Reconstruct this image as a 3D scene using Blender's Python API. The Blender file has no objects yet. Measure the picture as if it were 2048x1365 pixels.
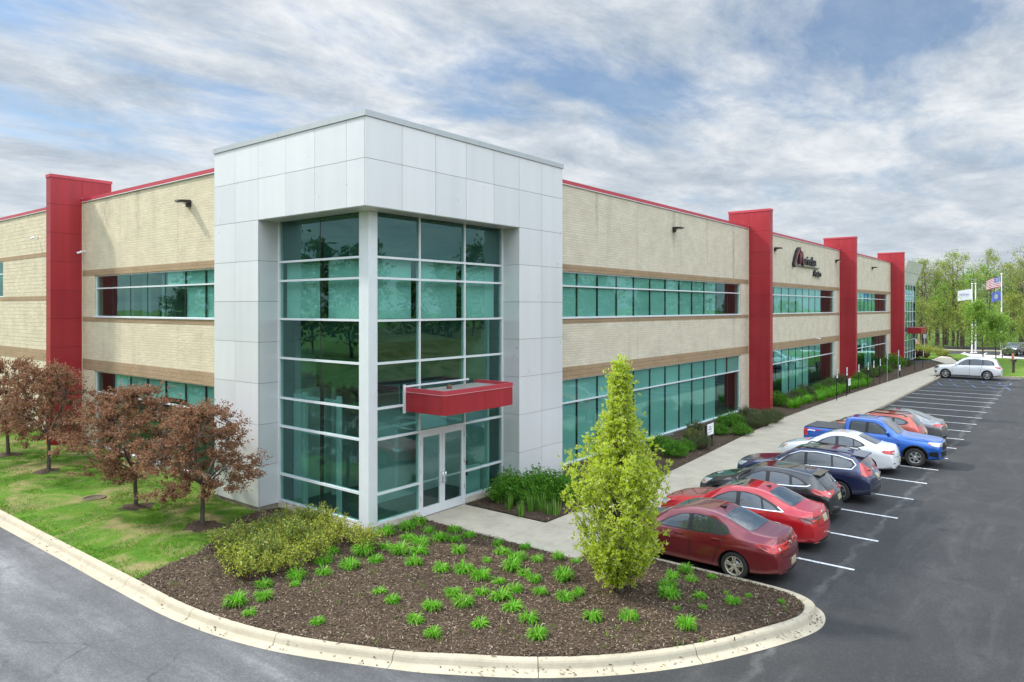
import bpy, bmesh, math, random
import numpy as np
from mathutils import Vector, Matrix
from mathutils.bvhtree import BVHTree
random.seed(7)
rng = np.random.default_rng(7)
R = math.radians
scn = bpy.context.scene
COL = scn.collection

# ---------------------------------------------------------------- camera
F_PX, YAW, HOR, CAM = 1420.54, 0.67021, 615.88, (-12.4364, -14.8526, 6.3899)
cam = bpy.data.cameras.new('camera')
cam.sensor_width = 36.0
cam.lens = 36.0 * F_PX / 2048.0
cam.shift_y = (HOR - 682.5) / 2048.0
cam.clip_end = 5000.0
camo = bpy.data.objects.new('camera', cam)
COL.objects.link(camo)
camo.location = CAM
camo.rotation_euler = (R(90), 0, YAW - R(90))
scn.camera = camo
LOT = -0.12


def at(u, v, z=0.0):
    """ground point (x, y) on height z that the survey photo shows at pixel u, v"""
    t = (u - 1024) / F_PX
    d = (math.cos(YAW) + t * math.sin(YAW), math.sin(YAW) - t * math.cos(YAW), -(v - HOR) / F_PX)
    k = (z - CAM[2]) / d[2]
    return (CAM[0] + d[0] * k, CAM[1] + d[1] * k)


# ---------------------------------------------------------------- mesh builder
class MB:
    def __init__(s):
        s.v = []; s.f = []; s.m = []; s.sm = []

    def add(s, verts, faces, mi=0, smooth=False):
        o = len(s.v)
        s.v.extend([tuple(p) for p in verts])
        for f in faces:
            s.f.append(tuple(i + o for i in f)); s.m.append(mi); s.sm.append(smooth)

    def box(s, x0, x1, y0, y1, z0, z1, mi=0):
        v = [(x0, y0, z0), (x1, y0, z0), (x1, y1, z0), (x0, y1, z0), (x0, y0, z1), (x1, y0, z1), (x1, y1, z1), (x0, y1, z1)]
        s.add(v, [(0, 3, 2, 1), (4, 5, 6, 7), (0, 1, 5, 4), (1, 2, 6, 5), (2, 3, 7, 6), (3, 0, 4, 7)], mi)

    def bbox(s, x0, x1, y0, y1, z0, z1, b=0.01, mi=0):
        """box with chamfered edges"""
        bm = bmesh.new()
        bmesh.ops.create_cube(bm, size=1.0)
        for q in bm.verts:
            q.co = Vector(((x0 + x1) / 2 + q.co.x * (x1 - x0), (y0 + y1) / 2 + q.co.y * (y1 - y0), (z0 + z1) / 2 + q.co.z * (z1 - z0)))
        bmesh.ops.bevel(bm, geom=list(bm.edges), offset=b, segments=2, profile=0.7, affect='EDGES')
        bm.verts.index_update()
        s.add([q.co[:] for q in bm.verts], [[q.index for q in f.verts] for f in bm.faces], mi)
        bm.free()

    def quad(s, a, b, c, d, mi=0):
        s.add([a, b, c, d], [(0, 1, 2, 3)], mi)

    def poly(s, pts, z0, z1, mi=0, top=True, sides=True):
        n = len(pts)
        v = [(p[0], p[1], z0) for p in pts] + [(p[0], p[1], z1) for p in pts]
        f = []
        if top: f.append(tuple(range(n, 2 * n)))
        if sides: f += [(i, (i + 1) % n, (i + 1) % n + n, i + n) for i in range(n)]
        s.add(v, f, mi)

    def tube(s, pts, rad, n=8, mi=0, cap=True, smooth=True):
        pts = [Vector(p) for p in pts]
        if not hasattr(rad, '__len__'): rad = [rad] * len(pts)
        v = []; f = []
        ref = None
        for i, p in enumerate(pts):
            d = (pts[min(i + 1, len(pts) - 1)] - pts[max(i - 1, 0)]).normalized()
            if ref is None:
                ref = d.orthogonal().normalized()
            a = (ref - d * ref.dot(d))
            a = a.normalized() if a.length > 1e-6 else d.orthogonal().normalized()
            ref = a
            b = d.cross(a)
            for k in range(n):
                t = 2 * math.pi * k / n
                v.append(p + (a * math.cos(t) + b * math.sin(t)) * rad[i])
        for i in range(len(pts) - 1):
            for k in range(n):
                f.append((i * n + k, i * n + (k + 1) % n, (i + 1) * n + (k + 1) % n, (i + 1) * n + k))
        s.add(v, f, mi, smooth)
        if cap:
            s.add(v[:n], [tuple(range(n - 1, -1, -1))], mi)
            s.add(v[-n:], [tuple(range(n))], mi)

    def lathe(s, prof, axis='z', c=(0, 0, 0), n=24, mi=0, smooth=True):
        """prof: (r, h) list turned about the axis through c"""
        v = []; f = []
        for r, h in prof:
            for k in range(n):
                t = 2 * math.pi * k / n
                a, b = r * math.cos(t), r * math.sin(t)
                p = {'z': (a, b, h), 'x': (h, a, b), 'y': (a, h, b)}[axis]
                v.append((p[0] + c[0], p[1] + c[1], p[2] + c[2]))
        for i in range(len(prof) - 1):
            for k in range(n):
                f.append((i * n + k, i * n + (k + 1) % n, (i + 1) * n + (k + 1) % n, (i + 1) * n + k))
        s.add(v, f, mi, smooth)

    def split(s, name, mats, parent=None, fixn=False):
        """build every connected piece as an object of its own"""
        par = list(range(len(s.v)))

        def find(a):
            while par[a] != a: par[a] = par[par[a]]; a = par[a]
            return a
        for f in s.f:
            for q in f[1:]: par[find(q)] = find(f[0])
        # tube caps share places, not vertices: join by position
        pos = {}
        for i, p in enumerate(s.v):
            k = (round(p[0], 4), round(p[1], 4), round(p[2], 4))
            if k in pos: par[find(i)] = find(pos[k])
            else: pos[k] = i
        gr = {}
        for f, m, sm in zip(s.f, s.m, s.sm): gr.setdefault(find(f[0]), []).append((f, m, sm))
        out = []
        for fs in gr.values():
            ids = sorted({i for f, _, _ in fs for i in f}); mp = {i: k for k, i in enumerate(ids)}
            o = MB(); o.v = [s.v[i] for i in ids]; o.f = [tuple(mp[i] for i in f) for f, _, _ in fs]; o.m = [m for _, m, _ in fs]; o.sm = [q for _, _, q in fs]
            out.append(o.build(name, mats, parent, None, fixn))
        return out

    def build(s, name, mats, parent=None, loc=None, fixn=False):
        me = bpy.data.meshes.new(name)
        me.from_pydata(s.v, [], s.f)
        if not isinstance(mats, (list, tuple)): mats = [mats]
        for m in mats: me.materials.append(m)
        me.polygons.foreach_set('material_index', s.m)
        me.polygons.foreach_set('use_smooth', s.sm)
        me.update()
        if fixn:
            bm = bmesh.new(); bm.from_mesh(me); bmesh.ops.recalc_face_normals(bm, faces=bm.faces); bm.to_mesh(me); bm.free()
        return link(name, me, parent, loc)


def link(name, me, parent=None, loc=None):
    o = bpy.data.objects.new(name, me)
    COL.objects.link(o)
    if parent: o.parent = parent
    if loc: o.location = loc
    return o


def np_mesh(name, V, Fq, mats, parent=None, loc=None, mi=None, smooth=False):
    """fast mesh of quads from numpy arrays"""
    me = bpy.data.meshes.new(name)
    V = np.asarray(V, np.float32); Fq = np.asarray(Fq, np.int32)
    nf, k = Fq.shape
    me.vertices.add(len(V)); me.vertices.foreach_set('co', V.ravel())
    me.loops.add(nf * k); me.loops.foreach_set('vertex_index', Fq.ravel())
    me.polygons.add(nf); me.polygons.foreach_set('loop_start', np.arange(nf, dtype=np.int32) * k)
    if mi is not None: me.polygons.foreach_set('material_index', np.asarray(mi, np.int32))
    me.polygons.foreach_set('use_smooth', np.full(nf, smooth))
    if not isinstance(mats, (list, tuple)): mats = [mats]
    for m in mats: me.materials.append(m)
    me.update(calc_edges=True)
    me.validate()
    return link(name, me, parent, loc)


def thing(name, label, cat, loc=(0, 0, 0), rz=0.0, group=None):
    o = bpy.data.objects.new(name, None)
    COL.objects.link(o)
    o.empty_display_size = 0.3
    o.location = loc; o.rotation_euler = (0, 0, rz)
    return tag(o, label, cat, group)


def tag(o, label, cat, group=None):
    o['label'] = label; o['category'] = cat
    if group: o['group'] = group
    return o


def struct(o):
    o['kind'] = 'structure'; return o


def stuff(o, label=None, cat=None):
    o['kind'] = 'stuff'
    if label: o['label'] = label
    if cat: o['category'] = cat
    return o


def dup(src, loc, rz=0.0, sc=1.0, label=None, tilt=None):
    """copy of a thing with copies of its parts and sub-parts (shared meshes)"""
    r = src.copy(); COL.objects.link(r)
    r.location = loc; r.rotation_euler = (tilt[0] if tilt else 0, tilt[1] if tilt else 0, rz)
    r.scale = (sc, sc, sc) if not hasattr(sc, '__len__') else sc
    if label: r['label'] = label
    for ch in list(src.children):
        c = ch.copy(); COL.objects.link(c); c.parent = r
        for g in list(ch.children):
            d = g.copy(); COL.objects.link(d); d.parent = c
    return r


# ---------------------------------------------------------------- materials
def newmat(name):
    m = bpy.data.materials.new(name); m.use_nodes = True
    nt = m.node_tree
    return m, nt, nt.nodes['Principled BSDF']


def N(nt, t, **kw):
    n = nt.nodes.new(t)
    for k, v in kw.items():
        if k.startswith('i_'): n.inputs[k[2:].replace('_', ' ')].default_value = v
        else: setattr(n, k, v)
    return n


def ramp(nt, fac, stops):
    r = nt.nodes.new('ShaderNodeValToRGB')
    e = r.color_ramp.elements
    while len(e) > 1: e.remove(e[-1])
    for i, (p, c) in enumerate(stops):
        q = e[0] if i == 0 else e.new(p)
        q.position = p; q.color = (c[0], c[1], c[2], 1)
    nt.links.new(fac, r.inputs[0])
    return r.outputs[0]


def mixc(nt, fac, a, b, mode='MIX'):
    m = nt.nodes.new('ShaderNodeMix'); m.data_type = 'RGBA'; m.blend_type = mode
    for sock, val in ((m.inputs[0], fac), (m.inputs[6], a), (m.inputs[7], b)):
        if hasattr(val, 'default_value') or hasattr(val, 'links'): nt.links.new(val, sock)
        elif isinstance(val, (tuple, list)): sock.default_value = (val[0], val[1], val[2], 1)
        else: sock.default_value = val
    return m.outputs[2]


def mathn(nt, op, a, b=0.0, c=None, clamp=False):
    m = nt.nodes.new('ShaderNodeMath'); m.operation = op; m.use_clamp = clamp
    for i, v in enumerate((a, b, c)):
        if v is None: continue
        if hasattr(v, 'links'): nt.links.new(v, m.inputs[i])
        else: m.inputs[i].default_value = v
    return m.outputs[0]


def noise(nt, vec, scale, detail=4, rough=0.55, dist=0.0):
    n = N(nt, 'ShaderNodeTexNoise')
    n.inputs['Scale'].default_value = scale; n.inputs['Detail'].default_value = detail
    n.inputs['Roughness'].default_value = rough; n.inputs['Distortion'].default_value = dist
    if vec is not None: nt.links.new(vec, n.inputs['Vector'])
    return n.outputs[0]


def objco(nt):
    return N(nt, 'ShaderNodeTexCoord').outputs['Object']


def mapping(nt, vec, scale=(1, 1, 1), rot=(0, 0, 0), loc=(0, 0, 0)):
    m = N(nt, 'ShaderNodeMapping')
    m.inputs['Scale'].default_value = scale; m.inputs['Rotation'].default_value = rot; m.inputs['Location'].default_value = loc
    nt.links.new(vec, m.inputs['Vector'])
    return m.outputs[0]


def bump(nt, bsdf, h, strength=0.3, dist=0.02):
    b = N(nt, 'ShaderNodeBump'); b.inputs['Strength'].default_value = strength; b.inputs['Distance'].default_value = dist
    nt.links.new(h, b.inputs['Height']); nt.links.new(b.outputs[0], bsdf.inputs['Normal'])


def pbr(name, col, rough=0.5, metal=0.0, coat=0.0, var=0.0, vscale=3.0, bs=0.0, bscale=40.0, bdist=0.01, spec=0.5):
    m, nt, p = newmat(name)
    p.inputs['Base Color'].default_value = (*col, 1); p.inputs['Roughness'].default_value = rough
    p.inputs['Metallic'].default_value = metal; p.inputs['Coat Weight'].default_value = coat
    p.inputs['Coat Roughness'].default_value = 0.04; p.inputs['Specular IOR Level'].default_value = spec
    if var or bs: co = objco(nt)
    if var:
        n = noise(nt, co, vscale, 5)
        c = ramp(nt, n, [(0.25, [k * (1 - var) for k in col]), (0.75, [min(1, k * (1 + var)) for k in col])])
        nt.links.new(c, p.inputs['Base Color'])
    if bs: bump(nt, p, noise(nt, co, bscale, 4), bs, bdist)
    return m


def leafmat(name, cols, rough=0.45, trans=0.35, spec=0.4):
    """leaf colour picked per leaf (per mesh island)"""
    m, nt, p = newmat(name)
    g = N(nt, 'ShaderNodeNewGeometry')
    n = len(cols)
    c = ramp(nt, g.outputs['Random Per Island'], [((i + 0.5) / n, k) for i, k in enumerate(cols)])
    nt.links.new(c, p.inputs['Base Color'])
    p.inputs['Roughness'].default_value = rough; p.inputs['Specular IOR Level'].default_value = spec
    t = N(nt, 'ShaderNodeBsdfTranslucent'); nt.links.new(c, t.inputs[0])
    mx = N(nt, 'ShaderNodeMixShader'); mx.inputs[0].default_value = trans
    nt.links.new(p.outputs[0], mx.inputs[1]); nt.links.new(t.outputs[0], mx.inputs[2])
    nt.links.new(mx.outputs[0], nt.nodes['Material Output'].inputs[0])
    return m


def blockwall(name, col, axis, bw=0.40, bh=0.102, dark=0.92, bstr=0.5, stains=True, nscale=9.0, streaks=None):
    """split-face masonry: courses run along x or y"""
    m, nt, p = newmat(name)
    co = objco(nt)
    sx = N(nt, 'ShaderNodeSeparateXYZ'); nt.links.new(co, sx.inputs[0])
    cb = N(nt, 'ShaderNodeCombineXYZ')
    nt.links.new(sx.outputs[0 if axis == 'x' else 1], cb.inputs[0]); nt.links.new(sx.outputs[2], cb.inputs[1])
    v = cb.outputs[0]
    wob = mapping(nt, v, (1, 1, 1))
    b = N(nt, 'ShaderNodeTexBrick')
    b.inputs['Color1'].default_value = (*[k * 1.04 for k in col], 1)
    b.inputs['Color2'].default_value = (*[k * 0.95 for k in col], 1)
    b.inputs['Mortar'].default_value = (*[k * dark * 0.82 for k in col], 1)
    b.inputs['Scale'].default_value = 1.0; b.inputs['Mortar Size'].default_value = 0.008; b.inputs['Mortar Smooth'].default_value = 0.4
    b.inputs['Brick Width'].default_value = bw; b.inputs['Row Height'].default_value = bh; b.inputs['Bias'].default_value = 0.0
    nt.links.new(wob, b.inputs['Vector'])
    c = b.outputs['Color']
    n1 = noise(nt, v, 1.1, 6, 0.6)
    c = mixc(nt, 0.55, c, ramp(nt, n1, [(0.3, (0.78, 0.76, 0.72)), (0.65, (1.06, 1.06, 1.05))]), 'MULTIPLY')
    n2 = noise(nt, v, 26.0, 4, 0.6)
    c = mixc(nt, 0.5, c, ramp(nt, n2, [(0.3, (0.86, 0.85, 0.84)), (0.7, (1.08, 1.08, 1.08))]), 'MULTIPLY')
    if stains:   # rain streaks running down from the coping
        st = noise(nt, mapping(nt, v, (1.6, 0.16, 1)), 1.0, 5, 0.62)
        c = mixc(nt, ramp(nt, st, [(0.55, (0, 0, 0)), (0.78, (0.3, 0.3, 0.3))]), c, tuple(k * 0.52 for k in col), 'MIX')
    for uc, zlo, ww in (streaks or ()):     # drip marks under lamps and joints
        du = mathn(nt, 'ABSOLUTE', mathn(nt, 'SUBTRACT', sx.outputs[0 if axis == 'x' else 1], mathn(nt, 'MULTIPLY_ADD', n1, 0.3, uc - 0.15)))
        k = mathn(nt, 'MULTIPLY', ramp(nt, mathn(nt, 'DIVIDE', du, ww), [(0.0, (1,) * 3), (1.0, (0,) * 3)]), ramp(nt, mathn(nt, 'DIVIDE', mathn(nt, 'SUBTRACT', sx.outputs[2], zlo), 2.6), [(0.0, (0,) * 3), (0.5, (0.8,) * 3), (1.0, (1,) * 3)]))
        k = mathn(nt, 'MULTIPLY', k, ramp(nt, noise(nt, mapping(nt, v, (6, 2.0, 1)), 1.0, 4), [(0.35, (0.1,) * 3), (0.65, (0.75,) * 3)]))
        c = mixc(nt, k, c, tuple(q * 0.42 for q in col))
    nt.links.new(c, p.inputs['Base Color'])
    p.inputs['Roughness'].default_value = 0.9; p.inputs['Specular IOR Level'].default_value = 0.2
    # every block has a broken face of its own
    f1 = noise(nt, mapping(nt, v, (1.0, 1.8, 1)), nscale, 5, 0.62)
    h = mathn(nt, 'MULTIPLY_ADD', b.outputs['Fac'], -0.9, f1)
    bump(nt, p, h, bstr, 0.03)
    return m


def panelmat(name, col, rough=0.35, metal=0.35, streak=0.05):
    m, nt, p = newmat(name)
    co = objco(nt)
    n = noise(nt, mapping(nt, co, (2.2, 2.2, 0.12)), 1.0, 4)
    c = ramp(nt, n, [(0.3, [k * (1 - streak) for k in col]), (0.7, [k * (1 + streak * 0.5) for k in col])])
    g = N(nt, 'ShaderNodeNewGeometry')
    c = mixc(nt, 1.0, c, ramp(nt, g.outputs['Random Per Island'], [(0.0, (0.925, 0.93, 0.935)), (0.5, (0.975,) * 3), (1.0, (1.03, 1.025, 1.02))]), 'MULTIPLY')
    dirt = noise(nt, mapping(nt, co, (5.0, 5.0, 0.35)), 1.0, 5, 0.65)
    c = mixc(nt, ramp(nt, dirt, [(0.56, (0,) * 3), (0.74, (0.12,) * 3)]), c, [k * 0.72 for k in col])
    nt.links.new(c, p.inputs['Base Color'])
    p.inputs['Metallic'].default_value = metal
    p.inputs['Roughness'].default_value = rough
    nt.links.new(ramp(nt, noise(nt, co, 1.7, 3), [(0.3, [rough * 0.85] * 3), (0.7, [rough * 1.2] * 3)]), p.inputs['Roughness'])
    bump(nt, p, noise(nt, co, 1.3, 3), 0.22, 0.02)
    return m


def glassmat(name, tint, refl=0.10, rtint=(0.85, 0.97, 0.95), wob=0.018):
    """tinted sheet glass: reflection grows with the grazing angle, the rest passes through tinted"""
    m, nt, p = newmat(name)
    nt.nodes.remove(p)
    gl = N(nt, 'ShaderNodeBsdfGlossy'); gl.inputs['Roughness'].default_value = 0.0; gl.inputs['Color'].default_value = (*rtint, 1)
    tr = N(nt, 'ShaderNodeBsdfTransparent'); tr.inputs[0].default_value = (*tint, 1)
    lw = N(nt, 'ShaderNodeLayerWeight'); lw.inputs['Blend'].default_value = 0.5
    f = mathn(nt, 'MULTIPLY_ADD', mathn(nt, 'POWER', lw.outputs['Facing'], 4.0), 0.9, refl, clamp=True)
    b = N(nt, 'ShaderNodeBump'); b.inputs['Strength'].default_value = 0.25; b.inputs['Distance'].default_value = wob
    nt.links.new(noise(nt, objco(nt), 0.9, 1), b.inputs['Height'])
    nt.links.new(b.outputs[0], gl.inputs['Normal'])
    mx = N(nt, 'ShaderNodeMixShader')
    nt.links.new(f, mx.inputs[0]); nt.links.new(tr.outputs[0], mx.inputs[1]); nt.links.new(gl.outputs[0], mx.inputs[2])
    nt.links.new(mx.outputs[0], nt.nodes['Material Output'].inputs[0])
    return m


M = {}
M['brick_x'] = blockwall('tan_block_x', (0.635, 0.575, 0.45), 'x', streaks=((21.45, 8.6, .22), (13.9, 9.0, .16), (25.5, 9.4, .12), (43.2, 8.8, .15), (66.9, 9.0, .2), (29.6, 4.4, .3)))
M['brick_y'] = blockwall('tan_block_y', (0.62, 0.545, 0.395), 'y', streaks=((16.4, 9.0, .30), (19.6, 9.3, .8)))
M['brick_far'] = blockwall('tan_rough_block_y', (0.62, 0.545, 0.395), 'y', 0.40, 0.20, 0.9, 0.95, True, 5.0)
M['band_x'] = blockwall('brown_block_x', (0.36, 0.255, 0.155), 'x', 0.40, 0.20, 0.9, 0.7, False)
M['band_y'] = blockwall('brown_block_y', (0.36, 0.255, 0.155), 'y', 0.40, 0.20, 0.9, 0.7, False)
M['white_panel'] = panelmat('white_metal_panel', (0.715, 0.72, 0.722), 0.32, 0.25, 0.045)
M['joint'] = pbr('panel_joint', (0.08, 0.08, 0.085), 0.7)
M['red_panel'] = panelmat('red_metal_panel', (0.35, 0.021, 0.030), 0.40, 0.1, 0.20)
M['red_joint'] = pbr('red_panel_joint', (0.09, 0.008, 0.012), 0.6)
M['coping_red'] = pbr('red_coping', (0.46, 0.05, 0.07), 0.4, 0.15, var=0.08)
M['coping_grey'] = pbr('grey_coping', (0.45, 0.48, 0.49), 0.4, 0.3, var=0.05)
M['alu'] = pbr('white_aluminium', (0.72, 0.75, 0.77), 0.35, 0.25, var=0.04)
M['alu_dark'] = pbr('dark_gasket', (0.03, 0.035, 0.035), 0.5)
M['glass'] = glassmat('teal_glass', (0.44, 0.715, 0.655), 0.13, (0.50, 0.88, 0.84))
M['glass_clear'] = glassmat('door_glass', (0.60, 0.74, 0.70), 0.06)
M['blind'] = pbr('roller_blind', (0.74, 0.80, 0.78), 0.8)
_nt = M['blind'].node_tree; _g = N(_nt, 'ShaderNodeNewGeometry')
_nt.links.new(mixc(_nt, 1.0, ramp(_nt, _g.outputs['Random Per Island'], [(0.0, (0.60, 0.67, 0.64)), (1.0, (0.82, 0.85, 0.84))]), ramp(_nt, noise(_nt, objco(_nt), 0.7, 3), [(0.3, (0.88,) * 3), (0.7, (1.0,) * 3)]), 'MULTIPLY'), _nt.nodes['Principled BSDF'].inputs['Base Color'])
M['spandrel'] = pbr('dark_spandrel', (0.03, 0.045, 0.05), 0.6)
M['inside_wall'] = pbr('inside_wall', (0.34, 0.36, 0.35), 0.8, var=0.05)
M['lobby_wall'] = pbr('lobby_wall', (0.62, 0.64, 0.62), 0.8, var=0.05)
M['inside_brown'] = pbr('inside_maroon_column', (0.085, 0.030, 0.028), 0.7)
M['inside_floor'] = pbr('inside_floor', (0.10, 0.105, 0.10), 0.5)
M['ceiling'] = pbr('inside_ceiling', (0.25, 0.26, 0.25), 0.8)
M['roof'] = pbr('roof_membrane', (0.42, 0.42, 0.40), 0.85, var=0.15, vscale=0.4)
M['stone'] = pbr('stone_curb', (0.50, 0.45, 0.36), 0.85, var=0.25, vscale=2.5, bs=0.3, bscale=20)
M['found'] = pbr('stained_foundation', (0.30, 0.26, 0.19), 0.9, var=0.45, vscale=2.0, bs=0.4, bscale=15)
M['bronze'] = pbr('dark_bronze_metal', (0.035, 0.028, 0.022), 0.45, 0.3)
M['black'] = pbr('black_plastic', (0.012, 0.012, 0.013), 0.45)
M['black_metal'] = pbr('black_painted_metal', (0.015, 0.015, 0.016), 0.4)
M['white'] = pbr('white_paint', (0.78, 0.79, 0.80), 0.45)
M['steel'] = pbr('galvanised_steel', (0.42, 0.45, 0.46), 0.4, 0.6)
M['chrome'] = pbr('chrome', (0.75, 0.76, 0.77), 0.12, 1.0)
# ---------------------------------------------------------------- world and sun
SUN_DIR = Vector((-0.36, 1.0, 1.02)).normalized()     # towards the sun
SUN_EL = math.asin(SUN_DIR.z)
SUN_AZ = math.atan2(SUN_DIR.x, SUN_DIR.y)             # clockwise from +Y
world = bpy.data.worlds.new('World'); scn.world = world; world.use_nodes = True
nt = world.node_tree
bg = nt.nodes['Background']
sky = N(nt, 'ShaderNodeTexSky', sky_type='NISHITA')
sky.sun_disc = False; sky.sun_elevation = SUN_EL; sky.sun_rotation = SUN_AZ
sky.air_density = 1.0; sky.dust_density = 1.5; sky.ozone_density = 1.2
gen = N(nt, 'ShaderNodeTexCoord').outputs['Generated']
sep = N(nt, 'ShaderNodeSeparateXYZ'); nt.links.new(gen, sep.inputs[0])
zc = mathn(nt, 'ADD', mathn(nt, 'MAXIMUM', sep.outputs[2], 0.0), 0.13)
cb = N(nt, 'ShaderNodeCombineXYZ')
nt.links.new(mathn(nt, 'DIVIDE', sep.outputs[0], zc), cb.inputs[0])
nt.links.new(mathn(nt, 'DIVIDE', sep.outputs[1], zc), cb.inputs[1])
plane = cb.outputs[0]                                  # cloud deck seen in perspective
pl1 = mapping(nt, plane, (0.70, 1.35, 1), (0, 0, R(20)), (3.1, 1.7, 0.0))
wv = N(nt, 'ShaderNodeTexNoise'); wv.inputs['Scale'].default_value = 0.9; wv.inputs['Detail'].default_value = 4; nt.links.new(plane, wv.inputs['Vector'])
pl1 = mixc(nt, 0.16, pl1, wv.outputs['Color'], 'ADD')
cov = noise(nt, pl1, 1.25, 14, 0.64, 0.2)
cov2 = mathn(nt, 'MULTIPLY_ADD', noise(nt, mapping(nt, plane, (0.6, 0.9, 1), (0, 0, R(25)), (7.7, 2.2, 0)), 0.55, 3, 0.5), 0.75, cov)
mask = ramp(nt, cov2, [(0.0, (0.22,) * 3), (0.70, (0.28,) * 3), (0.78, (0.64,) * 3), (0.85, (0.93,) * 3), (0.93, (1.0,) * 3)])
shade = noise(nt, mixc(nt, 0.3, mapping(nt, plane, (0.9, 1.2, 1), (0, 0, R(20)), (1.3, 8.4, 0)), wv.outputs['Color'], 'ADD'), 2.1, 14, 0.66, 0.2)
ccol = ramp(nt, shade, [(0.34, (4.1, 4.85, 5.7)), (0.45, (5.5, 6.15, 6.9)), (0.55, (7.1, 7.55, 8.0)), (0.66, (8.9, 9.1, 9.25))])
skyc = mixc(nt, 1.0, sky.outputs[0], (0.80, 1.08, 1.30), 'MULTIPLY')
col = mixc(nt, mask, skyc, ccol)
# thin bright veil near the horizon, and overhead sky boosted above the view as added fill light
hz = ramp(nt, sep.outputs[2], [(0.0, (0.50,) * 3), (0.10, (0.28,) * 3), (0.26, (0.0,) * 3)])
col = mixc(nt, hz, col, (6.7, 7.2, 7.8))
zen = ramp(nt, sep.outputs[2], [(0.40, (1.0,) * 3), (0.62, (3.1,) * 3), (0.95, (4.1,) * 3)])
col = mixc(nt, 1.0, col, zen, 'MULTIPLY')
# unseen sky behind the camera boosted too, added fill for the shaded walls
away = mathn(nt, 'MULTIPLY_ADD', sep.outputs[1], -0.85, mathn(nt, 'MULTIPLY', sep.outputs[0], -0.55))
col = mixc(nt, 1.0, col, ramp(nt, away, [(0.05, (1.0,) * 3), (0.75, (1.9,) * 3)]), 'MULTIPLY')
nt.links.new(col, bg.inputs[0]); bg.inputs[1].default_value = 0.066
sun = bpy.data.lights.new('sun', 'SUN'); sun.energy = 3.5; sun.angle = R(4); sun.color = (1.0, 0.95, 0.87)
suno = bpy.data.objects.new('sun', sun); COL.objects.link(suno)
suno.rotation_euler = SUN_DIR.to_track_quat('Z', 'Y').to_euler()
suno.location = (-20, 60, 90)
scn.view_settings.view_transform = 'Standard'; scn.view_settings.look = 'None'
scn.view_settings.exposure = 0.66; scn.view_settings.gamma = 1.0
scn.cycles.max_bounces = 8; scn.cycles.transparent_max_bounces = 16
scn.cycles.use_denoising = True
scn.cycles.caustics_reflective = False; scn.cycles.caustics_refractive = False
scn.render.film_transparent = False
# ---------------------------------------------------------------- office building
bld = thing('office_building', 'long two storey tan block office building with white corner tower and red pylons', 'building')
WALL = 1.35          # masonry face; pylons and tower stand out to 0
GL = 0.77            # curtain wall plane inside the tower frame
H_TOP = 11.69


def ax(mb, axis, u0, u1, d0, d1, z0, z1, mi=0, base=0.0):
    if axis == 'x': mb.box(u0, u1, base + d0, base + d1, z0, z1, mi)
    else: mb.box(base + d0, base + d1, u0, u1, z0, z1, mi)


def panel_face(mb, axis, us, zs, pos=0.0, t=0.03, g=0.011, mi=0):
    for i in range(len(us) - 1):
        for j in range(len(zs) - 1):
            ax(mb, axis, us[i] + g / 2, us[i + 1] - g / 2, 0, t, zs[j] + g / 2, zs[j + 1] - g / 2, mi, pos)


# --- white corner tower
ZS = [0.16, 1.44, 2.73, 4.02, 5.31, 6.59, 7.86, 9.13]
mb = MB()
ux = [0, 1.32, 2.66, 4.01, 5.36, 6.70, 8.01, 9.31]
uy = [0.034, 0.80, 2.22, 3.63, 5.10, 6.43, 7.72]
panel_face(mb, 'x', ux, [9.13, 10.41, 11.53])
panel_face(mb, 'y', uy, [9.13, 10.41, 11.53])
panel_face(mb, 'x', [6.70, 8.01, 9.31], ZS)
panel_face(mb, 'y', [5.10, 6.43, 7.72], ZS)
panel_face(mb, 'y', [0.034, 0.74], ZS, 6.70)
panel_face(mb, 'x', [0.034, 0.74], ZS, 5.10)
for us, a in (([0.034, 0.74], 0),):
    mb.box(0.034, 6.69, 0.034, 0.74, 9.118, 9.136)       # soffit
    mb.box(0.034, 0.74, 0.745, 5.09, 9.118, 9.136)
# ends and back of the tower above the roof
panel_face(mb, 'y', [0.034, 1.34, 2.6, 3.9, 5.2, 6.5, 7.72], [11.0, 11.53], 9.28)
panel_face(mb, 'x', [0.034, 1.4, 2.8, 4.2, 5.6, 7.0, 8.3, 9.27], [11.0, 11.53], 7.69)
panel_face(mb, 'y', [0.034, 1.34], ZS + [10.41, 11.0], 9.28)
panel_face(mb, 'x', [0.034, 1.34], ZS + [10.41, 11.0], 7.69)
# dark substrate behind the joints
mb.box(0.02, 9.29, 0.02, 0.755, 9.137, 11.5, 1)
mb.box(0.02, 0.755, 0.755, 7.70, 9.137, 11.5, 1)
mb.box(6.72, 9.29, 0.02, 1.35, 0.17, 9.13, 1)
mb.box(0.02, 1.35, 5.12, 7.70, 0.17, 9.13, 1)
mb.build('tower_cladding', [M['white_panel'], M['joint']], bld)
mb = MB()
mb.box(-0.035, 9.345, -0.035, 0.5, 11.53, H_TOP)
mb.box(-0.035, 0.5, 0.5, 7.755, 11.53, H_TOP)
mb.box(0.5, 9.345, 7.3, 7.755, 11.53, H_TOP)
mb.box(8.9, 9.345, 0.5, 7.3, 11.53, H_TOP)
for x in (2.1, 4.6, 7.1):   # lap joints in the cap
    mb.box(x, x + 0.05, -0.039, -0.034, 11.53, H_TOP + 0.003)
    mb.box(-0.039, -0.034, x - 0.6, x - 0.55, 11.53, H_TOP + 0.003)
mb.build('tower_coping', M['coping_grey'], bld)
mb = MB()
mb.box(6.74, 9.27, 0.04, 1.35, -0.35, 0.162)
mb.box(0.04, 1.35, 5.14, 7.68, -0.35, 0.162)
mb.split('foundation', M['found'], bld)
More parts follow.
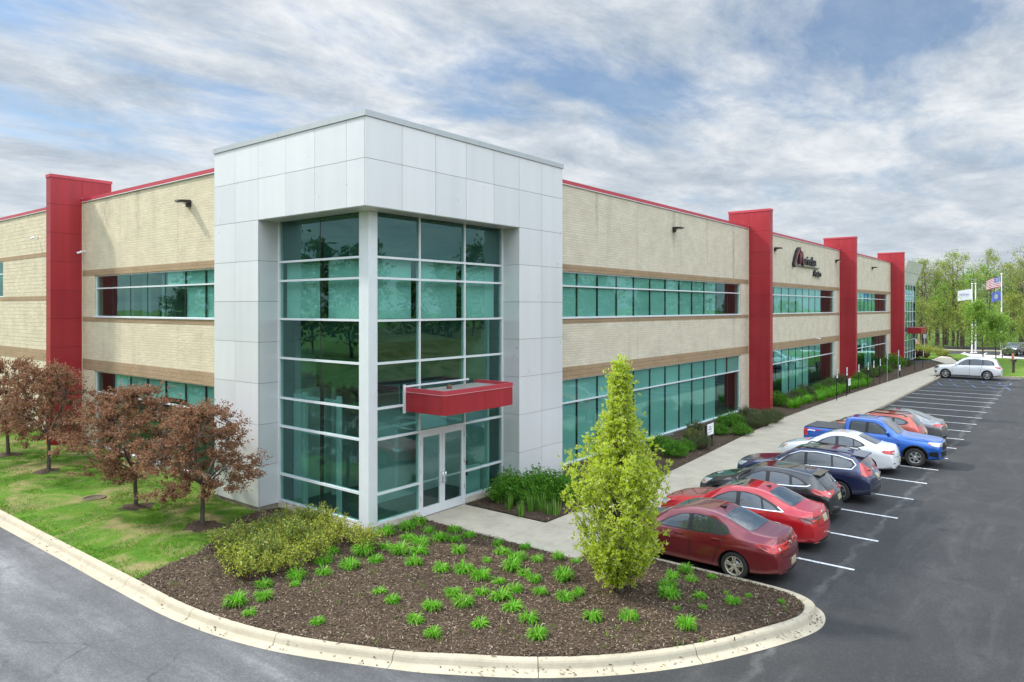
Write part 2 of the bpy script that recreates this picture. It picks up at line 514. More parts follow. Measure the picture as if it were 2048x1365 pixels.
mb = MB(); mb.box(0.70, 2.70, 0.70, 1.1, -0.3, 0.19); mb.build('stone_curb', M['stone'], bld)
mb = MB()
mb.box(4.74, 6.70, 0.70, 1.1, -0.3, 0.19)
mb.build('stone_curb', M['stone'], bld)
mb = MB(); mb.box(0.70, 1.1, 1.1, 5.10, -0.3, 0.19)
for y in (2.0, 3.3, 4.4): mb.box(0.697, 0.7, y, y + 0.012, -0.3, 0.19, 1)
mb.build('stone_curb', [M['stone'], M['found']], bld)
mb = MB()
mb.bbox(0.705, 0.985, 0.705, 1.085, -0.1, 9.117, 0.012)
mb.build('corner_column', M['alu'], bld)


# --- tower curtain walls
def curtain(axis, u0, u1, mulls, hb, door=None):
    fr = MB()
    w, d0, d1 = 0.055, -0.05, 0.09
    for u in [u0 + w / 2, u1 - w / 2]: ax(fr, axis, u - w / 2, u + w / 2, d0, d1, 0.19, 9.117, 0, GL)
    for u in mulls:
        ax(fr, axis, u - w / 2, u + w / 2, d0, d1, 0.192 if door is None or not door[0] - 0.1 < u < door[1] + 0.1 else 0.0, 9.117, 0, GL)
    cuts = [u0] + mulls + [u1]
    for z in hb:
        h = 0.065
        for a, b in zip(cuts[:-1], cuts[1:]):
            if door and a >= door[0] - 0.05 and b <= door[1] + 0.05 and z < door[2] - 0.05: continue
            ax(fr, axis, a + w / 2, b - w / 2, d0 + 0.004, d1 - 0.004, z - h / 2, z + h / 2, 0, GL)
    f = fr.build('curtain_wall', M['alu'], bld)
    gs = MB()
    for a, b in zip(cuts[:-1], cuts[1:]):
        zz = [0.19] + hb + [9.117]
        for z0, z1 in zip(zz[:-1], zz[1:]):
            if door and a >= door[0] - 0.05 and b <= door[1] + 0.05 and z0 < door[2] - 0.05: continue
            y = GL + 0.012
            if axis == 'x': gs.quad((a, y, z0), (b, y, z0), (b, y, z1), (a, y, z1))
            else: gs.quad((y, b, z0), (y, a, z0), (y, a, z1), (y, b, z1))
    gs.build('glass', M['glass'], f)
    return f


cwr = curtain('x', 0.985, 6.70, [2.72, 4.75], [0.23, 1.06, 2.62, 3.50, 4.79, 6.02, 7.24, 7.84], (2.72, 4.75, 2.62))
cwl = curtain('y', 1.085, 5.10, [], [0.25, 1.09, 2.62, 3.52, 4.79, 6.03, 7.24, 7.84])
mb = MB()    # butt joint with a dark fin behind
mb.box(0.775, 0.79, 3.005, 3.025, 0.25, 9.1); mb.box(0.80, 0.90, 2.99, 3.04, 0.25, 9.1)
mb.build('glass_joint', M['alu_dark'], cwl)
mb = MB()    # roller blinds on the upper floor
for a, b in ((1.05, 2.58), (2.86, 4.6), (4.9, 6.5)):
    mb.box(a, b, 0.97, 0.985, 6.06, 7.82)
mb.build('blind', M['blind'], cwr)
mb = MB()
for a, b in ((1.2, 2.86), (3.12, 5.0)): mb.box(0.97, 0.985, a, b, 6.06, 7.82)
mb.build('blind', M['blind'], cwl)
# --- entrance doors
for k, (a, b) in enumerate(((2.752, 3.705), (3.713, 4.718))):
    mb = MB()
    y0, y1 = GL - 0.03, GL + 0.03
    mb.box(a, a + 0.115, y0, y1, 0.01, 2.58); mb.box(b - 0.115, b, y0, y1, 0.01, 2.58)
    mb.box(a + 0.115, b - 0.115, y0, y1, 2.43, 2.58); mb.box(a + 0.115, b - 0.115, y0, y1, 0.01, 0.28)
    d = mb.build('door', M['alu'], bld)
    g = MB(); g.quad((a + 0.11, GL, 0.27), (b - 0.11, GL, 0.27), (b - 0.11, GL, 2.44), (a + 0.11, GL, 2.44)); g.build('glass', M['glass_clear'], d)
    x = b - 0.06 if k == 0 else a + 0.06
    h = MB(); h.tube([(x, y0, 0.92), (x, y0 - 0.09, 0.92), (x, y0 - 0.09, 1.24), (x, y0, 1.24)], 0.015, 8)
    h.build('handle', M['chrome'], d)
    p = MB(); p.box(a + 0.115, b - 0.115, y1, y1 + 0.03, 1.02, 1.07); p.build('push_bar', M['alu'], d)
    e = MB()
    xe = a - 0.004 if k == 0 else b + 0.004
    for z in (0.5, 1.35, 2.2): e.tube([(xe, y0 - 0.012, z), (xe, y0 - 0.012, z + 0.16)], 0.014, 8)
    e.split('hinge', M['steel'], d)
mb = MB(); mb.bbox(4.775, 4.83, GL - 0.09, GL - 0.05, 1.28, 1.42, 0.006); mb.build('card_reader', M['black'], bld)
mb = MB(); mb.bbox(4.775, 4.84, GL - 0.085, GL - 0.05, 0.92, 1.03, 0.006); mb.build('door_push_plate', M['black'], bld)
# --- red canopy over the door
mb = MB()
cx0, cx1, cy0, cy1, cz0, cz1 = 2.11, 5.29, -0.90, 0.715, 3.32, 4.02
r = 0.14
path = [(cx0, cy1)] + [(cx0 + r - r * math.cos(t), cy0 + r - r * math.sin(t)) for t in [R(a) for a in (0, 18, 36, 54, 72, 90)]] + \
       [(cx1 - r + r * math.sin(t), cy0 + r - r * math.cos(t)) for t in [R(a) for a in (0, 18, 36, 54, 72, 90)]] + [(cx1, cy1)]


def off(pts, d):
    out = []
    for i, p in enumerate(pts):
        a = Vector(pts[max(i - 1, 0)]); b = Vector(pts[min(i + 1, len(pts) - 1)])
        t = (b - a).normalized(); n = Vector((t.y, -t.x))
        out.append((p[0] + n.x * d, p[1] + n.y * d))
    return out


def ribbon(mb, pts, th, z0, z1, mi):
    q = off(pts, -th)
    n = len(pts)
    v = [(x, y, z0) for x, y in pts] + [(x, y, z1) for x, y in pts] + [(x, y, z1) for x, y in q] + [(x, y, z0) for x, y in q]
    f = []
    for i in range(n - 1):
        for k in range(4):
            a, b = k * n, ((k + 1) % 4) * n
            f.append((a + i, a + i + 1, b + i + 1, b + i))
    mb.add(v, f, mi, False)


ribbon(mb, path, 0.06, cz0, cz1 - 0.13, 0)
ribbon(mb, off(path, 0.012), 0.085, cz1 - 0.127, cz1, 1)
ribbon(mb, off(path, 0.016), 0.01, cz1 - 0.135, cz1 - 0.120, 2)
mb.box(cx0 + 0.06, cx1 - 0.06, cy0 + 0.06, cy1, cz0 + 0.01, cz0 + 0.04, 0)
mb.box(3.86, 3.872, cy0 - 0.002, cy0 + 0.01, cz0, cz1 - 0.13, 3)
can = mb.build('canopy', [M['red_panel'], M['coping_red'], pbr('canopy_trim', (0.62, 0.30, 0.30), 0.4), M['red_joint']], bld)
mb = MB(); mb.box(cx0 + 0.07, cx1 - 0.07, cy0 + 0.07, cy1 - 0.02, cz1 - 0.16, cz1 - 0.10); mb.build('canopy_roof', pbr('canopy_roof', (0.22, 0.22, 0.195), 0.85, var=0.25, vscale=2.0), can)
mb = MB()
mb.box(cx0 - 0.10, cx0 - 0.02, GL - 0.10, GL - 0.052, cz0 - 0.05, cz1 + 0.09)
mb.box(cx0 - 0.02, cx1 - 0.4, GL - 0.10, GL - 0.052, cz1 + 0.01, cz1 + 0.06)
mb.build('canopy_flashing', M['alu'], can)
mb = MB(); mb.lathe([(0, 0.12), (0.07, 0.12), (0.085, 0.06), (0.085, 0.0)], 'z', (3.35, 0.1, cz1 - 0.10), 14); mb.build('roof_vent', pbr('vent_brown', (0.12, 0.05, 0.03), 0.7), can)


# --- masonry bays
BR, BD = {'x': 'brick_x', 'y': 'brick_y'}, {'x': 'band_x', 'y': 'band_y'}


def bay(axis, u0, u1, w0, w1, mulls, blinds_up, blinds_lo, pitch_edge=True):
    T = 0.36
    mb = MB()
    ax(mb, axis, u0, u1, 0, T, 8.15, 11.38, 0, WALL)
    ax(mb, axis, u0, u1, 0, T, 3.97, 5.75, 0, WALL)
    for a, b in ((u0, w0), (w1, u1)):
        if b - a < 0.02: continue
        ax(mb, axis, a, b, 0, T, 5.96, 7.88, 0, WALL)
        ax(mb, axis, a, b, 0, T, 0.0, 3.48, 0, WALL)
    ax(mb, axis, u0, u1, -0.01, T, 7.88, 8.15, 1, WALL)
    ax(mb, axis, u0, u1, -0.01, T, 5.75, 5.96, 1, WALL)
    ax(mb, axis, u0, u1, -0.01, T, 3.48, 3.97, 1, WALL)
    ax(mb, axis, u0, u1, 0.0, T, -0.35, 0.0, 2, WALL)
    # control joints
    for k in (0.36, 0.72):
        u = u0 + (u1 - u0) * k
        ax(mb, axis, u, u + 0.012, -0.003, 0.01, 8.15, 11.38, 3, WALL)
        ax(mb, axis, u, u + 0.012, -0.003, 0.01, 3.97, 5.75, 3, WALL)
    mb.build('wall', [M[BR[axis]], M[BD[axis]], M['found'], M['found']], bld)
    cp = MB()
    ax(cp, axis, u0, u1, -0.05, 0.42, 11.40, 11.56, 0, WALL)
    ax(cp, axis, u0, u1, -0.055, -0.02, 11.375, 11.402, 1, WALL)
    cp.build('coping', [M['coping_red'], M['alu']], bld)
    for z0, z1, zm, bl, hang in ((5.96, 7.88, 7.28, blinds_up, 0), (0.0, 3.48, 2.50, blinds_lo, 1)):
        fr = MB(); w = 0.055
        ax(fr, axis, w0, w0 + w, 0.06, 0.16, z0, z1, 0, WALL); ax(fr, axis, w1 - w, w1, 0.06, 0.16, z0, z1, 0, WALL)
        ax(fr, axis, w0 + w, w1 - w, 0.06, 0.16, z1 - w, z1, 0, WALL); ax(fr, axis, w0 + w, w1 - w, 0.06, 0.16, z0, z0 + w, 0, WALL)
        ax(fr, axis, w0 + w, w1 - w, 0.055, 0.16, zm - 0.03, zm + 0.03, 0, WALL)
        f = fr.build('window', M['alu'], bld)
        sl = MB(); ax(sl, axis, w0 - 0.04, w1 + 0.04, -0.045, 0.06, z0 - (0.02 if z0 > 1 else 0.16), z0 + 0.04, 0, WALL)
        sl.build('sill', M['alu'], f)
        gs = MB(); y = WALL + 0.11
        cuts = [w0 + w] + mulls + [w1 - w]
        for a, b in zip(cuts[:-1], cuts[1:]):
            for q0, q1 in ((z0 + w, zm - 0.03), (zm + 0.03, z1 - w)):
                if axis == 'x': gs.quad((a, y, q0), (b, y, q0), (b, y, q1), (a, y, q1))
                else: gs.quad((y, b, q0), (y, a, q0), (y, a, q1), (y, b, q1))
        gs.build('glass', M['glass'], f)
        for u in mulls:
            ml = MB()
            ax(ml, axis, u - 0.012, u + 0.012, 0.100, 0.108, z0 + w, z1 - w, 0, WALL)
            ax(ml, axis, u - 0.032, u + 0.032, 0.118, 0.155, z0 + w, z1 - w, 0, WALL)
            ml.build('mullion', M['alu_dark'], f)
        bm_ = MB()
        for i, (a, b) in enumerate(zip(cuts[:-1], cuts[1:])):
            q = bl[i % len(bl)] if i < len(bl) else 0
            if q <= 0: continue
            ax(bm_, axis, a + 0.045, b - 0.045, 0.165, 0.175, z1 - 0.05 - (z1 - z0 - 0.1) * q, z1 - 0.05, 0, WALL)
        if bm_.f: bm_.build('blind', M['blind'], f)


ml1 = [12.54, 14.16, 15.81, 17.41, 19.05, 20.71, 22.33, 23.92, 25.53, 27.21, 28.88]
bay('x', 9.312, 32.10, 10.93, 30.75, ml1, [1] * 10 + [0, 0], [1] * 10 + [0.30, 0.30])
ml2 = [33.95 + 1.66 * (i + 1) for i in range(10)]
bay('x', 32.65, 54.18, 33.95, 52.56, ml2, [1, 1, 1, 1, .97, 1, 1, 1, 1, 0, 0], [.2, .25, .25, 1, 1, 1, 1, .3, .3, 0, 0])
ml3 = [55.9 + 1.66 * (i + 1) for i in range(10)]
bay('x', 54.73, 76.14, 55.9, 74.49, ml3, [1, 1, 1, 1, 1, 1, 1, 1, 0, 0, 0], [.2, 1, 1, .2, .3, 1, 1, 0, 0, 0, 0])
mly = [11.0, 12.54, 14.15, 15.74, 17.33, 19.03]
bay('y', 7.722, 22.12, 9.0, 20.75, mly, [1, 1, 0.3, 0, 0, 0, 0], [.3, .25, .2, .25, .25, .2, 0])

# far left wing: rougher, larger blocks
mb = MB()
for z0, z1, mi in ((9.25, 11.38, 0), (9.04, 9.25, 1), (6.99, 9.04, 0), (6.77, 6.99, 1), (4.2, 6.77, 0), (3.65, 4.2, 1), (0.0, 3.65, 0), (-0.35, 0, 2)):
    if z0 == 6.99:
        ax(mb, 'y', 22.68, 33.3, 0, 0.36, z0, z1, 0, WALL); ax(mb, 'y', 42.0, 60, 0, 0.36, z0, z1, 0, WALL)
    else:
        ax(mb, 'y', 22.68, 60, -0.01 if mi == 1 else 0, 0.36, z0, z1, mi, WALL)
mb.build('wall', [M['brick_far'], M['band_y'], M['found']], bld)
mb = MB(); ax(mb, 'y', 22.68, 60, -0.05, 0.42, 11.40, 11.56, 0, WALL); ax(mb, 'y', 22.68, 60, -0.055, -0.02, 11.375, 11.402, 1, WALL)
mb.build('coping', [M['coping_red'], M['alu']], bld)
mb = MB()
for a in (33.3, 36.2, 39.1, 41.94): ax(mb, 'y', a, a + 0.06, 0.06, 0.16, 6.99, 9.04, 0, WALL)
for z in (7.0, 8.3, 8.98): ax(mb, 'y', 33.36, 41.94, 0.06, 0.15, z, z + 0.06, 0, WALL)
f = mb.build('window', M['alu'], bld)
mb = MB(); y = WALL + 0.11; mb.quad((y, 42, 7), (y, 33.3, 7), (y, 33.3, 9), (y, 42, 9)); mb.build('glass', M['glass'], f)


# --- red pylons standing across the walls
def pylon(axis, u0, u1):
    zs = [-0.10] + [11.20 - 1.33 * k for k in range(8, -1, -1)] + [12.43]
    mb = MB(); g = 0.012; t = 0.03
    ends = [0.0, 1.33, 2.65]
    for z0, z1 in zip(zs[:-1], zs[1:]):
        ax(mb, axis, u0 + t + 0.003, u1 - t - 0.003, 0, t, z0 + g / 2, z1 - g / 2)            # nose
        for a, b in zip(ends[:-1], ends[1:]):
            if a > 1.0 and z1 < 11: continue
            for ua, ub in ((u0, u0 + t), (u1 - t, u1)):
                ax(mb, axis, ua, ub, a + g / 2 * (a > 0), b - g / 2, z0 + g / 2, z1 - g / 2)
    ax(mb, axis, u0 + 0.015, u1 - 0.015, 0.015, 1.36, -0.05, 12.42, 1)
    ax(mb, axis, u0 + 0.015, u1 - 0.015, 1.36, 2.64, 11.0, 12.42, 1)
    ax(mb, axis, u0 + 0.03, u1 - 0.03, 0.03, 1.35, -0.4, -0.05, 2)
    p = mb.build('pylon', [M['red_panel'], M['red_joint'], M['found']], bld)
    cp = MB(); ax(cp, axis, u0 - 0.025, u1 + 0.025, -0.025, 2.68, 12.43, 12.57); cp.build('pylon_coping', M['coping_red'], p)
    tr = MB(); ax(tr, axis, u0 - 0.03, u0 - 0.001, WALL - 0.03, WALL - 0.002, 0.0, 11.6); tr.build('edge_trim', pbr('pale_trim', (0.62, 0.50, 0.36), 0.6), p)


pylon('x', 32.12, 32.63); pylon('x', 54.20, 54.71); pylon('x', 76.16, 76.67); pylon('y', 22.14, 22.66)

# --- second entrance at the far end, its white fascia leaning out
mb = MB()
prof = [(1.6, 11.76), (-0.17, 11.76), (0.71, 9.20), (1.6, 9.20)]
n = 4
v = [(77.9, y, z) for y, z in prof] + [(88.1, y, z) for y, z in prof]
mb.add(v, [(3, 2, 1, 0), (4, 5, 6, 7)] + [(i, (i + 1) % 4, (i + 1) % 4 + 4, i + 4) for i in range(4)])
for x in (79.4, 80.8, 82.2, 83.6, 85.0, 86.4): mb.add([(x, 0.705, 9.20), (x + .02, 0.705, 9.20), (x + .02, -.176, 11.76), (x, -.176, 11.76)], [(0, 1, 2, 3)], 1)
mb.add([(77.9, .268, 10.47), (88.1, .268, 10.47), (88.1, .260, 10.495), (77.9, .260, 10.495)], [(0, 1, 2, 3)], 1)
mb.build('far_fascia', [M['white_panel'], M['joint']], bld, fixn=False)
mb = MB()
for x in (77.95, 79.5, 81.2, 82.9, 84.6, 86.3, 88.0): mb.box(x, x + 0.07, GL - .05, GL + .09, 0.0, 9.19)
for z in (0.1, 1.1, 2.5, 3.4, 4.7, 5.9, 7.1, 7.8, 9.1): mb.box(77.96, 88.0, GL - .045, GL + .08, z, z + 0.06)
mb.box(88.0, 88.09, GL - .06, 1.6, 0, 9.19)
f = mb.build('far_curtain_wall', M['alu'], bld)
mb = MB(); mb.quad((77.9, GL, 0), (88.05, GL, 0), (88.05, GL, 9.18), (77.9, GL, 9.18)); mb.build('glass', M['glass'], f)
mb = MB()
for a, b in ((78.1, 79.4), (79.7, 81.1), (81.4, 82.8), (83.1, 84.5), (84.8, 86.2)): mb.box(a, b, 0.98, 1.0, 6.0, 7.75)
mb.build('blind', M['blind'], f)
mb = MB(); mb.bbox(82.77, 86.0, -0.73, 0.72, 3.33, 4.03, 0.02); mb.build('far_canopy', M['red_panel'], bld)
mb = MB(); mb.box(76.67, 77.6, WALL, 1.7, -0.3, 11.4); mb.box(88.3, 88.66, 1.7, 59.6, -0.3, 11.4); mb.box(1.72, 88.3, 59.64, 60.0, -0.3, 11.4)
mb.build('wall', M['brick_x'], bld)
mb = MB(); mb.box(9.25, 88.3, 1.71, 59.6, 10.95, 11.02); mb.box(1.71, 9.25, 7.66, 59.6, 10.95, 11.02); mb.box(0.76, 9.24, 0.76, 7.65, 11.1, 11.15); mb.build('roof', M['roof'], bld)

# --- what shows behind the glass
mb = MB()   # 0 floor, 1 ceiling, 2 wall, 3 maroon, 4 dark
mb.box(0.9, 88, 0.9, 9.5, -0.05, 0.02, 0)
mb.box(0.9, 9.5, 9.5, 59, -0.05, 0.02, 0)
mb.box(9.35, 76, 1.75, 9.5, 3.62, 5.55, 1); mb.box(1.75, 9.3, 7.75, 59, 3.62, 5.55, 1)
mb.box(9.35, 76, 1.72, 9.5, 8.1, 8.2, 1); mb.box(1.72, 9.3, 7.75, 59, 8.1, 8.2, 1)
mb.box(9.6, 76, 6.5, 6.6, 0, 8.1, 2); mb.box(6.5, 6.6, 7.8, 59, 0, 8.1, 2)
mb.box(9.32, 9.42, 1.75, 9.5, 0, 8.1, 2)
for x in (20.7, 32.3, 43.6, 54.4, 65.3): mb.box(x, x + 0.2, 1.8, 6.5, 0, 8.1, 2)
for y in (15.0, 22.2, 33.0): mb.box(1.8, 6.5, y, y + 0.2, 0, 8.1, 2)
for x in (29.3, 50.2, 52.0, 71.0, 73.0): mb.box(x, x + 1.1, 2.7, 3.0, 0.02, 3.6, 3); mb.box(x, x + 0.8, 2.9, 3.1, 5.56, 8.1, 2)
for y in (19.6, 17.9): mb.box(2.6, 2.9, y, y + 0.9, 5.56, 8.1, 2)
# tower lobby
mb.box(6.2, 6.3, 1.0, 7.6, 0.02, 3.7, 5); mb.box(1.0, 6.2, 5.3, 5.4, 0.02, 3.7, 5); mb.box(6.2, 6.3, 1.0, 7.6, 3.7, 9.1, 2); mb.box(1.0, 6.2, 5.3, 5.4, 3.7, 9.1, 2)
mb.box(3.2, 6.2, 3.6, 3.7, 0.02, 3.7, 5)
mb.box(1.35, 6.2, 1.35, 5.3, 8.35, 8.45, 4); mb.box(0.86, 0.9, 1.1, 5.1, 7.86, 9.1, 4); mb.box(1.0, 6.6, 0.86, 0.9, 7.86, 9.1, 4)
mb.box(2.3, 6.2, 2.3, 5.3, 3.75, 4.75, 4)
mb.box(1.30, 6.2, 1.30, 5.3, 5.35, 6.02, 4)
mb.build('interior', [M['inside_floor'], M['ceiling'], M['inside_wall'], M['inside_brown'], M['spandrel'], M['lobby_wall']], bld)
mb = MB()   # inner vestibule frames
for x, y in ((1.15, 2.6), (1.15, 4.3), (2.72, 2.9), (4.75, 2.9), (2.72, 4.9)):
    mb.box(x, x + 0.12, y, y + 0.12, 0.02, 3.7)
for z in (2.4, 3.5): mb.box(2.84, 4.75, 2.93, 2.99, z, z + 0.08); mb.box(1.17, 1.23, 2.72, 4.3, z, z + 0.08)
mb.box(2.84, 4.75, 2.93, 2.99, 0.02, 0.25); mb.box(3.75, 3.85, 2.93, 2.99, 0.25, 2.4)
mb.box(4.87, 6.2, 2.93, 2.99, 0.02, 3.7)
mb.box(5.2, 6.1, 1.25, 1.4, 0.02, 1.0)
mb.box(1.3, 1.36, 4.42, 5.25, 0.02, 3.6)
mb.build('vestibule_frame', M['alu'], bld)


# --- things fixed to the walls
def wall_lamp(axis, u, z, label):
    t = thing('wall_lamp', label, 'wall lamp', (u, WALL, z) if axis == 'x' else (WALL, u, z), 0 if axis == 'x' else R(-90), 'wall lamps under the parapet')
    mb = MB(); mb.bbox(-0.13, 0.13, -0.10, -0.002, -0.14, 0.12, 0.015); mb.build('mount', M['bronze'], t)
    mb = MB()
    v = [(-0.19, -0.08, -0.02), (0.19, -0.08, -0.02), (0.19, -0.08, 0.12), (-0.19, -0.08, 0.12), (-0.16, -0.52, 0.03), (0.16, -0.52, 0.03), (0.16, -0.50, 0.09), (-0.16, -0.50, 0.09)]
    mb.add(v, [(0, 1, 2, 3), (4, 7, 6, 5), (0, 4, 5, 1), (1, 5, 6, 2), (2, 6, 7, 3), (3, 7, 4, 0)])
    mb.build('lamp_head', M['bronze'], t)
    mb = MB(); mb.box(-0.13, 0.13, -0.45, -0.14, -0.012, 0.005); mb.build('lens', M['white'], t)


for a, u, l in (('y', 11.99, 'dark bronze wall lamp on the left facade above the ribbon window'),
                ('x', 21.4, 'dark wall lamp with rain streak between white tower and first red pylon'),
                ('x', 37.1, 'dark wall lamp just past the first red pylon, left of the dark sign letters'),
                ('x', 53.0, 'dark wall lamp right of the dark sign letters, beside the second pylon'),
                ('x', 67.0, 'dark wall lamp on the last tan bay before the far white entrance')):
    wall_lamp(a, u, 10.42, l)


def camera_unit(axis, u, z, label, side=1):
    t = thing('security_camera', label, 'security camera', (u, WALL, z) if axis == 'x' else (WALL, u, z), 0 if axis == 'x' else R(-90), 'security cameras')
    mb = MB(); mb.bbox(-0.06, 0.06, -0.06, -0.002, -0.06, 0.06, 0.01); mb.tube([(0, -0.05, 0), (0, -0.22, 0.02)], 0.022, 8); mb.build('bracket', M['white'], t)
    mb = MB(); mb.tube([(0.0, -0.20, -0.03), (0.16 * side, -0.42, -0.13)], 0.07, 12); mb.build('housing', M['white'], t)
    t.scale = (.7, .7, .7)


camera_unit('y', 21.85, 9.05, 'white bullet camera at the edge of the left red pylon', -1)
camera_unit('x', 47.1, 3.98, 'white bullet camera over the lower window of the sign bay', 1)
camera_unit('y', 27.9, 10.1, 'small white camera high on the far left wing', -1)


def text_mesh(name, body, size, ext, mat, parent, loc, rot, xs=1.0, bevel=0.0, shear=0.0):
    cu = bpy.data.curves.new(name, 'FONT')
    cu.body = body; cu.size = size; cu.extrude = ext; cu.resolution_u = 3; cu.bevel_depth = bevel; cu.shear = shear
    o = bpy.data.objects.new(name + '_tmp', cu); COL.objects.link(o)
    bpy.context.view_layer.update()
    me = bpy.data.meshes.new_from_object(o.evaluated_get(bpy.context.evaluated_depsgraph_get()))
    bpy.data.objects.remove(o); bpy.data.curves.remove(cu)
    me.materials.clear(); me.materials.append(mat); me.name = name
    xsv = [q.co.x for q in me.vertices]
    w = max(xsv) - min(xsv); k = xs / w if xs else 1.0
    x0 = min(xsv)
    for q in me.vertices: q.co.x = (q.co.x - x0) * k
    o = link(name, me, parent, loc); o.rotation_euler = rot
    return o


sg = thing('wall_sign', 'raised dark letters reading Marimba Auto with a red edged capital on the tan wall', 'sign', (41.0, WALL, 9.0))
ink = pbr('sign_black', (0.01, 0.01, 0.012), 0.35)
inkr = pbr('sign_red', (0.55, 0.06, 0.07), 0.4)


def stroke(mb, pts, w, d0, d1, mi):
    for (xa, za), (xb, zb) in zip(pts[:-1], pts[1:]):
        dx, dz = xb - xa, zb - za
        l = math.hypot(dx, dz); nx, nz = -dz / l * w / 2, dx / l * w / 2
        v = [(xa + nx, d0, za + nz), (xa - nx, d0, za - nz), (xb - nx, d0, zb - nz), (xb + nx, d0, zb + nz)]
        v += [(x, d1, z) for x, _, z in v]
        mb.add(v, [(0, 1, 2, 3), (7, 6, 5, 4), (0, 4, 5, 1), (1, 5, 6, 2), (2, 6, 7, 3), (3, 7, 4, 0)], mi)


mb = MB()
mA = [(0.02, 0.45), (0.35, 1.0), (0.72, 1.45), (1.12, 1.70), (1.42, 1.72)]
mBk = [(1.36, 1.70), (1.30, 1.2), (1.28, 0.62)]
mC = [(1.30, 0.70), (1.5, 1.2), (1.75, 1.48), (1.95, 1.50)]
mD = [(1.92, 1.50), (1.98, 1.0), (2.18, 0.55)]
for s, w in ((mA, 0.36), (mBk, 0.30), (mC, 0.26), (mD, 0.28)):
    stroke(mb, s, w, -0.20, -0.003, 0)
    stroke(mb, [(x + 0.10, z) for x, z in s], w * 0.15, -0.215, -0.201, 1)
mb.build('letter', [ink, inkr], sg)
text_mesh('lettering', 'arimba', 0.95, 0.05, ink, sg, (2.2, -0.11, 0.68), (R(90), 0, 0), 3.45, 0.012)
text_mesh('lettering', 'Auto', 0.72, 0.05, ink, sg, (5.0, -0.11, -0.12), (R(90), 0, 0), 2.05, 0.012)
mb = MB(); mb.box(0.1, 6.6, -0.12, -0.003, 0.50, 0.58); mb.build('underline', pbr('sign_grey', (0.14, 0.16, 0.15), 0.4), sg)
# ---------------------------------------------------------------- ground, roads, kerbs, beds
def inpoly(x, y, poly):
    c = False; j = len(poly) - 1
    for i in range(len(poly)):
        xi, yi = poly[i]; xj, yj = poly[j]
        if (yi > y) != (yj > y) and x < (xj - xi) * (y - yi) / (yj - yi) + xi: c = not c
        j = i
    return c


def inpoly_np(P, poly):
    x, y = P[:, 0], P[:, 1]; c = np.zeros(len(P), bool); j = len(poly) - 1
    for i in range(len(poly)):
        xi, yi = poly[i]; xj, yj = poly[j]
        m = ((yi > y) != (yj > y)) & (x < (xj - xi) * (y - yi) / ((yj - yi) + 1e-12) + xi)
        c ^= m; j = i
    return c


def scatter(poly, n):
    a = np.array(poly); lo, hi = a.min(0), a.max(0); out = np.zeros((0, 2))
    while len(out) < n:
        q = rng.uniform(lo, hi, (n * 2, 2)); out = np.vstack([out, q[inpoly_np(q, poly)]])
    return out[:n]


def smooth_line(pts, k=6):
    P = [Vector(p) for p in pts]; out = []
    for i in range(len(P) - 1):
        p0, p1, p2, p3 = P[max(i - 1, 0)], P[i], P[i + 1], P[min(i + 2, len(P) - 1)]
        for s in range(k):
            t = s / k
            out.append(0.5 * ((2 * p1) + (p2 - p0) * t + (2 * p0 - 5 * p1 + 4 * p2 - p3) * t * t + (3 * p1 - p0 - 3 * p2 + p3) * t ** 3))
    out.append(P[-1])
    return [tuple(p) for p in out]


# asphalt: pale worn road on the left, dark sealed lot on the right
m, nt, p = newmat('asphalt')
co = objco(nt)
sp = N(nt, 'ShaderNodeSeparateXYZ'); nt.links.new(co, sp.inputs[0])
X, Y = sp.outputs[0], sp.outputs[1]
nb = noise(nt, co, 0.55, 5, 0.6, 0.6)
nm = noise(nt, co, 2.3, 6, 0.65)
nf = noise(nt, co, 34, 4, 0.75)
nl = noise(nt, mapping(nt, co, (0.95, 0.16, 1), (0, 0, R(4))), 1.0, 8, 0.68, 0.25)
xr = mathn(nt, 'MULTIPLY_ADD', nb, 2.2, mathn(nt, 'MULTIPLY_ADD', Y, 0.10, X))
mr = N(nt, 'ShaderNodeMapRange', interpolation_type='SMOOTHSTEP')
mr.inputs[1].default_value = -4.6; mr.inputs[2].default_value = -2.0; mr.inputs[3].default_value = 1.0; mr.inputs[4].default_value = 0.0
nt.links.new(xr, mr.inputs[0])
road = ramp(nt, nl, [(0.30, (0.062, 0.064, 0.067)), (0.46, (0.083, 0.085, 0.089)), (0.56, (0.112, 0.114, 0.118)), (0.70, (0.17, 0.173, 0.176))])
road = mixc(nt, 0.5, road, ramp(nt, nm, [(0.3, (0.78,) * 3), (0.7, (1.15,) * 3)]), 'MULTIPLY')
lot = ramp(nt, nb, [(0.3, (0.0215, 0.0215, 0.0215)), (0.55, (0.0290, 0.0290, 0.0288)), (0.75, (0.041, 0.041, 0.0405))])
lot = mixc(nt, 0.35, lot, ramp(nt, nm, [(0.3, (0.7,) * 3), (0.75, (1.35,) * 3)]), 'MULTIPLY')
sc = noise(nt, mapping(nt, co, (0.22, 1.1, 1), (0, 0, R(-8))), 1.0, 9, 0.72, 0.8)
lot = mixc(nt, ramp(nt, sc, [(0.50, (0,) * 3), (0.74, (0.30,) * 3)]), lot, (0.10, 0.10, 0.098))
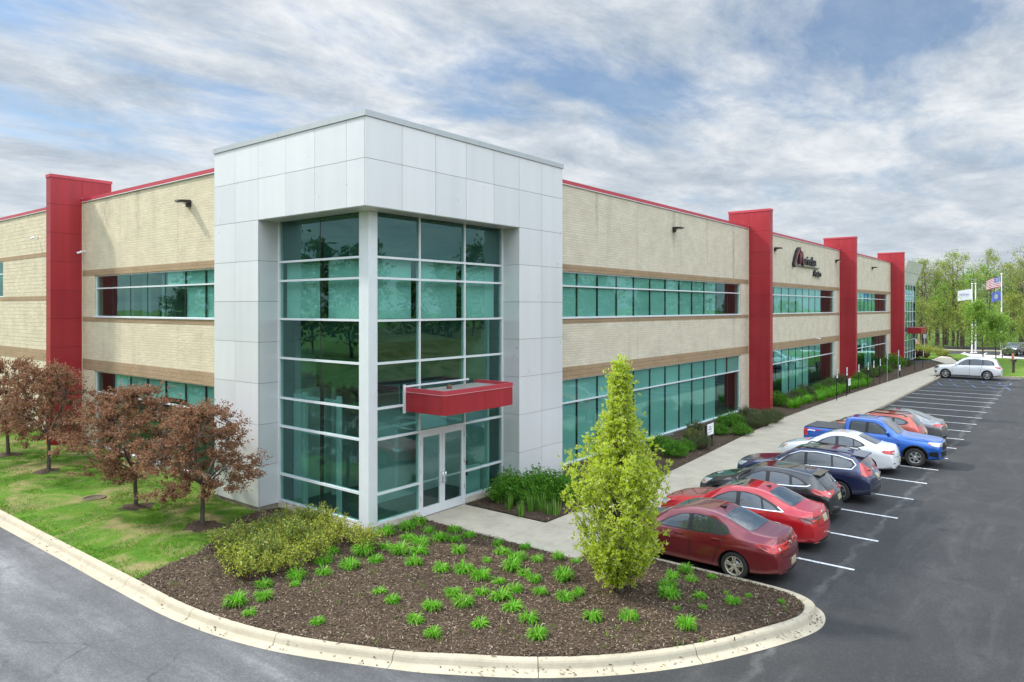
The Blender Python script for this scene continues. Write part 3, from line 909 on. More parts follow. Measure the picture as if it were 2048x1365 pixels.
# worn seam with scuffed sealer along the ends of the stalls
seam = mathn(nt, 'ABSOLUTE', mathn(nt, 'ADD', mathn(nt, 'MULTIPLY_ADD', noise(nt, co, 0.9, 5, 0.6), 0.9, Y), 9.85))
sm = ramp(nt, seam, [(0.0, (1,) * 3), (0.05, (0.85,) * 3), (0.13, (0,) * 3)])
sm = mixc(nt, 1.0, sm, ramp(nt, noise(nt, co, 1.4, 6, 0.7), [(0.35, (0.15,) * 3), (0.65, (0.8,) * 3)]), 'MULTIPLY')
lot = mixc(nt, sm, lot, (0.095, 0.095, 0.092))
c = mixc(nt, mr.outputs[0], lot, road)
# cracks
vc = N(nt, 'ShaderNodeTexVoronoi', feature='DISTANCE_TO_EDGE'); vc.inputs['Scale'].default_value = 0.21
wv = mixc(nt, 0.25, co, N(nt, 'ShaderNodeTexNoise').outputs[1]); nz = [n for n in nt.nodes if n.bl_idname == 'ShaderNodeTexNoise'][-1]
nz.inputs['Scale'].default_value = 1.5; nz.inputs['Detail'].default_value = 5; nt.links.new(co, nz.inputs['Vector']); nt.links.new(wv, vc.inputs['Vector'])
ck = ramp(nt, vc.outputs[0], [(0.0, (0.6,) * 3), (0.0016, (0.45,) * 3), (0.003, (0,) * 3)])
ck = mixc(nt, 1.0, ck, ramp(nt, noise(nt, co, 0.35, 3), [(0.48, (0,) * 3), (0.58, (1,) * 3)]), 'MULTIPLY')
c = mixc(nt, ck, c, (0.02, 0.02, 0.021))
c = mixc(nt, 0.55, c, ramp(nt, nf, [(0.3, (0.6,) * 3), (0.7, (1.45,) * 3)]), 'MULTIPLY')
ag = N(nt, 'ShaderNodeTexVoronoi'); ag.inputs['Scale'].default_value = 30.0; nt.links.new(co, ag.inputs['Vector'])
c = mixc(nt, 0.30, c, ramp(nt, ag.outputs['Color'], [(0.2, (0.55,) * 3), (0.6, (1.0,) * 3), (0.9, (1.8,) * 3)]), 'MULTIPLY')
# oil drips inside the stalls
ov = N(nt, 'ShaderNodeTexVoronoi'); ov.inputs['Scale'].default_value = 0.9; nt.links.new(co, ov.inputs['Vector'])
od = mixc(nt, 1.0, ramp(nt, ov.outputs['Distance'], [(0.05, (0.75,) * 3), (0.22, (0,) * 3)]), ramp(nt, noise(nt, co, 3.0, 4), [(0.45, (0,) * 3), (0.6, (1,) * 3)]), 'MULTIPLY')
c = mixc(nt, od, c, (0.018, 0.018, 0.018))
nt.links.new(c, p.inputs['Base Color'])
p.inputs['Roughness'].default_value = 0.82; p.inputs['Specular IOR Level'].default_value = 0.35
nt.links.new(ramp(nt, nb, [(0.3, (0.7,) * 3), (0.7, (0.9,) * 3)]), p.inputs['Roughness'])
bump(nt, p, noise(nt, co, 140, 3, 0.7), 0.5, 0.006)
M['asphalt'] = m


def grassmat(name, cols, dry, dry_at=0.58):
    m, nt, p = newmat(name); co = objco(nt)
    n1 = noise(nt, co, 0.8, 5, 0.6, 0.4); n2 = noise(nt, co, 14, 5, 0.7); n3 = noise(nt, co, 0.55, 5, 0.65, 0.8)
    c = ramp(nt, n1, [(0.3, cols[0]), (0.5, cols[1]), (0.7, cols[2])])
    c = mixc(nt, 0.7, c, ramp(nt, n2, [(0.3, (0.6,) * 3), (0.7, (1.35,) * 3)]), 'MULTIPLY')
    c = mixc(nt, ramp(nt, n3, [(dry_at - 0.05, (0,) * 3), (dry_at + 0.12, (0.8,) * 3)]), c, dry)
    nt.links.new(c, p.inputs['Base Color']); p.inputs['Roughness'].default_value = 0.95; p.inputs['Specular IOR Level'].default_value = 0.1
    bump(nt, p, n2, 0.8, 0.05)
    return m


M['lawn'] = grassmat('lawn', [(0.040, 0.110, 0.010), (0.072, 0.155, 0.014), (0.11, 0.165, 0.028)], (0.26, 0.195, 0.10), 0.52)
M['field'] = grassmat('field', [(0.05, 0.11, 0.015), (0.085, 0.15, 0.025), (0.14, 0.17, 0.05)], (0.24, 0.20, 0.10), 0.62)
M['bright_lawn'] = grassmat('far_lawn', [(0.070, 0.135, 0.016), (0.095, 0.165, 0.022), (0.13, 0.19, 0.035)], (0.19, 0.20, 0.06), 0.62)
m, nt, p = newmat('mulch'); co = objco(nt)
n1 = noise(nt, co, 26, 6, 0.75); n2 = noise(nt, co, 0.8, 4); n3 = noise(nt, mapping(nt, co, (1, 2.4, 1)), 60, 4, 0.75)
c = ramp(nt, n1, [(0.25, (0.022, 0.015, 0.011)), (0.5, (0.075, 0.053, 0.036)), (0.66, (0.14, 0.102, 0.072)), (0.8, (0.25, 0.20, 0.15))])
c = mixc(nt, 0.75, c, ramp(nt, n2, [(0.3, (0.72,) * 3), (0.7, (1.35,) * 3)]), 'MULTIPLY')
c = mixc(nt, 0.6, c, ramp(nt, n3, [(0.3, (0.6,) * 3), (0.7, (1.5,) * 3)]), 'MULTIPLY')
nt.links.new(c, p.inputs['Base Color']); p.inputs['Roughness'].default_value = 0.95; p.inputs['Specular IOR Level'].default_value = 0.15
bump(nt, p, n1, 1.0, 0.06)
M['mulch'] = m


def concrete(name, col, spots=True):
    m, nt, p = newmat(name); co = objco(nt)
    n1 = noise(nt, co, 0.9, 6, 0.65); n2 = noise(nt, co, 11, 5, 0.7); n3 = noise(nt, co, 90, 3, 0.7)
    c = ramp(nt, n1, [(0.3, [k * 0.82 for k in col]), (0.6, col), (0.8, [k * 1.1 for k in col])])
    c = mixc(nt, 0.4, c, ramp(nt, n2, [(0.3, (0.8, 0.78, 0.74)), (0.7, (1.1,) * 3)]), 'MULTIPLY')
    c = mixc(nt, 0.3, c, ramp(nt, n3, [(0.3, (0.7,) * 3), (0.7, (1.2,) * 3)]), 'MULTIPLY')
    st = noise(nt, mapping(nt, co, (2.5, 2.5, 2.5)), 1.0, 6, 0.7, 0.5)
    c = mixc(nt, ramp(nt, st, [(0.52, (0,) * 3), (0.72, (0.55,) * 3)]), c, [k * q for k, q in zip(col, (0.62, 0.58, 0.52))])
    if spots:
        v = N(nt, 'ShaderNodeTexVoronoi'); v.inputs['Scale'].default_value = 5.0; nt.links.new(co, v.inputs['Vector'])
        c = mixc(nt, ramp(nt, v.outputs['Distance'], [(0.03, (0.6,) * 3), (0.07, (0,) * 3)]), c, [k * 0.35 for k in col])
    nt.links.new(c, p.inputs['Base Color']); p.inputs['Roughness'].default_value = 0.88; p.inputs['Specular IOR Level'].default_value = 0.25
    bump(nt, p, n3, 0.25, 0.004)
    return m


M['kerb'] = concrete('kerb_concrete', (0.40, 0.355, 0.265))
M['walk'] = concrete('walk_concrete', (0.44, 0.395, 0.31))
M['paint_white'] = pbr('road_paint_white', (0.55, 0.56, 0.56), 0.7, var=0.42, vscale=14)
M['paint_faint'] = pbr('road_paint_worn', (0.20, 0.205, 0.21), 0.8, var=0.3, vscale=7)
M['paint_blue'] = pbr('road_paint_blue', (0.09, 0.14, 0.26), 0.7, var=0.3, vscale=7)

mb = MB(); n = 96
mb.add([(60 + 1800 * math.cos(2 * math.pi * k / n), 1800 * math.sin(2 * math.pi * k / n), -0.30) for k in range(n)], [tuple(range(n))])
struct(mb.build('ground', M['field']))
mb = MB(); mb.quad((-13.5, -25, LOT), (128, -25, LOT), (128, 90, LOT), (-13.5, 90, LOT))
struct(mb.build('parking_lot', M['asphalt']))

# kerb that wraps the corner: gutter, rounded face, top
KP = [((-5.40, 70.0), (-4.94, 70.0)), ((-5.38, 45.0), (-4.93, 45.0)), ((-5.37, 30.0), (-4.93, 30.0)), ((-5.37, 22.0), (-4.93, 22.0)), ((-5.37, 14.0), (-4.92, 14.0)), ((-5.33, 8.0), (-4.90, 8.05)), ((-5.30, 5.05), (-4.88, 5.18)),
      ((-5.29, 2.5), (-4.86, 2.6)), ((-5.20, -0.35), (-4.81, -0.25)), ((-4.75, -2.80), (-4.37, -2.64)), ((-3.80, -5.14), (-3.43, -4.95)),
      ((-3.25, -6.17), (-2.88, -5.86)), ((-2.37, -7.47), (-2.0, -7.18)), ((-1.30, -8.62), (-0.97, -8.28)), ((-0.10, -9.53), (0.22, -9.18)),
      ((1.27, -10.28), (1.48, -9.86)), ((2.40, -10.74), (2.56, -10.33)), ((3.10, -10.80), (3.10, -10.38)), ((3.66, -10.57), (3.50, -10.22)),
      ((3.97, -10.05), (3.74, -9.90)), ((4.06, -9.40), (3.86, -9.40)), ((4.06, -8.0), (3.88, -8.0)), ((4.06, -5.085), (3.88, -5.085))]
KO = smooth_line([k[0] for k in KP], 8); KB = smooth_line([k[1] for k in KP], 8)
cut_px = [(86, 1065), (172, 1108), (262.6, 1155), (384, 1221), (558.5, 1268), (791.7, 1301), (1079, 1314), (1389, 1288), (1602, 1225), (1459, 1154)]
cuts = []
for q in cut_px:
    w = at(*q, 0.03)
    cuts.append(min(range(len(KB)), key=lambda i: (KB[i][0] - w[0]) ** 2 + (KB[i][1] - w[1]) ** 2))
for i in range(len(KB)):
    if KB[i][1] > 9 and i % 4 == 0: cuts.append(i)
cuts = sorted(set([0] + cuts + [len(KB) - 1]))
KPROF = [(0.0, -0.14), (0.0, LOT + 0.006), (0.50, LOT + 0.012), (0.56, LOT + 0.03), (0.66, -0.015), (0.72, 0.012), (0.79, 0.026), (1.0, 0.030), (1.0, -0.14)]
KPR2 = [(0.0, -0.14), (0.0, LOT + 0.006), (0.02, LOT + 0.02), (0.04, LOT + 0.05), (0.08, -0.015), (0.14, 0.012), (0.24, 0.026), (1.0, 0.030), (1.0, -0.14)]
mb = MB()
for a, b in zip(cuts[:-1], cuts[1:]):
    v = []; cnt = 0
    for i in range(a, b + 1):
        o, bk = Vector(KO[i]), Vector(KB[i])
        if i in (a, b) and 0 < i < len(KB) - 1:      # leave an open joint
            j = i + 1 if i == a else i - 1
            d = Vector(KB[j]) - bk; d = d.normalized() * 0.007; o = o + d; bk = bk + d
        tip = min(1.0, max(0.0, (o.x - 3.2) / 0.75)) if o.y < -4 and o.x > 3 else 0.0
        for (s1, z1), (s2, z2) in zip(KPROF, KPR2):
            s = s1 * (1 - tip) + s2 * tip; z = z1 * (1 - tip) + z2 * tip
            w = o.lerp(bk, s); v.append((w.x, w.y, z))
        cnt += 1
    k = len(KPROF)
    f = [(i * k + j, (i + 1) * k + j, (i + 1) * k + j + 1, i * k + j + 1) for i in range(cnt - 1) for j in range(k - 1)]
    f += [tuple(range(k)), tuple((cnt - 1) * k + j for j in range(k - 1, -1, -1))]
    mb.add(v, f)
struct(mb.build('kerb', M['kerb'], fixn=True))

# walkways
BEDEDGE = [(4.75, -2.53), (6.0, -2.55), (9.0, -2.55), (13.0, -2.48), (17.6, -2.2), (23, -1.85), (29.2, -1.58), (36, -1.62), (44.5, -1.8), (53, -2.1), (60, -2.35), (72, -2.75), (82.5, -3.1)]
WALKP = [(2.70, 0.72), (2.70, -4.93)] + [(x, -4.93) for x in (20, 40, 60)] + [(67.0, -4.6), (70, -4.0), (75, -4.2), (84, -4.4), (94.5, -2.3), (96.5, -1.0), (88, -1.0)] + BEDEDGE[::-1] + [(4.72, -2.50), (4.70, 0.72)]
mb = MB(); mb.poly(WALKP, -0.14, 0.0)
for y in (-0.9, -2.52): mb.box(2.70, 4.70 if y > -2 else 4.72, y, y + 0.010, -0.01, 0.0015, 1)
mb.box(2.72, 4.7, -3.72, -3.71, -0.01, 0.0015, 1)
for k in range(42):
    x = 4.72 + 1.9 * k
    yb = np.interp(x, [q[0] for q in BEDEDGE], [q[1] for q in BEDEDGE])
    mb.box(x, x + 0.012, -4.92, yb - 0.01, -0.01, 0.0015, 1)
struct(mb.build('pavement', [M['walk'], M['found']]))
mb = MB()
x = 2.70
while x < 66.5:
    x2 = min(x + 3.0, 67)
    mb.bbox(x + 0.006, x2 - 0.006, -5.08, -4.935, -0.16, 0.012, 0.018); x = x2
struct(mb.build('kerb', M['kerb']))

# parking lines
ENDS = [(1708.8, 1140.4), (1752.4, 1083.3), (1793.4, 1037.9), (1827.5, 1001.2), (1852.7, 969), (1876.6, 942.6), (1894.1, 918.8), (1913.9, 899), (1928.6, 880.7), (1941.4, 864.3), (1950.9, 849.2), (1963.7, 836.8), (1971.8, 824.3), (1979.9, 814.4), (1988.3, 806), (1995.6, 798.3), (2002.2, 791.4)]
LX = []
for i, e in enumerate(ENDS):
    q = at(*e, LOT); fx = 6.66 + 2.792 * i; x = 0.5 * q[0] + 0.5 * fx; LX.append(x)
    mb = MB(); mb.box(x - 0.05, x + 0.05, -10.56, -5.15, LOT - 0.01, LOT + 0.004); struct(mb.build('parking_line', M['paint_white']))
for x in (54.1, 56.9, 59.7, 62.3):
    mb = MB(); mb.box(x - 0.05, x + 0.05, -10.5, -5.3, LOT - 0.01, LOT + 0.004); struct(mb.build('parking_line', M['paint_faint']))
mb = MB(); mb.box(67.0, 67.1, -11.0, -9.0, LOT - 0.01, LOT + 0.004); struct(mb.build('parking_line', M['paint_white']))
mb = MB()
for (a, b, c_, d) in ((700, 890, 745, 920), (990, 910, 1045, 940), (1285, 930, 1335, 960), (1570, 945, 1630, 975), (500, 950, 575, 1000), (760, 970, 870, 1020), (1100, 990, 1190, 1040), (1385, 1010, 1525, 1060), (1710, 1030, 1800, 1078), (1520, 995, 1740, 1003), (1790, 992, 1830, 965)):
    p0 = Vector(at(1820 + a / 8.982, 660 + b / 8.982, LOT)); p1 = Vector(at(1820 + c_ / 8.982, 660 + d / 8.982, LOT))
    w = Vector((0, 0.06)) if abs(p1.x - p0.x) > 0.6 else Vector((0.2, 0.0))
    mb.quad((*(p0 - w), LOT + 0.005), (*(p0 + w), LOT + 0.005), (*(p1 + w), LOT + 0.005), (*(p1 - w), LOT + 0.005))
struct(mb.build('parking_symbol', M['paint_blue']))

# planting beds
LAWN_EDGE = [at(279, 1157, 0.02), at(340, 1127, 0.02), at(394, 1108, 0.02), at(432, 1078, 0.02), at(455, 1052, 0.02), at(492, 1030, 0.02)]
kb_bed = [q for q in KB if not (q[1] > LAWN_EDGE[0][1])]
ISLAND = [(q[0], q[1]) for q in kb_bed] + [(2.68, -4.95), (2.68, 0.70), (0.7, 0.75), (0.72, 5.0), (0.05, 5.1)] + LAWN_EDGE[::-1]
ISLAND2 = [(q[0] * 1.0, q[1]) for q in ISLAND]


def lump(x, y, k):
    return k * (0.5 * math.sin(1.9 * x + 1.3 * math.sin(1.1 * y)) * math.cos(1.6 * y) + 0.5 * math.sin(4.1 * x + 2 * y) * math.sin(3.3 * y - x)) + k * 0.6


def bed(name, poly, z, mat, lumps=0.03, step=0.35):
    """flat polygon cut into a fine grid with a gently uneven top"""
    me = bpy.data.meshes.new(name); bm = bmesh.new()
    bm.faces.new([bm.verts.new((q[0], q[1], z)) for q in poly])
    a = np.array(poly); lo, hi = a.min(0), a.max(0)
    for ax_, nrm in ((0, (1, 0, 0)), (1, (0, 1, 0))):
        s = lo[ax_] + step
        while s < hi[ax_]:
            co = [0, 0, z]; co[ax_] = s
            bmesh.ops.bisect_plane(bm, geom=list(bm.verts) + list(bm.edges) + list(bm.faces), plane_co=co, plane_no=nrm)
            s += step
    bmesh.ops.triangulate(bm, faces=bm.faces)
    for v in bm.verts:
        if not v.is_boundary:
            x, y = v.co.x, v.co.y
            v.co.z += lump(x, y, lumps)
    bm.normal_update(); bm.to_mesh(me); bm.free()
    me.materials.append(mat)
    for pf in me.polygons: pf.use_smooth = True
    if len(me.polygons) and me.polygons[0].normal.z < 0: me.flip_normals()
    return struct(link(name, me))


bed('mulch_bed', ISLAND, 0.022, M['mulch'])
DOORBED = [(4.73, 0.70), (4.76, -2.50)] + BEDEDGE[1:5] + [(17.6, 1.3), (9.33, 1.3), (9.30, 0.03), (6.72, 0.03), (6.70, 0.72)]
bed('mulch_bed', DOORBED, 0.015, M['mulch'])
LONGBED = BEDEDGE[4:] + [(82.5, -0.8), (77.6, -0.8), (77.6, 1.3), (17.6, 1.3)]
bed('mulch_bed', LONGBED, 0.015, M['mulch'], 0.03, 1.0)
kb_lawn = [q for q in KB if q[1] > LAWN_EDGE[0][1]]
LAWN = kb_lawn + LAWN_EDGE + [(0.03, 5.14), (0.03, 7.72), (1.33, 7.74), (1.33, 70)]
bed('lawn', LAWN, 0.012, M['lawn'], 0.06, 0.8)
TREES4 = [(-1.92, 21.2), (-2.0, 16.38), (-2.17, 8.53), (-1.83, 5.05)]
for x, y in TREES4:
    mb = MB(); k = 26
    prof = [(0.0, 0.11), (0.2, 0.10), (0.36, 0.07), (0.50, 0.04), (0.62, 0.0)]
    v = []
    for r_, h in prof:
        for i in range(k):
            t = 2 * math.pi * i / k; rr = r_ * (1 + 0.13 * math.sin(3 * t + x * 5) + 0.08 * math.sin(7 * t + y))
            v.append((x + rr * math.cos(t), y + rr * math.sin(t), 0.012 + h + 0.02 * math.sin(5 * t)))
    mb.add(v, [(i * k + j, i * k + (j + 1) % k, (i + 1) * k + (j + 1) % k, (i + 1) * k + j) for i in range(len(prof) - 1) for j in range(k)], 0, True)
    struct(mb.build('mulch_ring', M['mulch'], fixn=True))
gx, gy = at(188, 998, 0.03)
t = thing('storm_drain', 'small rusty round drain grate set in the lawn behind the kerb', 'drain', (gx, gy, 0.03))
mb = MB(); mb.lathe([(0.36, 0.0), (0.36, 0.045), (0.29, 0.05), (0.29, 0.02)], 'z', (0, 0, 0), 28); mb.build('rim', pbr('rust', (0.09, 0.055, 0.035), 0.8, var=0.3), t)
mb = MB()
for k in range(-3, 4):
    h = math.sqrt(max(0.0, 0.28 ** 2 - (k * 0.08) ** 2)); mb.box(k * 0.08 - 0.018, k * 0.08 + 0.018, -h, h, 0.005, 0.04)
mb.build('bar', pbr('rust_dark', (0.05, 0.035, 0.025), 0.85), t)

# mulch chips and grass blades
M['chip'] = leafmat('mulch_chip', [(0.04, 0.026, 0.017), (0.06, 0.039, 0.025), (0.09, 0.060, 0.039), (0.12, 0.082, 0.053), (0.06, 0.040, 0.025), (0.15, 0.108, 0.072), (0.10, 0.068, 0.043), (0.08, 0.055, 0.036), (0.05, 0.034, 0.022), (0.30, 0.24, 0.17)], 0.9, 0.0, 0.15)
M['blade'] = leafmat('grass_blade', [(0.05, 0.18, 0.008), (0.085, 0.25, 0.012), (0.14, 0.30, 0.018), (0.20, 0.29, 0.04), (0.04, 0.13, 0.008), (0.11, 0.27, 0.014), (0.26, 0.25, 0.09)], 0.7, 0.35, 0.12)


def flakes(P, z, l, w, tilt):
    n = len(P); a = rng.uniform(0, 2 * math.pi, n)
    L = l * rng.uniform(0.5, 1.5, n); W = w * rng.uniform(0.6, 1.4, n)
    d = np.stack([np.cos(a), np.sin(a), rng.normal(0, tilt, n)], 1); e = np.stack([-np.sin(a), np.cos(a), rng.normal(0, tilt, n)], 1)
    c = np.column_stack([P, np.full(n, z) + rng.uniform(0, 0.02, n)])
    V = np.stack([c - d * L[:, None] / 2 - e * W[:, None] / 2, c + d * L[:, None] / 2 - e * W[:, None] / 2, c + d * L[:, None] / 2 + e * W[:, None] / 2, c - d * L[:, None] / 2 + e * W[:, None] / 2], 1)
    return V.reshape(-1, 3), np.arange(4 * n).reshape(n, 4)


P = scatter(ISLAND, 80000); V, Fq = flakes(P, 0.024, 0.050, 0.0125, 0.32); V[:, 2] += np.repeat([lump(x, y, .03) for x, y in P], 4)
stuff(np_mesh('mulch_chips', V, Fq, M['chip']), 'shredded brown bark mulch chips covering the island bed', 'mulch')
P = np.vstack([scatter(DOORBED, 9000), scatter(LONGBED, 9000)]); V, Fq = flakes(P, 0.018, 0.05, 0.014, 0.35); V[:, 2] += np.repeat([lump(x, y, .03) for x, y in P], 4)
stuff(np_mesh('mulch_chips', V, Fq, M['chip']), 'dark bark mulch chips in the beds along the building', 'mulch')


def blades(P, z, h, w):
    n = len(P); a = rng.uniform(0, 2 * math.pi, n); H = h * rng.uniform(0.5, 1.4, n); W = w * rng.uniform(0.7, 1.4, n)
    c = np.column_stack([P, np.full(n, z)])
    e = np.stack([np.cos(a), np.sin(a), np.zeros(n)], 1) * W[:, None] / 2
    top = c + np.stack([rng.normal(0, 0.5, n) * H, rng.normal(0, 0.5, n) * H, H], 1)
    V = np.stack([c - e, c + e, top], 1)
    return V.reshape(-1, 3), np.arange(3 * n).reshape(n, 3)


from mathutils import noise as mn
P = scatter(LAWN[:], 400000); P = P[P[:, 1] < 30]
dn = np.array([mn.noise(Vector((x * 0.5, y * 0.5, 3.0))) + 0.7 * mn.noise(Vector((x * 1.5, y * 1.5, 9.0))) + .6 * mn.noise(Vector((x * 5, y * 5, 1.0))) for x, y in P])
P = P[rng.uniform(-.5, .55, len(P)) > dn][:190000]
for x, y in TREES4: P = P[(P[:, 0] - x) ** 2 + (P[:, 1] - y) ** 2 > 0.55 ** 2]
V, Fq = blades(P, 0.02, 0.060, 0.016)
stuff(np_mesh('grass', V, Fq, M['blade']), 'short patchy green grass growing between kerb and left facade', 'grass')
P = at(0, 0, 0) and np.vstack([rng.normal(q, 0.06, (6, 2)) for q in scatter(ISLAND, 110)])
V, Fq = blades(P, 0.03, 0.10, 0.02)
stuff(np_mesh('weeds', V, Fq, M['blade']), 'tiny green weed sprouts scattered over the mulch', 'weeds')

# leaf litter and grit caught in the gutter
gp = []
for _ in range(700):
    i = int(rng.integers(0, len(KB) - 1)); sft = float(rng.uniform(.18, .62)) if rng.uniform() < .8 else float(rng.uniform(.8, 1.0))
    if KB[i][1] > 30 or KB[i][0] > 3.3: continue
    if mn.noise(Vector((KB[i][0] * 1.3, KB[i][1] * 1.3, 4))) < -.02 and rng.uniform() < .85: continue
    w = Vector(KO[i]).lerp(Vector(KB[i]), sft); zz = np.interp(sft, [k[0] for k in KPROF[1:8]], [k[1] for k in KPROF[1:8]])
    gp.append((w.x + rng.normal(0, .05), w.y + rng.normal(0, .05), zz + .004))
gp = np.array(gp); V, Fq = flakes(gp[:, :2], 0, .045, .018, .25); V[:, 2] += np.repeat(gp[:, 2], 4)
stuff(np_mesh('gutter_litter', V, Fq, M['chip']), 'dry leaf bits and bark crumbs lying along the kerb gutter', 'litter')

# far lawn island, drive and pavement at the end of the lot
mb = MB(); FL = [(67.6, -10.6), (67.6, -6.3), (68.5, -4.75), (75, -4.35), (84, -4.55), (94.4, -2.6), (100.5, -1.2), (103, -2.6), (97.8, -4.2), (96.6, -6.6), (95.5, -10.5), (95.5, -14), (92, -16), (84, -12.2), (80, -10.9), (73, -11.2), (68.5, -11.3)]
mb.poly(FL, -0.12, 0.02); struct(mb.build('lawn', M['bright_lawn']))
mb = MB()
pl = smooth_line(FL[-2:] + FL[:4], 4); 
for a, b in zip(pl[:-1], pl[1:]):
    d = (Vector(b) - Vector(a)).normalized(); n_ = Vector((-d.y, d.x)) * 0.16
    mb.add([(*Vector(a), -0.12), (*Vector(b), -0.12), (b[0] - n_.x, b[1] - n_.y, -0.12), (a[0] - n_.x, a[1] - n_.y, -0.12), (*Vector(a), 0.04), (*Vector(b), 0.04), (b[0] - n_.x, b[1] - n_.y, 0.04), (a[0] - n_.x, a[1] - n_.y, 0.04)],
           [(4, 5, 6, 7), (0, 1, 5, 4), (2, 3, 7, 6), (1, 2, 6, 5), (3, 0, 4, 7)])
pl = smooth_line(FL[10:16], 4)
for a, b in zip(pl[:-1], pl[1:]):
    d = (Vector(b) - Vector(a)).normalized(); n_ = Vector((-d.y, d.x)) * -0.5
    mb.add([(a[0], a[1], -0.12), (b[0], b[1], -0.12), (b[0] - n_.x, b[1] - n_.y, -0.12), (a[0] - n_.x, a[1] - n_.y, -0.12), (a[0], a[1], 0.035), (b[0], b[1], 0.035), (b[0] - n_.x, b[1] - n_.y, 0.035), (a[0] - n_.x, a[1] - n_.y, 0.035)],
           [(4, 5, 6, 7), (0, 1, 5, 4), (2, 3, 7, 6), (1, 2, 6, 5), (3, 0, 4, 7)])
struct(mb.build('kerb', M['kerb'], fixn=True))
mb = MB(); mb.poly([(101.5, -1.9), (97.9, -4.0), (96.7, -6.5), (95.8, -10.5), (95.8, -14.5), (99.4, -14.5), (99.8, -9.8), (101.2, -7.6), (102.6, -6.0), (104.5, -3.0)], -0.12, 0.0)
struct(mb.build('pavement', pbr('pale_pavement', (0.55, 0.53, 0.48), 0.9, var=0.1)))
mb = MB(); mb.poly([(88.7, 1.3), (88.7, -0.9), (96.6, -0.9), (101, -1.0), (104, 1.5), (106, 8), (88.7, 8)], -0.12, 0.03); struct(mb.build('lawn', M['bright_lawn']))
mb = MB()
for a, b in (((880, 400), (990, 375)), ((0, 0), (0, 0))):
    pass
for q in (at(1884, 706, LOT), at(1927, 706.5, LOT), at(1970, 708, LOT)):
    mb.box(q[0] - 3.0, q[0] + 2.4, q[1] - 0.1, q[1] + 0.1, LOT, LOT + 0.005)
struct(mb.build('parking_line', M['paint_white']))
mb = MB(); mb.poly([(112.5, 14), (112.5, -2), (114.5, -5.5), (114.5, -30), (116.0, -30), (116.0, -5), (114.2, -1.5), (114.2, 14)], -0.12, 0.03); struct(mb.build('kerb', M['kerb']))
# verges that the windows mirror: rough bank beyond the lot, lawn across the road
mb = MB()
prof = [(-25.0, -0.12), (-27, 0.1), (-32, 1.2), (-38, 2.4), (-46, 2.9), (-80, 3.2)]
xs = np.arange(-40, 131, 3.0)
v = [(x, y, z + (0.25 * math.sin(x * 0.23 + y) if y < -26 else 0)) for x in xs for y, z in prof]
k = len(prof)
mb.add(v, [(i * k + j, i * k + j + 1, (i + 1) * k + j + 1, (i + 1) * k + j) for i in range(len(xs) - 1) for j in range(k - 1)], 0, True)
struct(mb.build('grass_bank', grassmat('dry_bank', [(0.04, 0.08, 0.015), (0.10, 0.11, 0.035), (0.16, 0.14, 0.065)], (0.22, 0.18, 0.09), 0.5), fixn=True))
mb = MB()
prof = [(-13.5, -0.12), (-13.7, 0.02), (-22, 0.1), (-34, 0.8), (-60, 1.2)]
ys = np.arange(-25, 91, 5.0)
v = [(x, y, z) for y in ys for x, z in prof]; k = len(prof)
mb.add(v, [(i * k + j, i * k + j + 1, (i + 1) * k + j + 1, (i + 1) * k + j) for i in range(len(ys) - 1) for j in range(k - 1)], 0, True)
struct(mb.build('lawn', M['field'], fixn=True))
# ---------------------------------------------------------------- cars
SPLIT = ('roof_rail', 'lower_cladding', 'wheel_arch', 'bed_rail', 'exhaust_trim', 'reflector', 'running_board', 'bumper_intake', 'decal', 'front_bumper')


def pchip(xs, ys):
    xs = np.array(xs, float); ys = np.array(ys, float); h = np.diff(xs); d = np.diff(ys) / h
    m = np.zeros(len(xs)); m[0], m[-1] = d[0], d[-1]
    for i in range(1, len(xs) - 1):
        if d[i - 1] * d[i] > 0:
            w1, w2 = 2 * h[i] + h[i - 1], h[i] + 2 * h[i - 1]; m[i] = (w1 + w2) / (w1 / d[i - 1] + w2 / d[i])

    def f(x):
        i = int(np.clip(np.searchsorted(xs, x) - 1, 0, len(h) - 1)); t = (x - xs[i]) / h[i]; t = min(max(t, 0), 1)
        return ((1 + 2 * t) * (1 - t) ** 2 * ys[i] + t * (1 - t) ** 2 * h[i] * m[i] + t * t * (3 - 2 * t) * ys[i + 1] + t * t * (t - 1) * h[i] * m[i + 1])
    return f


def keyf(keys): return pchip([k[0] for k in keys], [k[1] for k in keys])


M['tyre'] = pbr('tyre_rubber', (0.022, 0.021, 0.020), 0.8, bs=0.2, bscale=60)
M['rim'] = pbr('alloy', (0.55, 0.55, 0.54), 0.28, 0.8)
M['rim_gold'] = pbr('dusty_alloy', (0.52, 0.47, 0.36), 0.45, 0.5, var=0.15)
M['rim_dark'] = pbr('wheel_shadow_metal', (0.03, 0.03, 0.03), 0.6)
M['carglass'] = pbr('car_glass', (0.030, 0.040, 0.042), 0.02, 0.0, 1.0)
M['carglass'].node_tree.nodes['Principled BSDF'].inputs['IOR'].default_value = 1.7
M['tail'] = pbr('tail_lamp', (0.50, 0.012, 0.014), 0.12, 0.0, 1.0)
M['tail_dark'] = pbr('smoked_lamp', (0.10, 0.012, 0.012), 0.1, 0.0, 1.0)
M['lamp'] = pbr('clear_lamp', (0.52, 0.54, 0.55), 0.1, 0.3, 1.0)
M['amber'] = pbr('amber_lamp', (0.60, 0.20, 0.02), 0.15, 0.0, 1.0)
M['trim'] = pbr('black_trim', (0.014, 0.014, 0.015), 0.35)
M['cladding'] = pbr('grey_plastic', (0.04, 0.041, 0.043), 0.65)
M['plate'] = pbr('number_plate', (0.40, 0.38, 0.24), 0.5, var=0.2, vscale=18)
M['well'] = pbr('wheel_well', (0.006, 0.006, 0.006), 0.9)
M['seam'] = pbr('panel_gap', (0.008, 0.008, 0.009), 0.6)


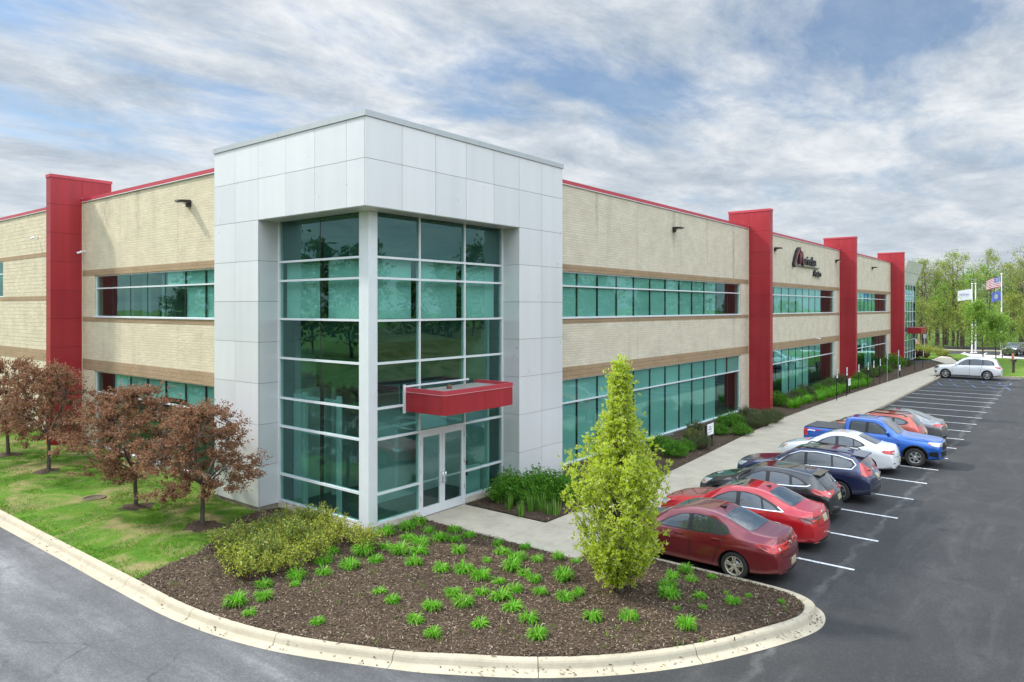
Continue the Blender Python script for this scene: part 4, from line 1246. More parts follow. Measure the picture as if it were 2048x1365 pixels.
def paint(name, col, rough=0.22, metal=0.25, dusty=0.0):
    rough *= .75
    m, nt, p = newmat(name)
    co = objco(nt)
    p.inputs['Metallic'].default_value = metal; p.inputs['Roughness'].default_value = rough
    p.inputs['Coat Weight'].default_value = 1.0; p.inputs['Coat Roughness'].default_value = 0.03
    sp = N(nt, 'ShaderNodeSeparateXYZ'); nt.links.new(co, sp.inputs[0])
    n = noise(nt, co, 4.0, 6, 0.65)
    # road dust thickening towards the sills
    lowm = N(nt, 'ShaderNodeMapRange'); lowm.inputs[1].default_value = 0.15; lowm.inputs[2].default_value = 0.75; lowm.inputs[3].default_value = 1.0; lowm.inputs[4].default_value = 0.10
    nt.links.new(sp.outputs[2], lowm.inputs[0])
    f = mathn(nt, 'MULTIPLY', mathn(nt, 'MULTIPLY', lowm.outputs[0], n), 0.30 + dusty)
    nt.links.new(mixc(nt, f, col, (0.16, 0.13, 0.10)), p.inputs['Base Color'])
    nt.links.new(mathn(nt, 'MULTIPLY_ADD', f, 0.5, rough), p.inputs['Roughness'])
    nt.links.new(mathn(nt, 'SUBTRACT', 1.0, mathn(nt, 'MULTIPLY', f, 1.2), clamp=True), p.inputs['Coat Weight'])
    return m


def chaikin(pts, n=2, closed=True):
    for _ in range(n):
        out = []
        for i in range(len(pts)):
            a, b = pts[i], pts[(i + 1) % len(pts)]
            out += [(a[0] * .75 + b[0] * .25, a[1] * .75 + b[1] * .25), (a[0] * .25 + b[0] * .75, a[1] * .25 + b[1] * .75)]
        pts = out
    return pts


def rounded(pts, r):
    """outline with each corner turned into a small arc"""
    out = []; n = len(pts)
    for i in range(n):
        p, a, b = Vector(pts[i]), Vector(pts[i - 1]), Vector(pts[(i + 1) % n])
        la, lb = (a - p).length, (b - p).length
        p0 = p + (a - p) * (min(r, la * .35) / la); p1 = p + (b - p) * (min(r, lb * .35) / lb)
        for k in range(5):
            t = k / 4; q = p0 * (1 - t) ** 2 + p * 2 * t * (1 - t) + p1 * t * t; out.append((q.x, q.y))
    return out


class Car:
    """body shell lofted through stations, wheel wells cut out, lamps and glass laid on the shell by projection"""

    def __init__(s, sp, body_mat, root):
        s.sp = sp; s.root = root; s.L = sp['L']; s.W = sp['W']
        s.top = keyf(sp['top']); s.belt = keyf(sp['belt']); s.wid = keyf(sp['wid']); s.rw = keyf(sp['rw']); s.bot = keyf(sp['bot'])
        s.paint = body_mat
        s.shell()

    def ring(s, t):
        w, zb, zt, r, b = s.wid(t) * s.W, s.belt(t), s.top(t), s.rw(t) * s.W, s.bot(t)
        zt = max(zt, zb + 0.012); h = zt - zb; m = zb - b
        wg = w * 0.925
        L = lambda a, c, k: a + (c - a) * k
        ch = s.sp.get('crease', 0.012)
        return [(0, b), (.55 * w, b), (.86 * w, b + .015), (.955 * w, b + .07 * m + .02), (.975 * w, b + .2 * m), (.992 * w, b + .38 * m), (1.0 * w, b + .55 * m), (1.0 * w, b + .70 * m),
                (.990 * w + ch * .5, b + .80 * m), (.965 * w, b + .90 * m), (.948 * w, b + .965 * m), (wg + .005, zb),
                (L(wg, r, .10), zb + .12 * h), (L(wg, r, .30), zb + .34 * h), (L(wg, r, .56), zb + .60 * h), (L(wg, r, .80), zb + .82 * h), (L(wg, r, .93), zb + .925 * h), (r * .93, zb + .97 * h),
                (r * .78, zb + .988 * h), (r * .5, zb + .997 * h), (r * .25, zt), (0, zt)]

    def shell(s):
        sp = s.sp; L = s.L
        st = sorted(set(list(np.round(np.concatenate([np.linspace(0, .35, 9), np.linspace(.35, L - .35, sp.get('ns', 62)), np.linspace(L - .35, L, 9)]), 4)) + sp.get('extra', [])))
        rings = [s.ring(t) for t in st]; k = len(rings[0]); full = 2 * k - 2
        V = []; bf, br = sp.get('bow', (0.20, 0.13)); tf, trr = sp.get('tilt', (0.10, 0.06))

        def warp(t, y, z):
            q = (y / s.W) ** 2
            zr = (z - sp.get('zmid', .48)) / .45
            return t + bf * q * math.exp(-t / .55) - br * q * math.exp(-(L - t) / .55) + tf * zr * zr * math.exp(-t / .25) * (1 if z > .48 else .6) - trr * zr * zr * math.exp(-(L - t) / .25) * (1 if z > .48 else .7)

        def put(t, rg):
            o = []
            for y, z in rg: o.append((y, L / 2 - warp(t, y, z), z))
            for y, z in rg[-2:0:-1]: o.append((-y, L / 2 - warp(t, y, z), z))
            return o
        for t, rg in zip(st, rings): V += put(t, rg)
        F = []
        for i in range(len(st) - 1):
            for j in range(full):
                a, b = i * full + j, i * full + (j + 1) % full
                F.append((a, a + full, b + full, b))
        for end, t in ((0, st[0]), (1, st[-1])):
            rg = rings[0] if end == 0 else rings[-1]
            cz = (rg[0][1] + rg[-1][1]) / 2
            prev = (0 if end == 0 else (len(st) - 1) * full)
            for q in (.85, .68, .5, .32, .15):
                o = len(V); V += put(t, [(y * q, cz + (z - cz) * q) for y, z in rg])
                for j in range(full):
                    a, b = prev + j, prev + (j + 1) % full; c, d = o + (j + 1) % full, o + j
                    F.append((a, b, c, d) if end == 0 else (b, a, d, c))
                prev = o
            F.append(tuple(prev + j for j in (range(full) if end == 0 else range(full - 1, -1, -1))))
        me = bpy.data.meshes.new('body'); me.from_pydata(V, [], F)
        for m in (s.paint, M['well']): me.materials.append(m)
        me.polygons.foreach_set('use_smooth', [True] * len(me.polygons))
        bm = bmesh.new(); bm.from_mesh(me); bmesh.ops.recalc_face_normals(bm, faces=bm.faces)
        s.bvh = BVHTree.FromBMesh(bm); bm.to_mesh(me); bm.free()
        # wheel wells
        cm = MB()
        for t in (sp['xf'], sp['xr']):
            for sd in (-1, 1):
                y0, y1 = sorted((sd * (s.W - .32), sd * (s.W + .2)))
                cm.lathe([(0.0, y0), (sp['Ra'], y0), (sp['Ra'], y1), (0.0, y1)], 'x', (0, L / 2 - t, sp['R'] + sp.get('arch_up', .0)), 40, 1, False)
        cme = bpy.data.meshes.new('cut'); cme.from_pydata(cm.v, [], cm.f); cme.materials.append(s.paint); cme.materials.append(M['well'])
        cme.polygons.foreach_set('material_index', [1] * len(cme.polygons))
        bm = bmesh.new(); bm.from_mesh(cme); bmesh.ops.remove_doubles(bm, verts=bm.verts, dist=1e-4); bmesh.ops.recalc_face_normals(bm, faces=bm.faces); bm.to_mesh(cme); bm.free()
        co = link('cut', cme)
        ob = link('body', me)
        md = ob.modifiers.new('b', 'BOOLEAN'); md.operation = 'DIFFERENCE'; md.object = co; md.solver = 'EXACT'
        bpy.context.view_layer.update()
        nm = bpy.data.meshes.new_from_object(ob.evaluated_get(bpy.context.evaluated_depsgraph_get()))
        ob.modifiers.clear(); ob.data = nm; nm.name = 'body'
        if hasattr(nm, 'set_sharp_from_angle'): nm.set_sharp_from_angle(angle=R(38))
        bpy.data.objects.remove(co)
        ob.parent = s.root; s.body = ob

    def cast(s, a, b, view, side=1):
        L = s.L
        if view == 'side': o, d = Vector((side * 3, L / 2 - a, b)), Vector((-side, 0, 0))
        elif view == 'front': o, d = Vector((a, L / 2 + 2, b)), Vector((0, -1, 0))
        elif view == 'rear': o, d = Vector((a, -L / 2 - 2, b)), Vector((0, 1, 0))
        else: o, d = Vector((a, L / 2 - b, 4)), Vector((0, 0, -1))
        h, n, i, _ = s.bvh.ray_cast(o, d)
        if h is None: return None, None
        if n.dot(d) > 0: n = -n
        return h, n

    def decal(s, mb, pts, view, side=1, off=0.005, mi=0, rnd=2, seg=0.05, rings=5):
        if rnd: pts = rounded(pts, .05 * rnd)
        out = []
        for i in range(len(pts)):
            a, b = pts[i], pts[(i + 1) % len(pts)]; l = math.hypot(b[0] - a[0], b[1] - a[1]); n = max(1, int(l / seg))
            out += [(a[0] + (b[0] - a[0]) * k / n, a[1] + (b[1] - a[1]) * k / n) for k in range(n)]
        pts = out; n = len(pts)
        c = (sum(p[0] for p in pts) / n, sum(p[1] for p in pts) / n)
        V = []; last = None
        for q in [1.0] + [1 - (i + 1) / (rings + .3) for i in range(rings)]:
            for p in pts:
                h, nn = s.cast(c[0] + (p[0] - c[0]) * q, c[1] + (p[1] - c[1]) * q, view, side)
                if h is None:
                    h, nn = last if last else (Vector((0, 0, 0)), Vector((0, 0, 1)))
                last = (h, nn); V.append(h + nn * off)
        F = []
        for i in range(rings):
            for j in range(n):
                F.append((i * n + j, i * n + (j + 1) % n, (i + 1) * n + (j + 1) % n, (i + 1) * n + j))
        F.append(tuple(rings * n + j for j in range(n)))
        ref = {'side': Vector((side, 0, 0)), 'front': Vector((0, 1, 0)), 'rear': Vector((0, -1, 0)), 'top': Vector((0, 0, 1))}[view]
        a, b, cc = V[0], V[n // 3], V[2 * n // 3]
        if (b - a).cross(cc - a).dot(ref) < 0: F = [tuple(reversed(f)) for f in F]
        # flat rim that closes the pane down to the shell
        mb.add(V[:n] + [V[j] - ref * (off + 0.008) for j in range(n)], [(j, (j + 1) % n, n + (j + 1) % n, n + j) for j in range(n)], mi, False)
        mb.add(V, F, mi, True)

    def strip(s, mb, pts, w, view, side=1, off=0.003, mi=0):
        """thin band along an open line"""
        out = []
        for a, b in zip(pts[:-1], pts[1:]):
            n = max(1, int(math.hypot(b[0] - a[0], b[1] - a[1]) / 0.06)); out += [(a[0] + (b[0] - a[0]) * k / n, a[1] + (b[1] - a[1]) * k / n) for k in range(n)]
        out.append(pts[-1]); V = []
        for i, p in enumerate(out):
            a, b = out[max(i - 1, 0)], out[min(i + 1, len(out) - 1)]; l = math.hypot(b[0] - a[0], b[1] - a[1]) or 1
            nx, ny = -(b[1] - a[1]) / l * w / 2, (b[0] - a[0]) / l * w / 2
            for sg_ in (1, -1):
                h, nn = s.cast(p[0] + sg_ * nx, p[1] + sg_ * ny, view, side)
                if h is None: return
                V.append(h + nn * off)
        mb.add(V, [(2 * i, 2 * i + 1, 2 * i + 3, 2 * i + 2) for i in range(len(out) - 1)], mi, True)

    def part(s, name, mats, fn, parent=None):
        mb = MB(); fn(mb)
        if mb.f and name in SPLIT: return mb.split(name, mats, parent or s.root)
        if mb.f: return mb.build(name, mats, parent or s.root)

    def wheel(s, t, sd, rim='rim', spokes=5, style='twin'):
        sp = s.sp; Rr = sp['R']; w = sp.get('tw', .215); y1 = sd * (s.W * s.wid(t) - .035); L = s.L
        rr = Rr * sp.get('rimk', .66)
        mb = MB(); o = -sd
        mb.lathe([(rr, y1 + o * w * .92), (Rr * .92, y1 + o * w), (Rr * .985, y1 + o * (w - .03)), (Rr, y1 + o * w * .7), (Rr, y1 + o * w * .3), (Rr * .985, y1 + o * .03), (Rr * .92, y1), (Rr * .80, y1 - o * .004), (rr + .008, y1 + o * .01), (rr, y1 + o * .03)], 'x', (0, L / 2 - t, Rr), 36)
        tyre = mb.build('wheel', M['tyre'], s.root, fixn=True)
        mb = MB(); c = (0, L / 2 - t, Rr)
        mb.lathe([(rr, y1 + o * .02), (rr * .985, y1 + o * .012), (rr * .93, y1 + o * .018), (rr * .90, y1 + o * .07), (rr * .88, y1 + o * .12)], 'x', c, 36, 0)
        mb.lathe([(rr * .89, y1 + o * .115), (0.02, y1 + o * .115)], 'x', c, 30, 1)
        mb.lathe([(rr * .55, y1 + o * .10), (rr * .55, y1 + o * .095), (.0, y1 + o * .095)], 'x', c, 24, 2)
        mb.lathe([(rr * .22, y1 + o * .05), (rr * .20, y1 + o * .03), (rr * .12, y1 + o * .024), (0.0, y1 + o * .026)], 'x', c, 20, 0)
        for i in range(spokes):
            for dk in ((-.17, .17) if style == 'twin' else (0,)):
                th_ = 2 * math.pi * i / spokes + .3
                v = []
                for q, (ri, wi, yy) in enumerate(((.16, .16 if style != 'twin' else .085, .030), (.55, .13 if style != 'twin' else .065, .022), (.94, .20 if style != 'twin' else .085, .024))):
                    a = th_ + dk * (0.55 if q == 0 else 1.0) * (1.0 if q else 1.6)
                    ca, sa = math.cos(a), math.sin(a); r0 = ri * rr
                    for sgn in (-1, 1):
                        px, pz = r0 * ca - sgn * wi * rr * sa, r0 * sa + sgn * wi * rr * ca
                        v.append((y1 + o * yy, c[1] + px, c[2] + pz))
                        v.append((y1 + o * (yy + .03), c[1] + px, c[2] + pz))
                f = []
                for q in range(2):
                    a0, b0 = q * 4, q * 4 + 4
                    f += [(a0, a0 + 2, b0 + 2, b0), (a0, b0, b0 + 1, a0 + 1), (a0 + 2, a0 + 3, b0 + 3, b0 + 2)]
                mb.add(v, f, 0, False)
        mb.build('rim', [M[rim], M['rim_dark'], M['steel']], tyre, fixn=True)

    def wheels(s, **kw):
        for t in (s.sp['xf'], s.sp['xr']):
            for sd in (-1, 1): s.wheel(t, sd, **kw)

    def both(s, fn):
        for sd in (-1, 1): fn(sd)

    def mirrors(s, t, z, mat, y=None):
        for sd in (-1, 1):
            h, n = s.cast(t, z, 'side', sd)
            if h is None: continue
            mb = MB(); bm = bmesh.new(); bmesh.ops.create_uvsphere(bm, u_segments=14, v_segments=8, radius=1.0)
            cx_, cy_, cz_ = h.x + sd * .14, h.y, z + .05
            vs = []
            for q in bm.verts:
                x, yv, zv = q.co
                yv = max(yv, -.55)
                vs.append((cx_ + x * .115, cy_ + yv * .085, cz_ + zv * .075))
            bm.verts.index_update(); mb.add(vs, [[q.index for q in f.verts] for f in bm.faces], 0, True); bm.free()
            mb.box(min(h.x - sd * .02, cx_), max(h.x - sd * .02, cx_), cy_ - .02, cy_ + .03, z - .02, z + .02, 1)
            mb.build('side_mirror', [mat, M['trim']], s.root)

    def handles(s, pos, mat):
        for sd in (-1, 1):
            for t, z in pos:
                h, n = s.cast(t, z, 'side', sd)
                mb = MB(); x0, x1 = sorted((h.x, h.x + sd * .035)); yy = h.y
                mb.bbox(x0, x1, yy - .11, yy + .11, z - .016, z + .016, .01); mb.build('door_handle', mat, s.root)

    def glass(s, dlo, panes, ws, rw, chrome=None, quarter=None):
        for sd in (-1, 1):
            s.part('window_surround', M['trim'], lambda mb: s.decal(mb, dlo, 'side', sd, .004, 0, 2, .05, 4))
            for pn in panes:
                s.part('side_window', M['carglass'], lambda mb: s.decal(mb, pn, 'side', sd, .009, 0, 1, .05, 4))
            if chrome: s.part('window_trim', M['chrome'], lambda mb: s.strip(mb, chrome, .022, 'side', sd, .012))
        s.part('windscreen', M['carglass'], lambda mb: s.decal(mb, ws, 'front', 1, .006, 0, 2, .06, 8))
        s.part('rear_window', [M['carglass'], M['trim']], lambda mb: s.decal(mb, rw, 'rear', 1, .006, 0, 2, .06, 8))

    def seams(s, lines, extra=()):
        mb = MB()
        for sd in (-1, 1):
            for ln in lines: s.strip(mb, ln, .015, 'side', sd, .003)
        for view, ln in extra: s.strip(mb, ln, .015, view, 1, .003)
        if mb.f: mb.build('panel_gap', M['seam'], s.root)


def sym(pts):
    """right half outline -> closed outline, for front and rear pieces"""
    return pts + [(-x, z) for x, z in reversed(pts)]


def lamps(c, name, pts_rear, pts_side, mat, extra=None):
    """a lamp that wraps from the end of the car round on to its side"""
    for sd in (-1, 1):
        view = 'rear' if name == 'tail_light' else 'front'
        mb = MB()
        if pts_rear: c.decal(mb, [(sd * x, z) for x, z in pts_rear], view, 1, .008, 0, 1, .04, 3)
        if pts_side: c.decal(mb, pts_side, 'side', sd, .008, 0, 1, .04, 3)
        o = mb.build(name, mat, c.root)
        if extra:
            mb = MB(); e, em, ev = extra
            c.decal(mb, [((sd * x) if ev != 'side' else x, z) for x, z in e], ev, sd if ev == 'side' else 1, .012, 0, 1, .03, 3); mb.build('lamp_lens', em, o)


def plate(c, z, w=.155, h=.075, view='rear', mat='plate'):
    c.part('licence_plate', M[mat], lambda mb: c.decal(mb, [(-w, z - h), (w, z - h), (w, z + h), (-w, z + h)], view, 1, .012, 0, 0, .05, 2))


SED_W = [(0, .80), (.35, .93), (.9, .985), (1.6, 1.0), (3.2, 1.0), (4.0, .985), (4.5, .95), (4.85, .86)]


def scale_keys(keys, k): return [(a * k, b) for a, b in keys]


def finish_sedan(c, body, deck_z, tailmat='tail', handles=((2.35, .86), (3.25, .89)), badge=True):
    c.handles(handles, body)
    c.mirrors(c.sp['mir'][0], c.sp['mir'][1], body)


def make_car(name, label, kind, loc, nose_in=True):
    root = thing(name, label, kind, (loc[0], loc[1], LOT + 0.004), 0.0 if nose_in else math.pi, 'parked cars')
    return root


# ---- dark red sedan nearest the mulch island
r = make_car('parked_sedan', 'dusty dark red sedan with pale five spoke wheels, parked beside the mulch island', 'sedan', (5.02, -7.17))
P_ = paint('paint_dark_red', (0.19, 0.012, 0.020), .22, .35, .10)
L = 4.85
c = Car(dict(L=L, W=.925, R=.335, Ra=.385, xf=.94, xr=3.72, rimk=.68, bow=(.22, .16), tilt=(.1, .07), mir=(1.62, .97),
             top=[(0, .60), (.12, .74), (.5, .84), (1.0, .93), (1.32, 1.0), (1.7, 1.21), (2.15, 1.42), (2.6, 1.485), (3.0, 1.475), (3.4, 1.39), (3.8, 1.255), (4.12, 1.145), (4.45, 1.12), (4.77, 1.10), (4.83, .98), (L, .88)],
             belt=[(0, .56), (.3, .72), (1.0, .86), (1.5, .92), (2.6, .96), (3.6, 1.0), (4.2, .99), (4.7, .95), (L, .82)],
             wid=scale_keys(SED_W, L / 4.85), rw=[(0, .60), (1.2, .74), (1.8, .70), (2.4, .64), (3.0, .63), (3.6, .65), (4.15, .70), (L, .62)],
             bot=[(0, .26), (.5, .20), (2.4, .17), (4.2, .20), (L, .30)], crease=.02), P_, r)
c.wheels(rim='rim_gold', spokes=5, style='twin')
c.glass([(1.66, .955), (2.0, 1.17), (2.32, 1.315), (2.75, 1.365), (3.15, 1.335), (3.5, 1.21), (3.62, 1.06), (3.4, 1.0), (2.6, .965)],
        [[(1.76, .975), (2.05, 1.17), (2.32, 1.29), (2.52, 1.325), (2.54, .985)], [(2.66, .99), (2.64, 1.335), (3.0, 1.325), (3.22, 1.27), (3.28, 1.02)], [(3.34, 1.03), (3.30, 1.25), (3.46, 1.17), (3.55, 1.07)]],
        sym([(.64, 1.05), (.56, 1.33), (.50, 1.405), (.25, 1.425)]), sym([(.62, 1.15), (.575, 1.33), (.50, 1.39), (.25, 1.405)]))
lamps(c, 'tail_light', [(.86, .80), (.86, .97), (.62, .955), (.56, .87), (.62, .80)], [(4.55, .84), (4.60, .98), (4.80, .96), (4.80, .82)], M['tail'], ([(.66, .84), (.66, .90), (.60, .90), (.60, .84)], M['lamp'], 'rear'))
lamps(c, 'headlight', [(.80, .64), (.80, .76), (.52, .72), (.52, .62)], [(.12, .64), (.16, .76), (.5, .80), (.34, .68)], M['lamp'])
plate(c, .50); finish_sedan(c, P_, 1.0, handles=((2.32, .87), (3.28, .90)))
c.seams([[(1.30, .30), (1.28, .80), (1.62, .95)], [(2.60, .28), (2.60, .97)], [(3.42, 1.0), (3.40, .80), (3.28, .55), (3.18, .28)]],
        [('rear', [(-.70, 1.02), (-.60, .80), (-.56, .66), (.56, .66), (.60, .80), (.70, 1.02)]), ('top', [(-.68, 1.15), (-.66, .25), (-.5, .12), (.5, .12), (.66, .25), (.68, 1.15)])])
c.part('bumper_insert', M['trim'], lambda mb: c.decal(mb, sym([(.55, .28), (.60, .36)]), 'rear', 1, .006, 0, 0, .06, 3))
c.part('badge', M['chrome'], lambda mb: [c.decal(mb, [(x - .018, .80), (x + .018, .80), (x + .018, .83), (x - .018, .83)], 'rear', 1, .008, 0, 0, .05, 1) for x in (-.18, -.09, 0, .09, .18)] + [c.decal(mb, [(-.05, .87), (.05, .87), (.05, .94), (-.05, .94)], 'rear', 1, .012, 0, 1, .05, 2)])
mb = MB(); h = c.top(3.12); mb.bbox(-.05, .05, L / 2 - 3.20, L / 2 - 3.05, h - .03, h + .035, .015); mb.tube([(0, L / 2 - 3.16, h + .03), (0, L / 2 - 3.62, h + .26)], .006, 6); mb.build('antenna', M['trim'], r)

# ---- bright red sedan
r = make_car('parked_sedan', 'bright red sedan with black roof glass, between the dark red sedan and black hatchback', 'sedan', (7.92, -7.25))
P_ = paint('paint_bright_red', (0.50, 0.012, 0.020), .2, .12, .0)
L = 4.70
c = Car(dict(L=L, W=.90, R=.33, Ra=.375, xf=.88, xr=3.57, bow=(.22, .17), tilt=(.1, .08), mir=(1.60, .94),
             top=[(0, .62), (.12, .76), (.5, .87), (1.0, .95), (1.28, 1.0), (1.7, 1.22), (2.1, 1.40), (2.5, 1.46), (2.9, 1.455), (3.35, 1.37), (3.75, 1.22), (4.08, 1.09), (4.4, 1.055), (4.62, 1.045), (4.67, .95), (L, .86)],
             belt=[(0, .58), (.3, .74), (1.0, .87), (1.5, .91), (2.6, .945), (3.6, .985), (4.2, .97), (4.6, .93), (L, .82)],
             wid=scale_keys(SED_W, L / 4.85), rw=[(0, .60), (1.2, .74), (1.8, .70), (2.4, .65), (3.0, .64), (3.6, .66), (4.1, .70), (L, .62)],
             bot=[(0, .24), (.5, .19), (2.4, .16), (4.1, .19), (L, .27)], crease=.018), P_, r)
c.wheels(rim='rim', spokes=5, style='twin')
c.glass([(1.60, .93), (1.95, 1.16), (2.3, 1.305), (2.7, 1.345), (3.1, 1.30), (3.5, 1.15), (3.78, 1.0), (3.4, .985), (2.5, .95)],
        [[(1.72, .95), (2.02, 1.16), (2.3, 1.28), (2.46, 1.305), (2.48, .965)], [(2.60, .97), (2.58, 1.315), (2.95, 1.30), (3.14, 1.24), (3.22, .985)], [(3.28, .99), (3.20, 1.22), (3.42, 1.13), (3.66, 1.0)]],
        sym([(.63, 1.05), (.55, 1.31), (.50, 1.38), (.25, 1.40)]), sym([(.60, 1.115), (.555, 1.30), (.48, 1.37), (.25, 1.385)]), [(2.45, .945), (3.3, .972), (3.80, .995), (3.62, 1.09)])
c.part('roof_glass', M['carglass'], lambda mb: c.decal(mb, [(-.50, 2.12), (.50, 2.12), (.50, 2.66), (-.50, 2.66)], 'top', 1, .005, 0, 1, .08, 4))
lamps(c, 'tail_light', [(.84, .80), (.83, .93), (.50, .90), (.42, .82)], [(4.30, .88), (4.36, .95), (4.62, .93), (4.62, .81)], M['tail_dark'], ([(.74, .83), (.72, .88), (.54, .87), (.52, .83)], M['tail'], 'rear'))
lamps(c, 'headlight', [(.78, .64), (.78, .74), (.45, .71), (.45, .64)], [(.12, .64), (.16, .74), (.5, .78), (.34, .67)], M['lamp'])
plate(c, .84); finish_sedan(c, P_, 1.0, handles=((2.25, .85), (3.15, .87)))
c.seams([[(1.26, .30), (1.24, .80), (1.58, .93)], [(2.53, .28), (2.53, .95)], [(3.42, .98), (3.36, .75), (3.22, .52), (3.06, .28)]],
        [('rear', [(-.62, 1.02), (-.52, .80), (-.50, .70), (.50, .70), (.52, .80), (.62, 1.02)])])
c.part('bumper_insert', M['trim'], lambda mb: c.decal(mb, sym([(.62, .27), (.66, .33)]), 'rear', 1, .006, 0, 0, .06, 3))
c.part('exhaust_trim', M['chrome'], lambda mb: [c.decal(mb, [(sd * .45, .24), (sd * .68, .25), (sd * .66, .285), (sd * .45, .275)], 'rear', 1, .012, 0, 0, .05, 2) for sd in (-1, 1)])
c.part('badge', M['chrome'], lambda mb: c.decal(mb, [(-.05, .93), (.05, .93), (.05, 1.0), (-.05, 1.0)], 'rear', 1, .010, 0, 2, .05, 2))
mb = MB(); h = c.top(3.1); mb.add([(-.03, L / 2 - 2.98, h - .01), (.03, L / 2 - 2.98, h - .01), (0, L / 2 - 3.20, h + .05), (-.03, L / 2 - 3.20, h - .03), (.03, L / 2 - 3.20, h - .03)], [(0, 1, 2), (0, 2, 3), (1, 4, 2), (3, 2, 4)]); mb.build('antenna', M['trim'], r)

# ---- black hatchback
r = make_car('parked_hatchback', 'black hatchback with large red tail lights, between red sedan and navy car', 'hatchback', (10.86, -7.04))
P_ = paint('paint_black', (0.016, 0.017, 0.019), .2, .2, .06)
L = 4.36
HW = [(0, .80), (.35, .93), (.9, .985), (1.6, 1.0), (3.0, 1.0), (3.7, .985), (4.1, .95), (4.36, .88)]
c = Car(dict(L=L, W=.912, R=.33, Ra=.38, xf=.86, xr=3.51, bow=(.22, .14), tilt=(.1, .06), mir=(1.52, .98),
             top=[(0, .64), (.12, .78), (.5, .90), (.95, 1.0), (1.2, 1.06), (1.65, 1.28), (2.0, 1.42), (2.4, 1.475), (2.9, 1.47), (3.4, 1.43), (3.68, 1.395), (3.82, 1.34), (4.1, 1.12), (4.24, .98), (4.32, .90), (L, .84)],
             belt=[(0, .60), (.3, .76), (1.0, .90), (1.5, .95), (2.6, 1.0), (3.5, 1.06), (3.9, 1.03), (4.2, .93), (L, .80)],
             wid=HW, rw=[(0, .60), (1.1, .74), (1.7, .70), (2.3, .66), (3.3, .64), (3.8, .66), (4.1, .72), (L, .66)],
             bot=[(0, .24), (.5, .19), (2.2, .17), (3.8, .20), (L, .30)], crease=.02), P_, r)
c.wheels(rim='rim', spokes=5, style='twin')
c.glass([(1.50, .97), (1.85, 1.2), (2.2, 1.335), (2.7, 1.37), (3.15, 1.33), (3.5, 1.21), (3.66, 1.11), (3.4, 1.06), (2.4, 1.0)],
        [[(1.62, .99), (1.92, 1.2), (2.2, 1.31), (2.34, 1.33), (2.36, 1.01)], [(2.48, 1.02), (2.46, 1.34), (2.85, 1.335), (3.05, 1.30), (3.10, 1.05)], [(3.18, 1.06), (3.14, 1.28), (3.38, 1.22), (3.54, 1.12)]],
        sym([(.64, 1.10), (.56, 1.34), (.50, 1.40), (.25, 1.415)]), sym([(.58, 1.06), (.545, 1.26), (.48, 1.33), (.25, 1.345)]), [(2.3, .985), (3.2, 1.035), (3.62, 1.075), (3.70, 1.12)])
c.part('rear_spoiler', P_, lambda mb: mb.add([(x, L / 2 - t, z) for x, t, z in ((-.50, 3.62, 1.395), (.50, 3.62, 1.395), (.47, 3.92, 1.385), (-.47, 3.92, 1.385), (-.50, 3.66, 1.36), (.50, 3.66, 1.36), (.47, 3.92, 1.355), (-.47, 3.92, 1.355))], [(0, 1, 2, 3), (7, 6, 5, 4), (3, 2, 6, 7), (0, 3, 7, 4), (1, 5, 6, 2)]))
lamps(c, 'tail_light', [(.88, .86), (.86, .98), (.62, 1.0), (.52, .90), (.60, .82)], [(3.70, .99), (3.78, 1.03), (4.26, .95), (4.26, .80), (4.05, .88)], M['tail'], ([(.66, .87), (.66, .94), (.58, .94), (.57, .88)], M['lamp'], 'rear'))
lamps(c, 'headlight', [(.80, .66), (.80, .78), (.48, .74), (.48, .66)], [(.12, .66), (.16, .80), (.62, .86), (.40, .72)], M['lamp'], ([(.16, .68), (.2, .76), (.36, .76), (.32, .70)], M['amber'], 'side'))
plate(c, .74); finish_sedan(c, P_, 1.0, handles=((2.14, .90), (3.0, .93)))
c.seams([[(1.2, .30), (1.18, .84), (1.5, .97)], [(2.42, .28), (2.42, 1.0)], [(3.30, 1.06), (3.24, .80), (3.12, .55), (3.0, .28)]], [('rear', [(-.56, 1.0), (-.55, .70), (.55, .70), (.56, 1.0)]), ('top', [(0, 3.3), (.48, 3.45)])])
c.part('bumper_insert', M['trim'], lambda mb: c.decal(mb, sym([(.60, .28), (.68, .42)]), 'rear', 1, .006, 0, 0, .06, 3))
mb = MB(); h = c.top(3.3); mb.tube([(0, L / 2 - 3.3, h - .01), (0, L / 2 - 3.5, h + .15)], .008, 6); mb.build('antenna', M['trim'], r)

# ---- navy crossover
SUVW = [(0, .82), (.35, .94), (.9, .99), (1.6, 1.0), (3.3, 1.0), (4.1, .985), (4.5, .95), (4.69, .89)]
r = make_car('parked_crossover', 'navy blue crossover with chrome window line and roof rails', 'crossover', (13.86, -7.36))
P_ = paint('paint_navy', (0.022, 0.030, 0.082), .2, .35, .08)
L = 4.69
c = Car(dict(L=L, W=.933, R=.36, Ra=.42, xf=.93, xr=3.63, bow=(.20, .13), tilt=(.08, .05), zmid=.6, mir=(1.62, 1.10),
             top=[(0, .78), (.1, .92), (.5, 1.01), (1.0, 1.07), (1.3, 1.12), (1.75, 1.37), (2.15, 1.58), (2.6, 1.665), (3.2, 1.66), (3.8, 1.60), (4.08, 1.55), (4.2, 1.48), (4.45, 1.22), (4.55, 1.05), (4.62, .95), (L, .88)],
             belt=[(0, .70), (.3, .88), (1.0, 1.0), (1.6, 1.05), (2.6, 1.09), (3.8, 1.14), (4.3, 1.12), (4.5, 1.02), (L, .84)],
             wid=SUVW, rw=[(0, .62), (1.2, .76), (1.8, .73), (2.4, .69), (3.6, .67), (4.1, .68), (4.4, .73), (L, .68)],
             bot=[(0, .30), (.5, .24), (2.4, .21), (4.1, .25), (L, .36)], crease=.022), P_, r)
c.wheels(rim='rim', spokes=5, style='twin')
